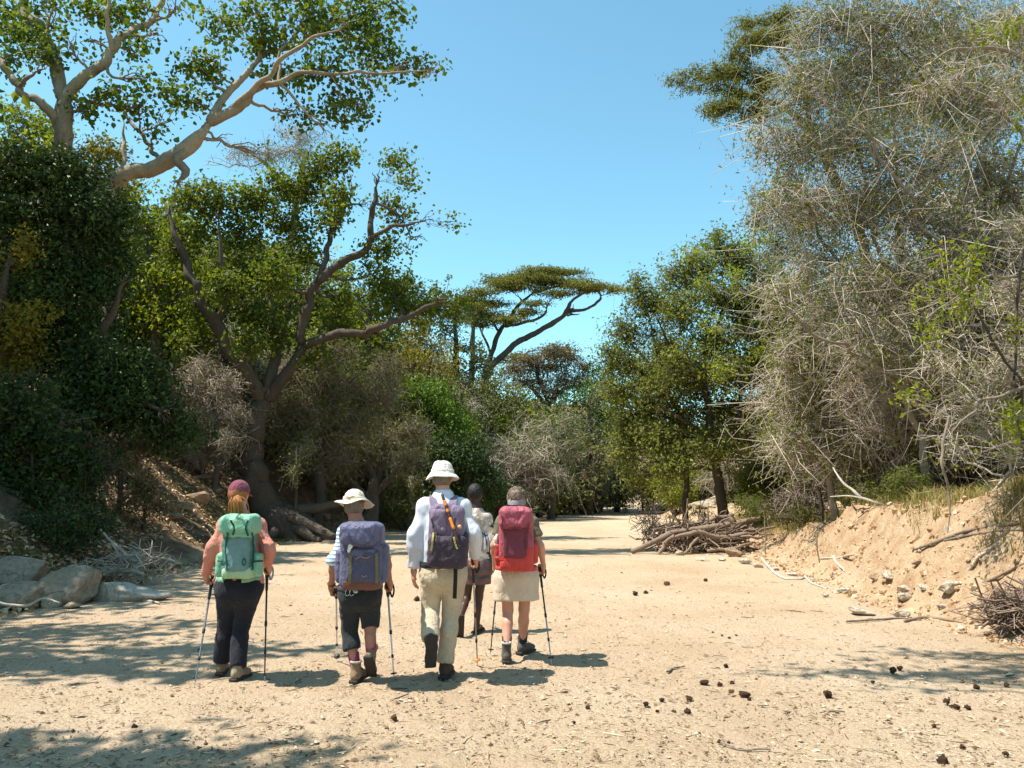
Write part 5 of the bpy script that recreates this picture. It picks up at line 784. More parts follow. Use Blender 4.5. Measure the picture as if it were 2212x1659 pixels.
# hanging roots under the evergreen tree
ever = [o for o in bpy.data.objects if o.name.startswith('evergreen_tree')][0]
rsr = np.random.RandomState(44)
for i in range(16):
    x0 = rsr.uniform(150, 235); x1 = x0 + rsr.uniform(-20, 60); y0 = rsr.uniform(900, 960); y1 = rsr.uniform(1040, 1130)
    wood_line('root', [(x0, y0 + 40, 3.2), (x0 + rsr.uniform(-12, 16), y0 + 80, 3.2), ((x0 + x1) / 2 + rsr.uniform(-14, 14), (y0 + y1) / 2 + 30, 2.6), (x1, y1, 1.8)], None, M_bark_d, parent=ever, seed=60 + i, wob=.06, n=12)
fig = [o for o in bpy.data.objects if o.get('label', '').startswith('big leaning fig')][0]
for i, pts in enumerate([[(600, 1120, 20, 0), (650, 1130, 14, -.6), (700, 1150, 10, -1), (760, 1165, 5, -1.4)], [(610, 1110, 18, .2), (680, 1100, 12, .4), (730, 1090, 8, .8), (770, 1060, 5, 1.2)], [(600, 1130, 18, -.2), (590, 1150, 12, -.8), (560, 1165, 7, -1.2)], [(620, 1130, 16, 0), (660, 1150, 11, -.9), (690, 1168, 6, -1.5)]]):
    wood_line('root', pts, None, M_bark, parent=fig, D=27, seed=95 + i, wob=.08, n=14)
# ------------------------------------------------------------------ distance-field modelling of bodies, clothes and packs
class Vol:
    def __init__(s, h=.008): s.h = h; s.ops = []
    def _add(s, fn, lo, hi, k, op): s.ops.append((fn, np.asarray(lo, float), np.asarray(hi, float), k, op)); return s
    def cone(s, a, b, ra, rb, k=.02, op='u'):
        a = np.asarray(a, float); b = np.asarray(b, float); m = max(ra, rb); ba = b - a; d2 = max(float(ba @ ba), 1e-9)
        def fn(p):
            t = np.clip(((p - a) @ ba) / d2, 0, 1); return np.linalg.norm(p - a - t[..., None] * ba, axis=-1) - (ra + (rb - ra) * t)
        return s._add(fn, np.minimum(a, b) - m, np.maximum(a, b) + m, k, op)
    def chain(s, pts, rs_, k=.02):
        for i in range(len(pts) - 1): s.cone(pts[i], pts[i + 1], rs_[i], rs_[i + 1], k)
        return s
    def ell(s, c, r, R=None, k=.02, op='u'):
        c = np.asarray(c, float); r = np.asarray(r, float); R = np.eye(3) if R is None else np.asarray(R, float); m = r.max()
        def fn(p):
            q = (p - c) @ R.T; k0 = np.linalg.norm(q / r, axis=-1); k1 = np.linalg.norm(q / (r * r), axis=-1); return k0 * (k0 - 1) / np.maximum(k1, 1e-6)
        return s._add(fn, c - m, c + m, k, op)
    def box(s, c, half, R=None, rnd=.02, k=.02, op='u'):
        c = np.asarray(c, float); half = np.asarray(half, float); R = np.eye(3) if R is None else np.asarray(R, float); m = np.linalg.norm(half)
        def fn(p):
            q = np.abs((p - c) @ R.T) - (half - rnd); return np.linalg.norm(np.maximum(q, 0), axis=-1) + np.minimum(q.max(-1), 0) - rnd
        return s._add(fn, c - m, c + m, k, op)
    def cut(s, o, n, k=.004):
        """remove everything on the side n points to"""
        o = np.asarray(o, float); n = unit(np.asarray(n, float)); return s._add(lambda p: -((p - o) @ n), [-99] * 3, [99] * 3, k, 's')
    def hem(s, o, n, half=.085):
        """trim one sleeve or trouser end"""
        n = unit(n); R = frame(n, np.array([0.3, 1.0, .2]) if abs(n[1]) < .8 else np.array([1.0, 0, 0])); return s.box(np.asarray(o) + n * .15, [half, .15, half], R, .002, .005, 's')
    def mesh(s, noise_amp=0.0, noise_f=14.0, seed=1, aniso=(1, 1, 1), extra=None):
        h = s.h; us = [o for o in s.ops if o[4] == 'u']; lo = np.min([o[1] for o in us], 0) - 4 * h - .02; hi = np.max([o[2] for o in us], 0) + 4 * h + .02
        n = np.ceil((hi - lo) / h).astype(int) + 1; f = np.full(n, .25, np.float32); ax = [lo[i] + np.arange(n[i]) * h for i in range(3)]
        for fn, a, b, k, op in s.ops:
            pad = k + 3 * h; i0 = np.clip(np.floor((a - pad - lo) / h).astype(int), 0, n); i1 = np.clip(np.ceil((b + pad - lo) / h).astype(int) + 1, 0, n)
            if (i1 <= i0).any(): continue
            sl = tuple(slice(i0[i], i1[i]) for i in range(3)); p = np.stack(np.meshgrid(*[ax[i][sl[i]] for i in range(3)], indexing='ij'), -1); d = fn(p).astype(np.float32); g = f[sl]
            if op == 'u': t = np.clip(.5 + .5 * (g - d) / k, 0, 1); f[sl] = g * (1 - t) + d * t - k * t * (1 - t)
            else: t = np.clip(.5 - .5 * (g + d) / k, 0, 1); f[sl] = g * (1 - t) + (-d) * t + k * t * (1 - t)
        f[0] = f[-1] = .25; f[:, 0] = f[:, -1] = .25; f[:, :, 0] = f[:, :, -1] = .25
        neg = f < 0; sh = np.array(n) - 1
        cn = sum(neg[x:sh[0] + x, y:sh[1] + y, z:sh[2] + z].astype(np.int8) for x in (0, 1) for y in (0, 1) for z in (0, 1)); act = (cn > 0) & (cn < 8)
        ci = np.argwhere(act); idx = np.full(sh, -1, np.int64); idx[act] = np.arange(len(ci)); acc = np.zeros((len(ci), 3)); cnt = np.zeros(len(ci))
        C8 = [(x, y, z) for x in (0, 1) for y in (0, 1) for z in (0, 1)]; vals = {c: f[ci[:, 0] + c[0], ci[:, 1] + c[1], ci[:, 2] + c[2]] for c in C8}
        for c in C8:
            for a in range(3):
                if c[a] == 0:
                    e = list(c); e[a] = 1; e = tuple(e); u, v = vals[c], vals[e]; m = (u < 0) != (v < 0); t = np.where(m, u / np.where(m, u - v, 1), 0)
                    q = np.zeros((len(ci), 3)); q[:] = c; q[:, a] = t; acc += q * m[:, None]; cnt += m
        V = lo + (ci + acc / cnt[:, None]) * h; Fs = []
        for a in range(3):
            b, c = (a + 1) % 3, (a + 2) % 3; sl0 = [slice(None)] * 3; sl1 = [slice(None)] * 3; sl0[a] = slice(0, -1); sl1[a] = slice(1, None); A, B = neg[tuple(sl0)], neg[tuple(sl1)]
            e = np.argwhere(A != B); e = e[(e[:, b] > 0) & (e[:, c] > 0) & (e[:, b] < sh[b]) & (e[:, c] < sh[c])]; fl = A[tuple(e.T)]
            q = []
            for ob, oc in ((0, 0), (-1, 0), (-1, -1), (0, -1)):
                w = e.copy(); w[:, b] += ob; w[:, c] += oc; q.append(idx[tuple(w.T)])
            q = np.stack(q, 1); q[~fl] = q[~fl][:, ::-1]; Fs.append(q)
        F = np.concatenate(Fs); F = F[(F >= 0).all(1)]
        if noise_amp: V = s.wrinkle(V, F, noise_amp, noise_f, seed, aniso)
        return V, F
    @staticmethod
    def wrinkle(V, F, amp, fq, seed, aniso):
        N = np.zeros_like(V); fn = np.cross(V[F[:, 2]] - V[F[:, 0]], V[F[:, 3]] - V[F[:, 1]])
        for j in range(4): np.add.at(N, F[:, j], fn)
        N = unit(N); p = V * np.asarray(aniso) * fq; d = 1 - 2 * np.abs(noise(p + .6 * noise(p * .7, seed + 5)[:, None], seed)); d = .7 * d + .3 * noise(p * 2.3, seed + 1)
        return V + N * (amp * d)[:, None]
    def obj(s, name, mat, parent, **kw):
        V, F = s.mesh(**kw); return mesh_obj(name, V, F, mat, parent, True, {'rnd': np.full(len(V), .5)})

def frame(d, ref):
    """rows: x (right), y = d, z"""
    d = unit(d); x = unit(np.cross(d, ref)); z = np.cross(x, d); return np.stack([x, d, z])
UP = np.array([0, 0, 1.0])
def hand(v, wrist, d, n, th, curl, size=1.0, spread=0.0):
    """palm, four unequal fingers and a thumb added to volume v; d finger direction, n palm side, th thumb side"""
    d = unit(d); n = unit(n - (n @ d) * d); th0 = np.cross(n, d); th0 = th0 * np.sign(th0 @ th + 1e-9); S = size
    pc = wrist + d * .048 * S; R = np.stack([th0, d, n]); v.box(pc, np.array([.040, .048, .0145]) * S, R, .012 * S, .012); v.cone(wrist - d * .02 * S, wrist + d * .02 * S, .027 * S, .028 * S, .02)
    for i, (o, L) in enumerate(((.030, .92), (.010, 1.0), (-.010, .94), (-.029, .76))):
        p = wrist + d * .092 * S + th0 * o * S; a = 0.0; dd = unit(d + th0 * o * spread); nn = n
        for j, l in enumerate((.046, .029, .022)):
            a += curl * (1.0, 1.1, .8)[j] * (1 + .08 * (i - 1.5)); q = p + (dd * math.cos(a) + nn * math.sin(a)) * l * L * S; v.cone(p, q, (.0095, .0088, .008)[j] * S, (.0088, .008, .0068)[j] * S, .006); p = q
    b = wrist + d * .028 * S + th0 * .03 * S; c1 = b + unit(th0 * .75 + d * .75 + n * .35) * .042 * S; c2 = c1 + unit(d * 1.0 + n * (.25 + curl) + th0 * (.25 - .5 * min(curl, 1))) * .032 * S; c3 = c2 + unit(d * (1 - .6 * curl) + n * (.3 + curl) - th0 * .3 * curl) * .024 * S
    v.chain([b, c1, c2, c3], [.014 * S, .0105 * S, .0095 * S, .008 * S], .01)

class Person:
    def __init__(s, D, label, group='walkers on the dry riverbed'):
        s.D = D; s.j = {}; s.label = label; s.group = group
    def at(s, px, py, dy=0.0): return P(px, py, s.D + dy)
    def joints(s, **kw):
        for k, a in kw.items(): s.j[k] = s.at(*a)
        return s
    def start(s, base_xy):
        b = np.array([*base_xy, H1(*base_xy)]); s.root = thing('person', b, s.label, 'person', s.group); return s
    def torso(s, v, g=0.0, sx=1.0, belly=1.0, hem=None, pel=True, k=.05):
        j = s.j; ms = (j['shL'] + j['shR']) / 2; mh = (j['hipL'] + j['hipR']) / 2; w = np.linalg.norm(j['shL'] - j['shR']) / 2; wh = np.linalg.norm(j['hipL'] - j['hipR']) / 2 + .085; up = unit(ms - mh); Lt = np.linalg.norm(ms - mh)
        R = np.stack([unit(np.cross(np.array([0, 1.0, 0]), up)), np.cross(up, np.cross(np.array([0, 1.0, 0]), up)), up])
        v.ell(mh + up * Lt * .66 + R[1] * .01, [w * .98 * sx + g, .118 * belly + g, .23 + g], R, k); v.ell(mh + up * Lt * .34, [(w * .84 + wh * .1) * sx * belly + g, .112 * belly + g, .2 + g], R, k)
        if pel: v.ell(mh + up * .03, [wh * sx + g, .125 * belly + g, .155 + g], R, k)
        v.cone(j['shL'] * .9 + ms * .1 - up * .025, j['shR'] * .9 + ms * .1 - up * .025, .052 + g, .052 + g, .05); v.cone(ms - up * .02 + R[1] * -.01, j['neck'], .078 + g, .058 + g, .05)
        s.R, s.up, s.ms, s.mh, s.Lt, s.w, s.wh = R, up, ms, mh, Lt, w, wh; return v
    def arm(s, v, S, g=0.0, upto=2.0, r=(.056, .043, .028), k=.05, flare=0.0):
        a, b, c = s.j['sh' + S], s.j['el' + S], s.j['wr' + S]; d = unit(s.ms - a); a = a + d * .03 - s.up * .03
        t1 = min(upto, 1); e = a + (b - a) * t1; rr = r[0] + (r[1] - r[0]) * t1; v.cone(a, e, r[0] + g, rr + g + flare * (1 if upto <= 1 else .5), k)
        if upto > 1: t2 = upto - 1; e2 = b + (c - b) * t2; m = b + (e2 - b) * .3; rm = r[1] * 1.02; r2 = r[1] + (r[2] - r[1]) * t2; v.cone(b, m, r[1] + g + flare * .5, rm + g + flare * .7, k); v.cone(m, e2, rm + g + flare * .7, r2 + g + flare, k); (g > .005) and v.hem(e2, c - b); return e2
        (g > .005) and v.hem(e, b - a); return e
    def leg(s, v, S, g=0.0, upto=2.0, r=(.092, .062, .040), k=.03, calf=.056, flare=(0, 0)):
        a, b, c = s.j['hip' + S], s.j['kn' + S], s.j['an' + S]; t1 = min(upto, 1); e = a + (b - a) * t1; v.cone(a, e, r[0] + g, r[0] + (r[1] - r[0]) * t1 + g + flare[0], k * 1.3)
        if upto > 1:
            t2 = upto - 1; bk = np.array([0, -.015, 0]); m = b + (c - b) * .32 + bk * (1 if g < .02 else .5); 
            if t2 <= .32: v.cone(b, b + (c - b) * t2, r[1] + g + flare[0], calf + g + flare[1], k)
            else:
                v.cone(b, m, r[1] * .92 + g + flare[0], calf + g + (flare[0] + flare[1]) / 2, k); t = (t2 - .32) / .68; e = m + (c - m) * t; v.cone(m, e, calf + g + (flare[0] + flare[1]) / 2, calf + (r[2] - calf) * t + g + flare[1], min(k, .012))
        if g > .005: v.hem(e, (c - b) if upto > 1 else (b - a))
        return e
    def head(s, v, turn=0.0, tilt=0.0, size=1.0):
        """turn: yaw (positive = to the right), tilt: nod down"""
        c = s.j['head']; f = np.array([math.sin(turn) * math.cos(tilt), math.cos(turn) * math.cos(tilt), -math.sin(tilt)]); rt = unit(np.cross(f, UP)); u = np.cross(rt, f); R = np.stack([rt, f, u]); s.HR = R; S = size; at = lambda x, y, z: c + (rt * x + f * y + u * z) * S
        s.hat = at
        v.ell(at(0, -.012, .025), np.array([.077, .096, .092]) * S, R, .02); v.ell(at(0, .03, -.05), np.array([.058, .068, .075]) * S, R, .03); v.ell(at(0, .072, -.092), np.array([.026, .02, .02]) * S, R, .02)
        v.cone(at(0, .088, .005), at(0, .112, -.032), .011 * S, .015 * S, .012); v.ell(at(0, .088, -.064), np.array([.026, .012, .006]) * S, R, .006); v.ell(at(0, .086, -.074), np.array([.024, .012, .007]) * S, R, .006); v.ell(at(0, .083, .022), np.array([.05, .014, .01]) * S, R, .015)
        for x in (-1, 1):
            v.ell(at(x * .077, -.008, -.022), np.array([.012, .021, .033]) * S, R, .006); v.ell(at(x * .031, .088, .004), np.array([.016, .008, .01]) * S, R, .004, 's'); v.ell(at(x * .031, .080, .004), np.array([.012, .012, .012]) * S, R, .003)
        v.cone(s.j['neck'] - UP * .03, at(0, -.02, -.05), .056 * S, .055 * S, .03)
    def body(s, mat, hands, turn=0.0, tilt=0.0, arm_r=(.052, .040, .027), leg_r=(.085, .058, .038), calf=.054, h=.0115, size=1.0, feet=True, belly=1.0):
        v = Vol(h); s.torso(v, 0, .93, belly * .95); s.head(v, turn, tilt, size)
        for S in 'LR':
            s.arm(v, S, 0, 2, arm_r); s.leg(v, S, 0, 2, leg_r, calf=calf)
            if feet: a = s.j['an' + S]; f = unit(s.j['toe' + S] - a); u = np.cross(unit(np.cross(f, UP)), f); v.cone(a - u * .02, a + f * .15 - u * .045, .034, .022, .02)
        V, F = v.mesh(); Vs, Fs, k = [V], [F], len(V)
        for S, hd in hands.items():
            w = Vol(.0068); hand(w, s.j['wr' + S], *hd, size=.97 * size); V, F = w.mesh(); Vs.append(V); Fs.append(F + k); k += len(V)
        s.b = mesh_obj('body', np.concatenate(Vs), np.concatenate(Fs), mat, s.root, True, {'rnd': np.full(k, .5)}); return s.b
    def part(s, name, v, mat, **kw): return v.obj(name, mat, s.root, **kw)
def boot(p, S, mat, sole, shaft=.10, size=1.0, name='boot', collar=None, low=False):
    """walking boot at ankle an, pointing to toe"""
    a = p.j['an' + S]; t = p.j['toe' + S]; f = unit(t - a); dn = p.j.get('dn' + S); dn = unit(dn - (dn @ f) * f) if dn is not None else None
    if dn is None: x = unit(np.cross(f, UP)); dn = -np.cross(x, f); f = unit(t - a - ((t - a) @ dn) * dn)
    u = -dn; x = np.cross(f, u); R = np.stack([x, f, u]); z = size; at = lambda i, j, k: a + (x * i + f * j + u * k) * z
    hgt = .062; v = Vol(.008); v.cone(at(0, -.01, .0), at(0, -.012, shaft), .041 * z, (.046 if not low else .040) * z, .02); v.ell(at(0, -.025, -.03), np.array([.038, .052, .045]) * z, R, .02); v.cone(at(0, 0, -.02), at(0, .12, -.038), .043 * z, .036 * z, .03); v.ell(at(0, .135, -.04), np.array([.044, .065, .032]) * z, R, .02)
    v.cut(at(0, 0, -hgt), dn); v.cut(at(0, -.012, shaft * .92), u * 1.0 + f * .15)
    o = v.obj(name, mat, p.root, noise_amp=.0025, noise_f=30)
    w = Vol(.0085); w.box(at(0, -.022, -hgt - .011), np.array([.042, .058, .016]) * z, R, .01, .01); w.box(at(0, .095, -hgt - .010), np.array([.047, .095, .014]) * z, R, .012, .02); V, F = w.mesh(); mesh_obj('sole', V, F, sole, o, True, {'rnd': np.full(len(V), .5)})
    # laces
    if not low:
        g = Geo()
        for k in range(4): q = .05 + .03 * k; V, F = tube([at(-.03, q, .028 - k * .014), at(0, q + .004, .038 - k * .017), at(.03, q, .028 - k * .014)], .003 * z, 5, 5); g.add(V, F, .3)
        g.obj('laces', M_strapdark, o)
    if collar:
        q = ring_pts(at(0, -.013, shaft * .90), R, .043 * z, .045 * z, 0, 16); V, F = tube(np.vstack([q, q[:1]]), .010 * z, 34, 6); mesh_obj('collar', V, F, collar, o, True, {'rnd': np.full(len(V), .5)})
    return o
def ring_pts(c, R, rx, ry, z, n=24, a0=0.0): t = a0 + np.arange(n) * 2 * math.pi / n; return c + np.outer(np.cos(t) * rx, R[0]) + np.outer(np.sin(t) * ry, R[1]) + R[2] * z
def lathe_hat(p, name, mat, prof, R, c, ov=1.12, wave=.012, seed=1, th=.004, n=56, band=None):
    """hat from a profile (radius, height): outer and inner skin"""
    prof = np.array(prof, float); k = len(prof); t = np.arange(n) * 2 * math.pi / n; rows = []
    for sgn in (0, 1):
        pr = prof if sgn == 0 else prof[::-1]
        for r, z in pr:
            rr = max(r - sgn * th, .001); brim = np.clip((r - .105) / .05, 0, 1); w = wave * (np.sin(2 * t + seed) + .6 * np.sin(3 * t + 2 * seed) + .3 * np.sin(5 * t + seed * 3)) * brim
            dent = .006 * noise(np.stack([np.cos(t) * 2.2, np.sin(t) * 2.2, np.full(n, z * 22 + seed)], -1), seed) * (r > .02)
            q = c + np.outer(np.cos(t) * (rr + dent), R[0]) + np.outer(np.sin(t) * (rr * ov + dent), R[1]) + np.outer(np.full(n, z - sgn * th) + w + dent * .6, R[2]); rows.append(q)
    V = np.concatenate(rows); m = len(rows); i = np.arange(m - 1)[:, None] * n; j = np.arange(n)[None]; F = np.stack([i + j, i + (j + 1) % n, i + n + (j + 1) % n, i + n + j], -1).reshape(-1, 4)
    o = mesh_obj(name, V, F, mat, p.root, True, {'rnd': np.full(len(V), .5)})
    if band is not None:
        z0, z1, r0, bm = band; g = Geo(); rows = [c + np.outer(np.cos(t) * r, R[0]) + np.outer(np.sin(t) * r * ov, R[1]) + R[2] * z for r, z in ((r0 + .001, z0), (r0 + .006, z0 + .002), (r0 + .005, z1 - .002), (r0, z1))]; V = np.concatenate(rows); i = np.arange(3)[:, None] * n; F = np.stack([i + j, i + (j + 1) % n, i + n + (j + 1) % n, i + n + j], -1).reshape(-1, 4); g.add(V, F, .5); g.obj('band', bm, o)
    return o
def strap(name, pts, w, th, mat, parent, n=16, face=(0, -1, 0)):
    """flat webbing band along pts, its flat side facing 'face'"""
    c = crom(np.array(pts, float), n); T = np.gradient(c, axis=0); T = unit(T); fc = np.asarray(face, float); fc = np.broadcast_to(fc, T.shape); X = unit(np.cross(T, fc)); Z = np.cross(X, T)
    ww = np.broadcast_to(np.asarray(w, float), (n,))[:, None] / 2; rows = np.stack([c - X * ww - Z * th, c + X * ww - Z * th, c + X * ww + Z * th, c - X * ww + Z * th], 1); V = rows.reshape(-1, 3)
    i = np.arange(n - 1)[:, None] * 4; j = np.arange(4)[None]; F = np.stack([i + j, i + (j + 1) % 4, i + 4 + (j + 1) % 4, i + 4 + j], -1).reshape(-1, 4); F = np.vstack([F, [[0, 1, 2, 3]], [[n * 4 - 1, n * 4 - 2, n * 4 - 3, n * 4 - 4]]])
    return mesh_obj(name, V, F, mat, parent, False, {'rnd': np.full(len(V), .5)})
def lay_on(parts, x, z, lift=.006, default=None):
    """depth (y) of the rear surface of already built meshes at (x, z), for things sewn on to them"""
    best = None
    for o in parts:
        off = rootloc(o.parent) if o.parent else np.zeros(3); V = np.empty(len(o.data.vertices) * 3); o.data.vertices.foreach_get('co', V); V = V.reshape(-1, 3) + off + np.array(o.location)
        m = (np.abs(V[:, 0] - x) < .018) & (np.abs(V[:, 2] - z) < .018)
        if m.any(): y = V[m, 1].min(); best = y if best is None else min(best, y)
    return (best if best is not None else default) - lift
def pole(top, tip, label, upper, lower, basket=.79, group='trekking poles', basket_mat=None, grip_mat=None, strap_mat=None, long=.10):
    top, tip = np.asarray(top, float), np.asarray(tip, float); L = np.linalg.norm(top - tip); d = (tip - top) / L; base = tip.copy(); root = thing('trekking_pole', base, label, 'trekking pole', group); at = lambda t: top + d * t
    def tb(name, mat, segs, parent=root, k=10):
        g = Geo(); pts = np.array([[*at(t), r] for t, r in segs]); V, F = sweep(pts[None, :, :3], pts[None, :, 3], k); g.add(V, F, .5)
        for e, rev in ((0, 1), (len(pts) - 1, 0)): V2 = np.vstack([V[e * k:(e + 1) * k], pts[e, :3]]); i = np.arange(k); f = np.stack([i, (i + 1) % k, np.full(k, k)], 1); g.add(V2, f[:, ::-1] if rev else f, .5)
        return g.obj(name, mat, parent)
    tb('grip', grip_mat or M_rubber, [(-.012, .006), (-.010, .017), (.005, .0185), (.02, .016), (.04, .0145), (.055, .016), (.07, .0145), (.09, .016), (.115, .0165), (.125, .013), (.13 + long, .0125), (.135 + long, .0095)])
    tb('upper_shaft', upper, [(.1, .0085), (L * .52, .0085)]); tb('clamp', M_rubber, [(L * .50, .0095), (L * .505, .0125), (L * .54, .0125), (L * .545, .0095)]); tb('lower_shaft', lower, [(L * .5, .0072), (L * .76, .0072)])
    tb('clamp', M_rubber, [(L * .745, .0085), (L * .75, .0115), (L * .775, .0115), (L * .78, .008)]); tb('tip_shaft', lower, [(L * .75, .006), (L * .955, .0058), (L * .96, .004)]); tb('tip', M_steel, [(L * .955, .004), (L, .002)])
    if basket: tb('basket', basket_mat or M_rubber, [(L * .925, .008), (L * .928, .026), (L * .934, .030), (L * .940, .026), (L * .943, .010)], k=14)
    x = unit(np.cross(d, [0, 1, .2])); strap('strap', [at(.0) + x * .012, at(.03) + x * .05 - np.array([0, .01, 0]), at(.09) + x * .055, at(.14) + x * .035, at(.09) + x * .02], .016, .0012, strap_mat or M_strapdark, root)
    return root

# ------------------------------------------------------------------ cloth, skin, pack materials
M_rubber = plain_mat('black_rubber', (0.02, 0.02, 0.022), .6); M_steel = plain_mat('steel', (0.55, 0.55, 0.55), .3, 1.0); M_alu = plain_mat('grey_aluminium', (0.30, 0.31, 0.34), .35, .8); M_alu_w = plain_mat('white_painted_shaft', (0.72, 0.72, 0.70), .35); M_alu_k = plain_mat('black_shaft', (0.035, 0.035, 0.04), .35, .3)
M_strapdark = cloth_mat('dark_webbing', (0.03, 0.03, 0.035)); M_sole = plain_mat('boot_sole', (0.03, 0.026, 0.024), .8); M_buckle = plain_mat('grey_plastic', (0.2, 0.2, 0.21), .4); M_orange = plain_mat('orange_plastic', (0.75, 0.22, 0.02), .4)
SK_pale = skin_mat('pale_sunburnt_skin', (0.58, 0.30, 0.205)); SK_mid = skin_mat('tanned_skin', (0.40, 0.19, 0.12)); SK_dark = skin_mat('dark_brown_skin', (0.060, 0.030, 0.019), .4)
def hair_mat(name, a, b):
    t = NT(name); n = t.noise(60, 4, .7, vec=(1, 1, .12)); c = t.mix(.5, t.ramp(n, [(.3, a), (.7, b)]), t.ramp(t.attr('rnd'), [(0, a), (1, b)])); t.bsdf(c, .55, .25, t.bump(n, .8, .008)); return t.done()
def stripe_mat(name, base, line, freq, axis='X', width=.5, dist=.6, mixn=0.0):
    t = NT(name); w = t.n('ShaderNodeTexWave', bands_direction=axis); w.inputs['Scale'].default_value = freq; w.inputs['Distortion'].default_value = dist; w.inputs['Detail'].default_value = 1; t.l(t.coord(), w.inputs['Vector'])
    c = t.mix(t.ramp(w.outputs[1], [(width - .06, (0, 0, 0)), (width + .06, (1, 1, 1))]), base, line); n = t.noise(10, 4, .6); c = t.mix(.12, c, t.ramp(n, [(.3, (.2, .2, .25)), (.7, (.9, .9, .9))])); t.bsdf(c, .9, .15, t.bump(t.noise(40, 3, .5), .3, .005)); return t.done()
HR_ginger = hair_mat('ginger_hair', (0.16, 0.055, 0.016), (0.46, 0.20, 0.06)); HR_brown = hair_mat('greying_brown_hair', (0.06, 0.04, 0.028), (0.30, 0.22, 0.15)); HR_black = hair_mat('black_hair', (0.010, 0.009, 0.009), (0.03, 0.026, 0.024))
GRIP = lambda side: (np.array([side * .05, .72, -.62]), np.array([-side * 1.0, .1, 0]), np.array([0, .6, .8]), 1.15)
HANG = lambda side: (np.array([side * .02, .12, -1.0]), np.array([-side * .8, .35, 0.05]), np.array([0, 1.0, .1]), .28)

def hold(p, S):
    """where a pole passes through the closed hand"""
    d, n, th, c = GRIP(-1 if S == 'L' else 1); d = unit(d); n = unit(n - (n @ d) * d); return p.j['wr' + S] + d * .10 + n * .036
# ------------------------------------------------------------------ the five walkers
def plant(p, S, px, py, tx=.0, ty=.2):
    g = G(px, py); p.j['an' + S] = g + np.array([0, 0, .089]); p.j['toe' + S] = p.j['an' + S] + np.array([tx, ty, 0])
def lift(p, S, px, py, dy, f):
    p.j['an' + S] = p.at(px, py, dy); p.j['toe' + S] = p.j['an' + S] + unit(np.array(f, float)) * .2
def backpack(p, label, pieces, mats, straps=True, strap_mat=None, sw=.055, belt=None, top=None, low=None, base=(0, 0)):
    """pieces: name, px, py, dy (m behind the spine), half width px, half height px, half depth m, rounding m, material, crumple m"""
    c = p.at(base[0], base[1], -.2); root = thing('backpack', c, label, 'backpack', 'backpacks of the walkers'); objs = []
    for nm, px, py, dy, hx, hz, hy, rn, m, am in pieces:
        s = FOC / p.D; v = Vol(.009); v.box(p.at(px, py, dy), np.array([hx / s, hy, hz / s]), np.eye(3), rn, .03); objs.append(v.obj(nm, mats[m], root, noise_amp=am, noise_f=13, seed=len(objs) + int(px)))
    j = p.j
    if straps:
        for sg, S in ((-1, 'L'), (1, 'R')):
            x = p.w * .5 * sg; a = p.at(*top, -.16) + np.array([x * .8, 0, 0]); sh = p.ms + np.array([x, 0, .055]); ch = p.ms + np.array([x * 1.05, .155, -.12]); lo = p.ms + np.array([x * 1.5, .10, -.34]); en = p.at(*low, -.14) + np.array([sg * .13, 0, 0])
            strap('shoulder_strap', [a, sh + np.array([0, -.075, -.012]), sh + np.array([0, 0, .012]), sh + np.array([0, .075, -.01]), ch, lo, en], sw, .007, strap_mat, root, 26, face=np.array([unit(q) for q in ((0, -.5, 1), (0, -.5, 1), (0, 0, 1), (0, .7, 1), (0, 1, .1), (sg, 1, 0), (sg, -.3, 0))])[np.minimum((np.arange(26) / 25 * 6.999).astype(int), 6)])
    if belt:
        R = p.R; cc = p.mh + p.up * belt[1]; rp = ring_pts(cc, R, p.wh + belt[2], .15 + belt[2], 0, 40, -math.pi / 2 + .35)[:36]; fc = unit(rp - cc); V = np.stack([rp - R[2] * .026, rp + fc * .012 - R[2] * .02, rp + fc * .012 + R[2] * .02, rp + R[2] * .026], 1); i = np.arange(35)[:, None] * 4; jj = np.arange(4)[None]
        F = np.stack([i + jj, i + (jj + 1) % 4, i + 4 + (jj + 1) % 4, i + 4 + jj], -1).reshape(-1, 4); mesh_obj('hip_belt', V.reshape(-1, 3), F, belt[0], root, True, {'rnd': np.full(V.size // 3, .5)})
    return root, objs
def web(p, root, objs, name, pts, w, mat, lift_=.006, n=14):
    """webbing sewn on the back of a pack: pts in photograph pixels, depth taken from the pack itself"""
    out = []
    c = crom(np.array(pts, float), n)
    for px, py in c: q = p.at(px, py, -.3); y = lay_on(objs, q[0], q[2], lift_, q[1]); out.append(P(px, py, y))
    out = np.array(out); out[1:-1, 1] = (out[:-2, 1] + 2 * out[1:-1, 1] + out[2:, 1]) / 4; return strap(name, out, w, .0018, mat, root, n)
def socks(p, S, mat, lo=.05, hi=.16, r=(.043, .050)):
    a = p.j['an' + S]; k = unit(p.j['kn' + S] - a); v = Vol(.006); v.cone(a + k * lo, a + k * hi, *r, .01); v.cut(a + k * (hi - .01), k); return p.part('sock', v, mat, noise_amp=.0012, noise_f=60)

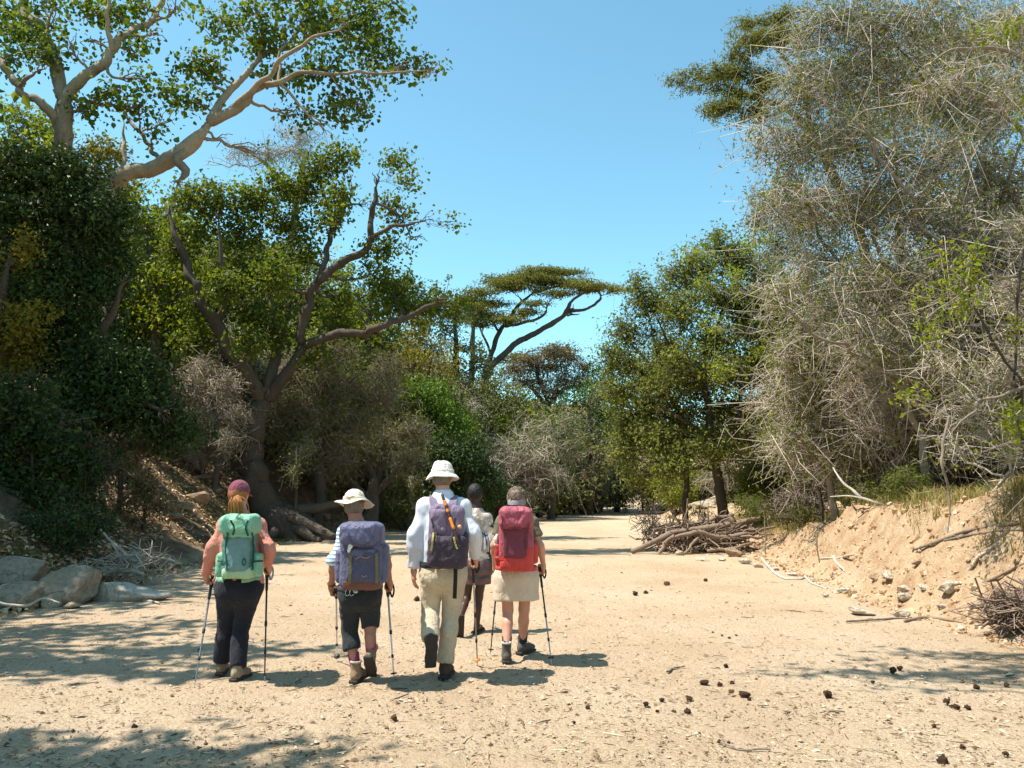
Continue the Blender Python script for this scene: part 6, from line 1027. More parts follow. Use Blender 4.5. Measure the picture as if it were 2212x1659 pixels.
# 1 --- woman in the maroon cap
D1 = G(496, 1466)[1]
p = Person(D1, 'woman in maroon cap with ginger ponytail, salmon top and dark trousers')
p.joints(head=(517, 1067, .03), neck=(517, 1100, 0), shL=(482, 1127, 0), shR=(563, 1129, 0), elL=(460, 1181, -.03), elR=(580, 1183, -.06), wrL=(444, 1243, .10), wrR=(579, 1221, .07), hipL=(494, 1268, 0), hipR=(541, 1268, 0), knL=(488, 1352, .09), knR=(522, 1352, .06))
plant(p, 'L', 477, 1458, -.03); plant(p, 'R', 512, 1471, .05)
p.start((P(496, 1466, D1)[0], D1))
m_salmon = cloth_mat('salmon_top', (0.58, 0.235, 0.175), .1); m_navy = cloth_mat('dark_navy_trousers', (0.018, 0.019, 0.026), .2); m_cap = cloth_mat('maroon_cap', (0.205, 0.058, 0.085)); m_shoe = cloth_mat('khaki_suede', (0.26, 0.20, 0.13), .15)
p.body(SK_pale, {'L': GRIP(-1), 'R': GRIP(1)}, turn=.12, tilt=.1, arm_r=(.043, .034, .025), leg_r=(.08, .052, .036), calf=.05)
v = Vol(.0115); p.torso(v, .016, 1.10, 1.06); [p.arm(v, S, .013, 1.93, (.042, .034, .026), flare=.004) for S in 'LR']; v.cut(p.mh + p.up * -.06, -p.up); v.cut(p.j['neck'] + UP * -.005, UP + np.array([0, .25, 0])); p.part('shirt', v, m_salmon, noise_amp=.0035, noise_f=19, seed=3, aniso=(1, 1, .8))
v = Vol(.0115); v.ell(p.mh + p.up * .03, [p.wh + .020, .15, .15], p.R, .06); [v.cone(p.mh + np.array([x, -.03, -.03]), p.j['hip' + S] * .55 + p.j['kn' + S] * .45 + np.array([0, -.01, 0]), .135, .088, .06) for x, S in ((-.07, 'L'), (.07, 'R'))]
[p.leg(v, S, .013, 1.93, (.094, .056, .044), .018, .052, (.002, .014)) for S in 'LR']; v.cut(p.mh + p.up * .10, p.up); p.part('trousers', v, m_navy, noise_amp=.005, noise_f=16, seed=5, aniso=(1, 1, .7))
for S in 'LR': boot(p, S, m_shoe, M_sole, .05, .95, 'shoe', low=True)
c = p.hat(0, -.010, .022); R = p.HR; v = Vol(.008); v.ell(c, [.091, .112, .105], R, .01); v.cut(c + R[2] * -.012 + R[1] * 0, -R[2] + R[1] * .12); v.ell(c - R[2] * .005, [.083, .103, .096], R, .003, 's'); v2 = v; p.part('cap', v2, m_cap, noise_amp=.002, noise_f=24)
V = []; n = 20
for i in range(9):
    q = -1.05 + 2.1 * i / 8; V.append([c + R[1] * (.100 * math.cos(q) ** .6) * .98 + R[0] * .085 * math.sin(q) - R[2] * .002, c + R[1] * (.100 + .075 * math.cos(q)) * 1.0 + R[0] * .086 * math.sin(q) - R[2] * (.022 + .01 * math.sin(q) ** 2)])
V = np.array(V); V2 = np.concatenate([V.reshape(-1, 3), V.reshape(-1, 3) - R[2] * .004]); i = np.arange(8) * 2; F = np.stack([i, i + 1, i + 3, i + 2], 1); F = np.vstack([F, F[:, ::-1] + 18, np.stack([i + 1, i + 19, i + 21, i + 3], 1)]); mesh_obj('peak', V2, F, m_cap, p.root, True, {'rnd': np.full(36, .5)})
rs = np.random.RandomState(3); g = Geo(); a0 = p.hat(0, -.105, -.022)
for k in range(150):
    a = a0 + R[0] * (.014 + rs.normal(0, .010)) + R[2] * rs.normal(0, .008); w = rs.normal(.022, .019); e = a + R[0] * w * 1.25 - UP * rs.uniform(.13, .215) - R[1] * rs.uniform(-.01, .02); mid = a - R[1] * rs.uniform(.022, .045) - UP * .05 + R[0] * w * 1.1
    V, F = tube([a, mid, (mid + e) / 2 - R[1] * .004 + R[0] * w * .25, e], [.003, .0055, .005, .0015], 9, 5); g.add(V, F, rs.rand())
tag(g.obj('ponytail', HR_ginger, p.root), kind='stuff')
v = Vol(.008); v.ell(p.hat(0, -.02, .0), [.086, .103, .098], R, .02); v.cut(p.hat(0, .03, 0), R[1]); v.cut(p.hat(0, 0, -.062), -R[2]); v.cut(p.hat(0, 0, .04), R[2]); p.part('hair', v, HR_ginger, noise_amp=.004, noise_f=50, aniso=(1, 1, .3))
v = Vol(.005); v.cone(a0 - R[1] * .004, a0 - R[1] * .014 - UP * .006, .019, .018, .01); p.part('hair_tie', v, m_cap)
mint = cloth_mat('mint_green_nylon', (0.20, 0.44, 0.29), .14, rough=.55, spec=.4); teal = cloth_mat('teal_nylon', (0.055, 0.19, 0.15), .15, rough=.55, spec=.4); mesh_g = cloth_mat('blue_grey_mesh', (0.15, 0.26, 0.25), .15, rough=.6); dteal = cloth_mat('dark_teal_webbing', (0.02, 0.085, 0.06)); limeg = cloth_mat('pale_green_hem', (0.36, 0.50, 0.30), .1)
root, ob = backpack(p, 'green hiking backpack with mint lid and grey mesh front pocket', [('pack_body', 517, 1186, -.23, 31, 58, .10, .06, 0, .006), ('side_pocket', 482, 1220, -.20, 11, 24, .07, .03, 1, .008), ('side_pocket', 554, 1220, -.20, 11, 24, .07, .03, 1, .008), ('base_panel', 517, 1236, -.26, 31, 12, .085, .035, 4, .004),
    ('lid', 519, 1133, -.275, 35, 19, .135, .05, 1, .014), ('lid_flap', 517, 1154, -.33, 27, 6, .06, .02, 1, .008), ('front_pocket', 514, 1195, -.315, 24, 37, .05, .04, 2, .007)], [teal, mint, mesh_g, dteal, limeg], strap_mat=mint, belt=(mint, .075, .012), top=(517, 1118), low=(517, 1230), base=(517, 1245))
for pts in ([(492, 1150), (488, 1190), (491, 1232)], [(545, 1150), (548, 1190), (545, 1232)], [(498, 1124), (506, 1140), (503, 1156)], [(536, 1124), (531, 1140), (536, 1158)], [(470, 1212), (482, 1214), (493, 1218)], [(545, 1214), (556, 1212), (568, 1212)]): web(p, root, ob, 'compression_strap', pts, .016, dteal)
web(p, root, ob, 'handle_loop', [(510, 1120), (517, 1112), (524, 1120)], .018, mint); web(p, root, ob, 'ice_axe_loop', [(527, 1205), (531, 1214), (527, 1222), (523, 1214), (527, 1206)], .008, dteal)
p1 = p
for S, tp, lab, up_, lo_, cu in (('L', (420, 1484), 'grey trekking pole in the left hand of the woman with the green pack', M_alu, M_alu, None), ('R', (571.5, 1471), 'dark trekking pole in the right hand of the woman with the green pack', M_alu_k, M_alu_k, None)):
    h = hold(p, S); t = G(*tp); pole(h + unit(h - t) * .065, t, lab, up_, lo_, basket=.0, strap_mat=cloth_mat('grey_webbing', (0.35, 0.35, 0.38)))

# 2 --- woman with the cream brimmed hat and violet pack
D2 = G(772, 1474)[1]
p = Person(D2, 'woman in cream sun hat, blue striped shirt and dark cropped trousers')
p.joints(head=(766, 1090, .05), neck=(770, 1124, .02), shL=(742, 1144, 0), shR=(812, 1144, 0), elL=(723, 1213, -.05), elR=(833, 1205, -.08), wrL=(715, 1268, .10), wrR=(842, 1258, .08), hipL=(757, 1282, 0), hipR=(800, 1282, 0), knL=(755, 1362, .08), knR=(800, 1356, .06))
plant(p, 'L', 769, 1475, .04); lift(p, 'R', 801, 1416, -.02, (.05, .62, -.75))
p.start((P(772, 1474, D2)[0], D2))
m_st = stripe_mat('blue_white_striped_shirt', (0.70, 0.74, 0.76), (0.12, 0.24, 0.36), 9.5, 'Z', .62, .5); m_char = cloth_mat('charcoal_trousers', (0.026, 0.030, 0.034), .2); m_hat = cloth_mat('cream_hat', (0.70, 0.62, 0.49), .08); m_sockm = cloth_mat('magenta_socks', (0.36, 0.04, 0.13), .25, 40); m_bt = cloth_mat('brown_suede_boot', (0.24, 0.165, 0.10), .18)
p.body(SK_mid, {'L': GRIP(-1), 'R': GRIP(1)}, turn=.1, tilt=.18, arm_r=(.042, .033, .024), leg_r=(.075, .05, .035), calf=.048, size=.98)
v = Vol(.0115); p.torso(v, .016, .97, hem=1); [p.arm(v, S, .016, 1.02 if S == 'L' else .95, (.045, .035, .028), flare=.012) for S in 'LR']; v.cut(p.mh + p.up * -.02, -p.up); v.cut(p.j['neck'] - UP * .008, UP); p.part('shirt', v, m_st, noise_amp=.005, noise_f=14, seed=3)
v = Vol(.0115); v.ell(p.mh + p.up * .03, [p.wh + .014, .14, .14], p.R, .06); [v.cone(p.mh + np.array([x, -.025, -.03]), p.j['hip' + S] * .6 + p.j['kn' + S] * .4 + np.array([0, -.01, 0]), .118, .082, .05) for x, S in ((-.065, 'L'), (.065, 'R'))]
p.leg(v, 'L', .014, 1.46, (.088, .056, .05), .016, .054, (.002, .010)); p.leg(v, 'R', .014, 1.26, (.088, .056, .05), .016, .054, (.004, .010)); v.cut(p.mh + p.up * .10, p.up); p.part('cropped_trousers', v, m_char, noise_amp=.006, noise_f=12, seed=8)
for S in 'LR': boot(p, S, m_bt, M_sole, .10, .96, collar=cloth_mat('grey_boot_collar', (0.42, 0.38, 0.32))); socks(p, S, m_sockm, .05, .17)
R = p.HR; c = p.hat(0, -.01, .045); lathe_hat(p, 'sun_hat', m_hat, [(.004, .085), (.04, .084), (.066, .072), (.084, .045), (.094, .01), (.099, -.012), (.108, -.016), (.135, -.022), (.158, -.034), (.172, -.042)], R, c, 1.08, .015, 2, band=(-.012, .018, .0965, m_hat))
for a, b in (((-.045, -.105, .008), (-.012, -.122, -.006)), ((.03, -.112, .01), (-.006, -.124, -.006)), ((-.010, -.122, -.004), (-.02, -.135, -.036)), ((-.006, -.122, -.004), (.004, -.137, -.034))): strap('hat_cord', [c + R.T @ np.array(a), c + R.T @ ((np.array(a) + b) / 2 + [0, -.004, .002]), c + R.T @ np.array(b)], .007, .002, cloth_mat('olive_cord', (0.2, 0.16, 0.07)), p.root, 6)
v = Vol(.008); v.ell(p.hat(0, -.02, -.01), [.086, .102, .10], R, .02); v.cut(p.hat(0, .035, 0), R[1]); v.cut(p.hat(0, 0, -.085), -R[2]); v.cut(p.hat(0, 0, .05), R[2]); p.part('hair', v, HR_brown, noise_amp=.004, noise_f=50, aniso=(1, 1, .3))
vio = cloth_mat('slate_violet_nylon', (0.100, 0.098, 0.175), .14, rough=.55, spec=.4); vio_d = cloth_mat('dark_violet_nylon', (0.060, 0.058, 0.105), .14, rough=.55, spec=.4); brn = cloth_mat('brown_pack_base', (0.165, 0.070, 0.050), .12); oli = cloth_mat('olive_webbing', (0.16, 0.14, 0.07))
root, ob = backpack(p, 'violet grey hiking backpack with brown base and olive straps', [('pack_body', 783, 1200, -.24, 42, 66, .115, .06, 0, .006), ('side_pocket', 741, 1222, -.20, 14, 34, .075, .04, 0, .007), ('side_pocket', 824, 1216, -.20, 14, 40, .075, .04, 0, .007), ('base_panel', 783, 1260, -.26, 38, 11, .10, .035, 2, .004),
    ('lid', 780, 1153, -.285, 38, 22, .145, .05, 0, .013), ('front_pocket', 785, 1222, -.33, 33, 33, .055, .04, 1, .008), ('pocket_flap', 783, 1194, -.325, 28, 9, .06, .025, 0, .010)], [vio, vio_d, brn], strap_mat=vio, belt=(vio_d, .06, .012), top=(780, 1136), low=(783, 1255), base=(783, 1270))
for pts in ([(757, 1200), (756, 1230), (755, 1262)], [(813, 1195), (814, 1230), (814, 1260)]): web(p, root, ob, 'webbing_strap', pts, .024, oli)
for pts in ([(752, 1150), (760, 1172), (780, 1180), (800, 1172), (808, 1150)], [(735, 1185), (748, 1192), (760, 1188)], [(812, 1180), (824, 1176), (832, 1184)]): web(p, root, ob, 'compression_strap', pts, .012, vio_d)
for pts in ([(768, 1208), (778, 1203), (790, 1206), (800, 1202)],): web(p, root, ob, 'piping', pts, .006, cloth_mat('tan_piping', (0.40, 0.24, 0.13)))
for pts in ([(782, 1243), (786, 1247)], [(787, 1247), (790, 1243)], [(792, 1243), (792, 1247)]): web(p, root, ob, 'emblem', pts, .004, cloth_mat('grey_print', (0.30, 0.30, 0.34)), n=4)
q = p.at(760, 1190, -.3); y = lay_on(ob, q[0], q[2], .02, q[1]); v = Vol(.005); q = P(757, 1180, y); v.ell(q, [.020, .016, .022], k=.01); v.ell(q + np.array([-.012, 0, -.03]), [.014, .012, .022], k=.01); mesh_o = v.mesh(.003, 60); tag(mesh_obj('buckle', *mesh_o, plain_mat('white_plastic', (0.7, 0.66, 0.6), .5), root, True, {'rnd': np.full(len(mesh_o[0]), .5)}), label='pale toggle hanging on the left pack strap')
g = Geo(); q = p.at(751, 1280, -.33)
for x in (0, .035): V, F = tube(ring_pts(q + np.array([x, -.005, 0]), np.array([[1, 0, 0], [0, .3, .95], [0, -.95, .3]]), .018, .026, 0, 12), .003, 24, 5); g.add(V, F, .5)
g.obj('key_ring', M_steel, root)
for S, tp, lab, bk in (('L', (728, 1427), 'white trekking pole swung forward in the left hand of the woman with the cream hat', 1), ('R', (851.6, 1469.5), 'white trekking pole planted on the right of the woman with the cream hat', 1)):
    h = hold(p, S); t = G(*tp); pole(h + unit(h - t) * .065, t, lab, M_alu_w if S == 'L' else M_alu, M_alu_w, basket=1, long=0.0)
v = Vol(.005); w = p.j['wrL']; d = unit(p.j['elL'] - w); V = ring_pts(w + d * .035, frame(d, np.array([0, 1.0, .1]))[[0, 2, 1]], .032, .032, 0, 14); g = Geo(); V, F = tube(np.vstack([V, V[:1]]), .006, 28, 6); g.add(V, F, .5); g.obj('wristband', cloth_mat('brown_wristband', (0.12, 0.05, 0.03)), p.root)

# 3 --- tall man in the white shirt
D3 = G(961, 1463)[1]
p = Person(D3, 'tall man in white bucket hat, white shirt and beige trousers, left foot lifted')
p.joints(head=(956, 1030, .05), neck=(957, 1062, .02), shL=(914, 1088, 0), shR=(1003, 1088, 0), elL=(896, 1155, -.04), elR=(1023, 1152, -.05), wrL=(894, 1230, .03), wrR=(1028, 1206, .17), hipL=(934, 1240, 0), hipR=(982, 1240, 0), knL=(930, 1318, .04), knR=(974, 1326, .06))
lift(p, 'L', 929, 1385, -.22, (-.08, .22, -.97)); plant(p, 'R', 961, 1463, .03)
p.start((P(961, 1463, D3)[0], D3))
m_ws = stripe_mat('white_fine_striped_shirt', (0.66, 0.67, 0.71), (0.54, 0.57, 0.65), 22, 'X', .55, .4); m_beige = cloth_mat('beige_trousers', (0.50, 0.415, 0.295), .1); m_wh = cloth_mat('white_hat', (0.74, 0.70, 0.62), .07); m_bd = cloth_mat('dark_brown_boot', (0.075, 0.048, 0.035), .2)
p.body(SK_pale, {'L': HANG(-1), 'R': GRIP(1)}, turn=.05, tilt=.05, arm_r=(.048, .037, .028), leg_r=(.08, .055, .038), calf=.05, size=1.04, belly=1.05)
v = Vol(.0115); p.torso(v, .026, .97, 1.06); [p.arm(v, S, .015, 1.95 if S == 'L' else 1.9, (.050, .036, .028), flare=.009) for S in 'LR']; v.cut(p.mh + p.up * .05, -p.up); v.cut(p.j['neck'] + UP * .0, UP + np.array([0, .2, 0])); p.part('shirt', v, m_ws, noise_amp=.008, noise_f=16, seed=13, aniso=(1.2, 1, .6))
v = Vol(.006); v.cone(p.j['neck'] - UP * .015, p.j['neck'] + UP * .03, .080, .068, .01); v.cut(p.j['neck'] + UP * .02, UP); p.part('collar', v, m_ws, noise_amp=.003, noise_f=20)
v = Vol(.0115); v.ell(p.mh + p.up * .03, [p.wh + .024, .155, .15], p.R, .06); [v.cone(p.mh + np.array([x, -.03, -.03]), p.j['hip' + S] * .55 + p.j['kn' + S] * .45 + np.array([0, -.01, 0]), .128, .086, .05) for x, S in ((-.07, 'L'), (.07, 'R'))]
p.leg(v, 'L', .018, 1.93, (.090, .056, .044), .018, .053, (.002, .012)); p.leg(v, 'R', .018, 1.93, (.090, .056, .044), .018, .053, (.002, .010)); v.cut(p.mh + p.up * .12, p.up); p.part('trousers', v, m_beige, noise_amp=.008, noise_f=17, seed=17, aniso=(.7, 1, 1.1))
for S in 'LR': boot(p, S, m_bd, M_sole, .09, 1.06)
R = p.HR; c = p.hat(0, -.005, .045); lathe_hat(p, 'bucket_hat', m_wh, [(.004, .098), (.045, .096), (.070, .084), (.086, .055), (.096, .018), (.101, -.004), (.107, -.012), (.128, -.030), (.146, -.052), (.150, -.060)], R, c, 1.08, .014, 4, band=(-.004, .020, .099, m_wh))
v = Vol(.008); v.ell(p.hat(0, -.02, -.015), [.085, .10, .098], R, .02); v.cut(p.hat(0, .035, 0), R[1]); v.cut(p.hat(0, 0, -.075), -R[2]); v.cut(p.hat(0, 0, .05), R[2]); p.part('hair', v, HR_brown, noise_amp=.003, noise_f=50, aniso=(1, 1, .3))
mau = cloth_mat('mauve_nylon', (0.195, 0.145, 0.215), .14, rough=.6); mau_d = cloth_mat('dark_plum_nylon', (0.050, 0.036, 0.050), .18, rough=.6); blk = cloth_mat('black_webbing', (0.02, 0.02, 0.022))
root, ob = backpack(p, 'mauve and dark plum daypack with a long loose black strap', [('pack_body', 965, 1158, -.23, 36, 62, .085, .06, 0, .009), ('lower_pocket', 966, 1192, -.29, 40, 33, .09, .07, 1, .010), ('lid', 958, 1104, -.24, 22, 14, .07, .04, 0, .012), ('top_pocket', 948, 1128, -.30, 16, 26, .035, .03, 0, .010), ('side_pocket', 1001, 1180, -.22, 10, 30, .06, .03, 1, .008)],
    [mau, mau_d], strap_mat=mau, sw=.065, belt=(blk, .09, .018), top=(958, 1098), low=(965, 1215), base=(966, 1226))
for pts in ([(936, 1150), (934, 1172), (931, 1190)], [(980, 1160), (984, 1176), (988, 1186)]): web(p, root, ob, 'zip_puller', pts, .016, cloth_mat('yellow_olive_tape', (0.36, 0.30, 0.10)))
for pts in ([(932, 1120), (940, 1150), (950, 1172), (970, 1176), (985, 1168)], [(985, 1120), (978, 1145), (974, 1165)]): web(p, root, ob, 'compression_strap', pts, .012, mau_d)
a = p.at(984, 1216, -.30); strap('loose_strap', [a, p.at(984, 1240, -.27), p.at(983, 1268, -.25), p.at(982, 1293, -.24)], .034, .0015, blk, root, 10)
st = thing('walking_stick', p.at(985, 1165, -.40), 'short orange and black folded stick lashed to the mauve daypack', 'stick'); g = Geo(); A = p.at(955, 1068, -.28); B = p.at(990, 1172, -.42); V, F = tube([A, A * .7 + B * .3, A * .3 + B * .7, B], [.012, .013, .012, .010], 16, 8); g.add(V, F); g.obj('shaft', plain_mat('dark_stick', (0.05, 0.02, 0.012)), st)
for t0, t1 in ((.14, .24), (.32, .37), (.50, .72)): g = Geo(); V, F = tube([A + (B - A) * t0, A + (B - A) * t1], .0145, 6, 8); g.add(V, F); g.obj('band', M_orange, st)
v = Vol(.005); v.ell(p.at(993, 1138, -.36), [.018, .018, .018]); V, F = v.mesh(.002, 30); mesh_obj('knob', V, F, plain_mat('tan_cork', (0.5, 0.3, 0.12)), st, True, {'rnd': np.full(len(V), .5)})
h = hold(p, 'R'); t = G(1031.6, 1440.6); pole(h + unit(h - t) * .065, t, 'steel grey trekking pole with an orange basket held by the tall man', M_alu, M_alu, basket=1, basket_mat=M_orange)

# 5 --- woman with the red pack
D5 = G(1110, 1424)[1]
p = Person(D5, 'woman with short hair and grey headband in olive shirt and cream skirt')
p.joints(head=(1117, 1080, .05), neck=(1115, 1107, .01), shL=(1082, 1122, 0), shR=(1152, 1124, 0), elL=(1068, 1178, .0), elR=(1167, 1180, -.05), wrL=(1069, 1226, .22), wrR=(1174, 1222, .10), hipL=(1094, 1246, 0), hipR=(1136, 1246, 0), knL=(1097, 1318, .03), knR=(1132, 1316, .07))
plant(p, 'L', 1094, 1432, .0); plant(p, 'R', 1129, 1413, .12, .16)
p.start((P(1110, 1424, D5)[0], D5))
m_ol = cloth_mat('olive_shirt', (0.145, 0.125, 0.075), .12); m_sk = cloth_mat('cream_skirt', (0.60, 0.49, 0.375), .08); m_teal = cloth_mat('dark_boot_with_teal', (0.10, 0.085, 0.075), .2); m_tl = cloth_mat('teal_boot_trim', (0.04, 0.17, 0.19)); m_sn = cloth_mat('dark_socks', (0.02, 0.025, 0.045)); m_hb = stripe_mat('grey_headband', (0.32, 0.32, 0.33), (0.16, 0.13, 0.14), 26, 'Z', .5, 1)
p.body(SK_pale, {'L': GRIP(-1), 'R': GRIP(1)}, turn=.15, tilt=.12, arm_r=(.043, .032, .024), leg_r=(.078, .052, .036), calf=.054)
v = Vol(.0115); p.torso(v, .016, .97); [p.arm(v, S, .020, .62, (.046, .036, .028), flare=.014) for S in 'LR']; v.cut(p.mh + p.up * .0, -p.up); v.cut(p.j['neck'] - UP * .012, UP); p.part('shirt', v, m_ol, noise_amp=.005, noise_f=14, seed=3)
v = Vol(.0115); v.ell(p.mh + p.up * .0, [p.wh + .02, .15, .15], p.R, .05); b = p.mh + np.array([0, .02, -.22]); [v.cone(p.mh + np.array([x, -.01, -.02]), b + np.array([x * 1.18, .0, -.08]), .13, .145, .09) for x in (-.075, .075)]; v.cut(b, -UP + np.array([.02, 0, 0])); v.cut(p.mh + p.up * .11, p.up); p.part('skirt', v, m_sk, noise_amp=.007, noise_f=9, seed=21, aniso=(1.4, 1.4, .6))
for S in 'LR': boot(p, S, m_teal, M_sole, .11, .98, collar=cloth_mat('pale_boot_collar', (0.45, 0.44, 0.42))); socks(p, S, m_sn, .05, .175)
R = p.HR; v = Vol(.008); v.ell(p.hat(0, -.018, .022), [.088, .107, .105], R, .02); v.ell(p.hat(0, -.10, .035), [.05, .03, .05], R, .03); v.cut(p.hat(0, .075, 0), R[1] - R[2] * .5); v.cut(p.hat(0, 0, -.07), -R[2] + R[1] * .3); p.part('hair', v, HR_brown, noise_amp=.006, noise_f=34, aniso=(1, 1, .7))
rs = np.random.RandomState(9); g = Geo()
for k in range(130):
    q = unit(np.array([rs.normal(0, 1), rs.normal(-.4, .8), rs.normal(.55, .6)])); a = p.hat(*(q * [.087, .105, .103] + [0, -.018, .022])); t = unit(np.cross(q, rs.normal(size=3))); o = R.T @ q; w = R.T @ t; V, F = tube([a, a + o * .008 + w * .022, a + o * .004 + w * .045], [.005, .005, .001], 6, 5); g.add(V, F, rs.rand())
tag(g.obj('hair_strands', HR_brown, p.root), kind='stuff')
rp = np.stack([p.hat(*q) for q in np.stack([.091 * np.cos(np.arange(29) * 2 * math.pi / 28), -.015 + .112 * np.sin(np.arange(29) * 2 * math.pi / 28), -.012 + .022 * np.sin(np.arange(29) * 2 * math.pi / 28)], 1)]); strap('headband', rp, .062, .003, m_hb, p.root, 40, face=R[2]).data.update() if False else None
fc = unit(rp - p.hat(0, -.015, -.012)); Vb = np.stack([rp - R[2] * .030, rp + fc * .003, rp + R[2] * .030 - fc * .004], 1); i = np.arange(28)[:, None] * 3; jj = np.arange(2)[None]; mesh_obj('headband', Vb.reshape(-1, 3), np.stack([i + jj, i + 3 + jj, i + 4 + jj, i + 1 + jj], -1).reshape(-1, 4), m_hb, p.root, True, {'rnd': np.full(87, .5)})
red_t = cloth_mat('maroon_pink_nylon', (0.34, 0.065, 0.095), .14, rough=.55, spec=.4); red_m = cloth_mat('dull_maroon_nylon', (0.185, 0.045, 0.062), .12, rough=.6); red_b = cloth_mat('bright_red_nylon', (0.52, 0.040, 0.034), .1, rough=.5, spec=.4)
root, ob = backpack(p, 'red hiking backpack with maroon top and bright red lower half', [('pack_body', 1115, 1160, -.24, 35, 50, .11, .06, 0, .006), ('lower_body', 1116, 1203, -.24, 34, 26, .112, .05, 2, .006), ('side_pocket', 1082, 1197, -.19, 12, 24, .07, .03, 2, .009), ('side_pocket', 1150, 1194, -.19, 11, 22, .07, .03, 2, .007), ('lid', 1114, 1118, -.275, 33, 21, .135, .055, 0, .015), ('front_pocket', 1113, 1172, -.325, 25, 32, .045, .035, 1, .005), ('base_panel', 1115, 1222, -.25, 30, 10, .09, .03, 2, .004)],
    [red_t, red_m, red_b], strap_mat=red_t, belt=(red_b, .09, .014), top=(1114, 1112), low=(1115, 1215), base=(1115, 1232))
for pts in ([(1084, 1130), (1090, 1160), (1090, 1195)], [(1143, 1128), (1139, 1158), (1138, 1186)], [(1087, 1150), (1113, 1141), (1142, 1148)], [(1136, 1152), (1137, 1172), (1136, 1188)], [(1078, 1106), (1086, 1120), (1084, 1136)]): web(p, root, ob, 'compression_strap', pts, .014, red_m)
for pts in ([(1140, 1160), (1147, 1152), (1150, 1164)], [(1066, 1200), (1078, 1203), (1090, 1198)]): web(p, root, ob, 'gear_loop', pts, .008, red_t)
v = Vol(.005); q = p.at(1071, 1165, -.24); v.cone(q, q + np.array([.012, 0, .035]), .020, .014, .01); v.cone(q, q - UP * .05, .02, .018, .01); V, F = v.mesh(.004, 40); tag(mesh_obj('bottle', V, F, plain_mat('white_cloth_bottle', (0.72, 0.62, 0.56), .6), None, True, {'rnd': np.full(len(V), .5)}, base=q), 'whitish crumpled bottle in the left side pocket of the red backpack', 'bottle')
for S, tp, lab in (('L', (1059, 1416), 'dark trekking pole on the left of the woman with the red pack'), ('R', (1191.8, 1436), 'dark and grey trekking pole on the right of the woman with the red pack')):
    h = hold(p, S); t = G(*tp); pole(h + unit(h - t) * .065, t, lab, M_alu_k, M_alu_k if S == 'L' else M_alu, basket=1)

# 4 --- guide walking in front
D4 = G(1030, 1366)[1]
p = Person(D4, 'dark skinned person in patterned shirt and striped short wrap walking ahead')
p.joints(head=(1026, 1068, .05), neck=(1030, 1096, .02), shL=(1000, 1115, .02), shR=(1054, 1115, 0), elL=(992, 1170, .05), elR=(1064, 1165, -.03), wrL=(1000, 1215, .18), wrR=(1063, 1214, .05), hipL=(1015, 1218, 0), hipR=(1044, 1218, 0), knL=(1008, 1292, .05), knR=(1034, 1290, .03))
plant(p, 'R', 1030, 1366, .06); lift(p, 'L', 993, 1338, -.28, (-.05, .28, -.95))
p.start((P(1030, 1366, D4)[0], D4))
def patch_mat():
    t = NT('patterned_shirt'); w = t.n('ShaderNodeTexVoronoi'); w.inputs['Scale'].default_value = 11; t.l(t.coord(), w.inputs['Vector']); n = t.noise(13, 3, .6)
    c = t.mix(t.ramp(w.outputs[0], [(.28, (1, 1, 1)), (.34, (0, 0, 0))]), (0.42, 0.34, 0.27), (0.06, 0.05, 0.05)); c = t.mix(t.ramp(n, [(.55, (0, 0, 0)), (.6, (1, 1, 1))]), c, (0.68, 0.62, 0.55)); t.bsdf(c, .9, .15); return t.done()
m_wrap = stripe_mat('striped_wrap', (0.13, 0.030, 0.024), (0.03, 0.022, 0.022), 3.2, 'Z', .5, .3); m_pat = patch_mat()
p.body(SK_dark, {'L': GRIP(-1), 'R': HANG(1)}, turn=-.1, tilt=.1, arm_r=(.046, .036, .026), leg_r=(.072, .050, .034), calf=.046, size=1.0)
v = Vol(.0115); p.torso(v, .015, 1.0); [p.arm(v, S, .014, 1.15, flare=.008) for S in 'LR']; v.cut(p.mh + p.up * .02, -p.up); v.cut(p.j['neck'] - UP * .01, UP); p.part('shirt', v, m_pat, noise_amp=.005, noise_f=14, seed=33)
v = Vol(.0115); v.ell(p.mh, [p.wh + .018, .14, .14], p.R, .05); [v.cone(p.mh + np.array([x, 0, -.02]), p.mh + np.array([x * 1.1, .02, -.29]), .115, .105, .07) for x in (-.06, .06)]; v.cut(p.mh + np.array([0, 0, -.235]), -UP); v.cut(p.mh + p.up * .10, p.up); p.part('wrap', v, m_wrap, noise_amp=.007, noise_f=9, seed=31, aniso=(1.3, 1.3, .6))
R = p.HR; v = Vol(.008); v.ell(p.hat(0, -.018, .02), [.090, .108, .108], R, .02); v.cut(p.hat(0, .06, 0), R[1] - R[2] * .4); v.cut(p.hat(0, 0, -.055), -R[2]); p.part('hair', v, HR_black, noise_amp=.007, noise_f=60)
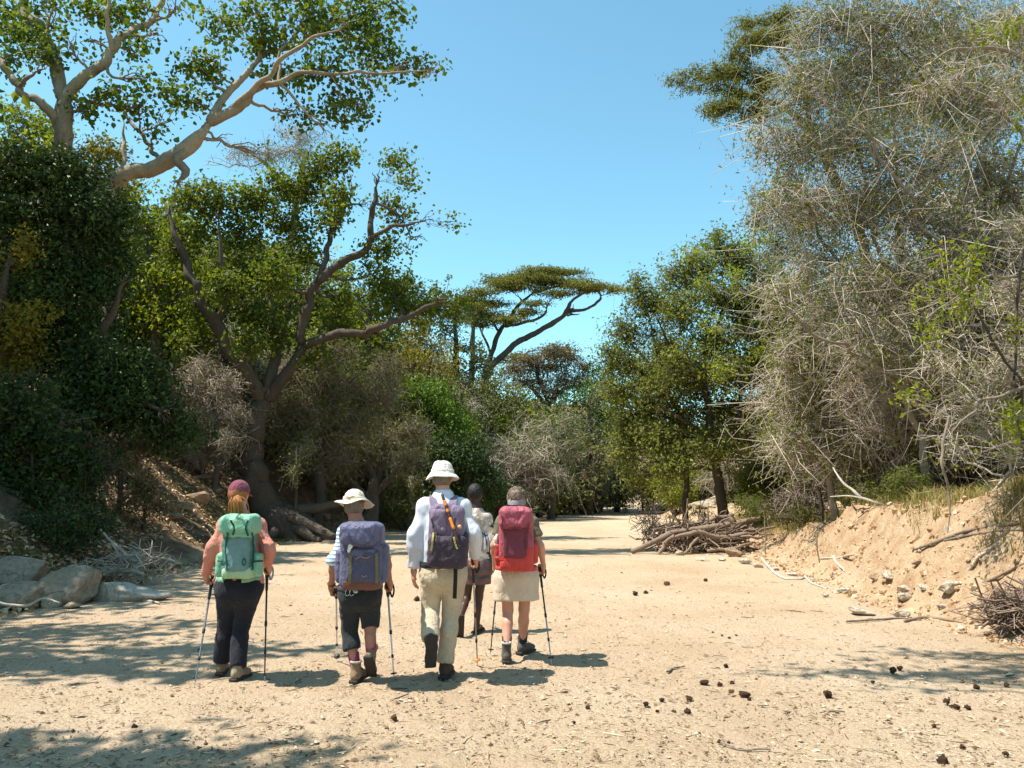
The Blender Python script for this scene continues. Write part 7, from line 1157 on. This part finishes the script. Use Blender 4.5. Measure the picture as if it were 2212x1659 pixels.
for S in 'LR':
    a, t = p.j['an' + S], p.j['toe' + S]; f = unit(t - a); x = unit(np.cross(f, UP)); u = np.cross(x, f); Rr = np.stack([x, f, u]); v = Vol(.006); v.box(a + f * .045 - u * .078, [.046, .135, .011], Rr, .008, .01); o = v.obj('sandal', plain_mat('sandal_rubber', (0.04, 0.025, 0.02), .8), p.root); strap('sandal_strap', [a + f * .07 - u * .07 + x * .045, a + f * .07 - u * .022, a + f * .07 - u * .07 - x * .045], .022, .003, M_strapdark, o, 8, face=u)
    v = Vol(.006); v.cone(a + f * .0 - u * .045, a + f * .13 - u * .055, .035, .028, .02); v.ell(a - f * .03 - u * .04, [.030, .036, .036], Rr, .02); [v.cone(a + f * .12 - u * .058 + x * (i - 2) * .014, a + f * (.165 - abs(i - 1.5) * .006) - u * .060 + x * (i - 2) * .017, .011, .009, .008) for i in range(5)]; p.part('foot', v, SK_dark)
cbag = p.at(1051, 1168, -.17); bt = thing('water_bottle', cbag, 'clear plastic water bottle with blue cap at the side of the front walker', 'bottle'); t = NT('clear_plastic'); t.bsdf((0.62, 0.68, 0.74), .12, .5); t.b.inputs['Transmission Weight'].default_value = .55; m_pl = t.done()
g = Geo(); zz = np.array([[-.13, .004], [-.128, .030], [-.09, .034], [-.05, .032], [0, .034], [.035, .030], [.05, .016], [.066, .014], [.068, .003]]); V, F = sweep(np.stack([np.full(9, cbag[0]), np.full(9, cbag[1]), cbag[2] + zz[:, 0]], 1)[None], zz[:, 1][None], 14); g.add(V, F); g.obj('bottle_body', m_pl, bt)
g = Geo(); zz = np.array([[.055, .002], [.056, .0165], [.08, .0165], [.082, .002]]); V, F = sweep(np.stack([np.full(4, cbag[0]), np.full(4, cbag[1]), cbag[2] + zz[:, 0]], 1)[None], zz[:, 1][None], 14); g.add(V, F); g.obj('bottle_cap', plain_mat('blue_plastic', (0.03, 0.14, 0.62), .4), bt)
strap('shoulder_cord', [p.at(1008, 1108, -.10), p.at(1025, 1130, -.16), p.at(1046, 1156, -.17)], .012, .003, M_strapdark, p.root, 10); strap('carry_strap', [p.at(1046, 1150, -.18), p.at(1051, 1172, -.205), p.at(1053, 1195, -.17)], .012, .003, M_strapdark, bt, 8)
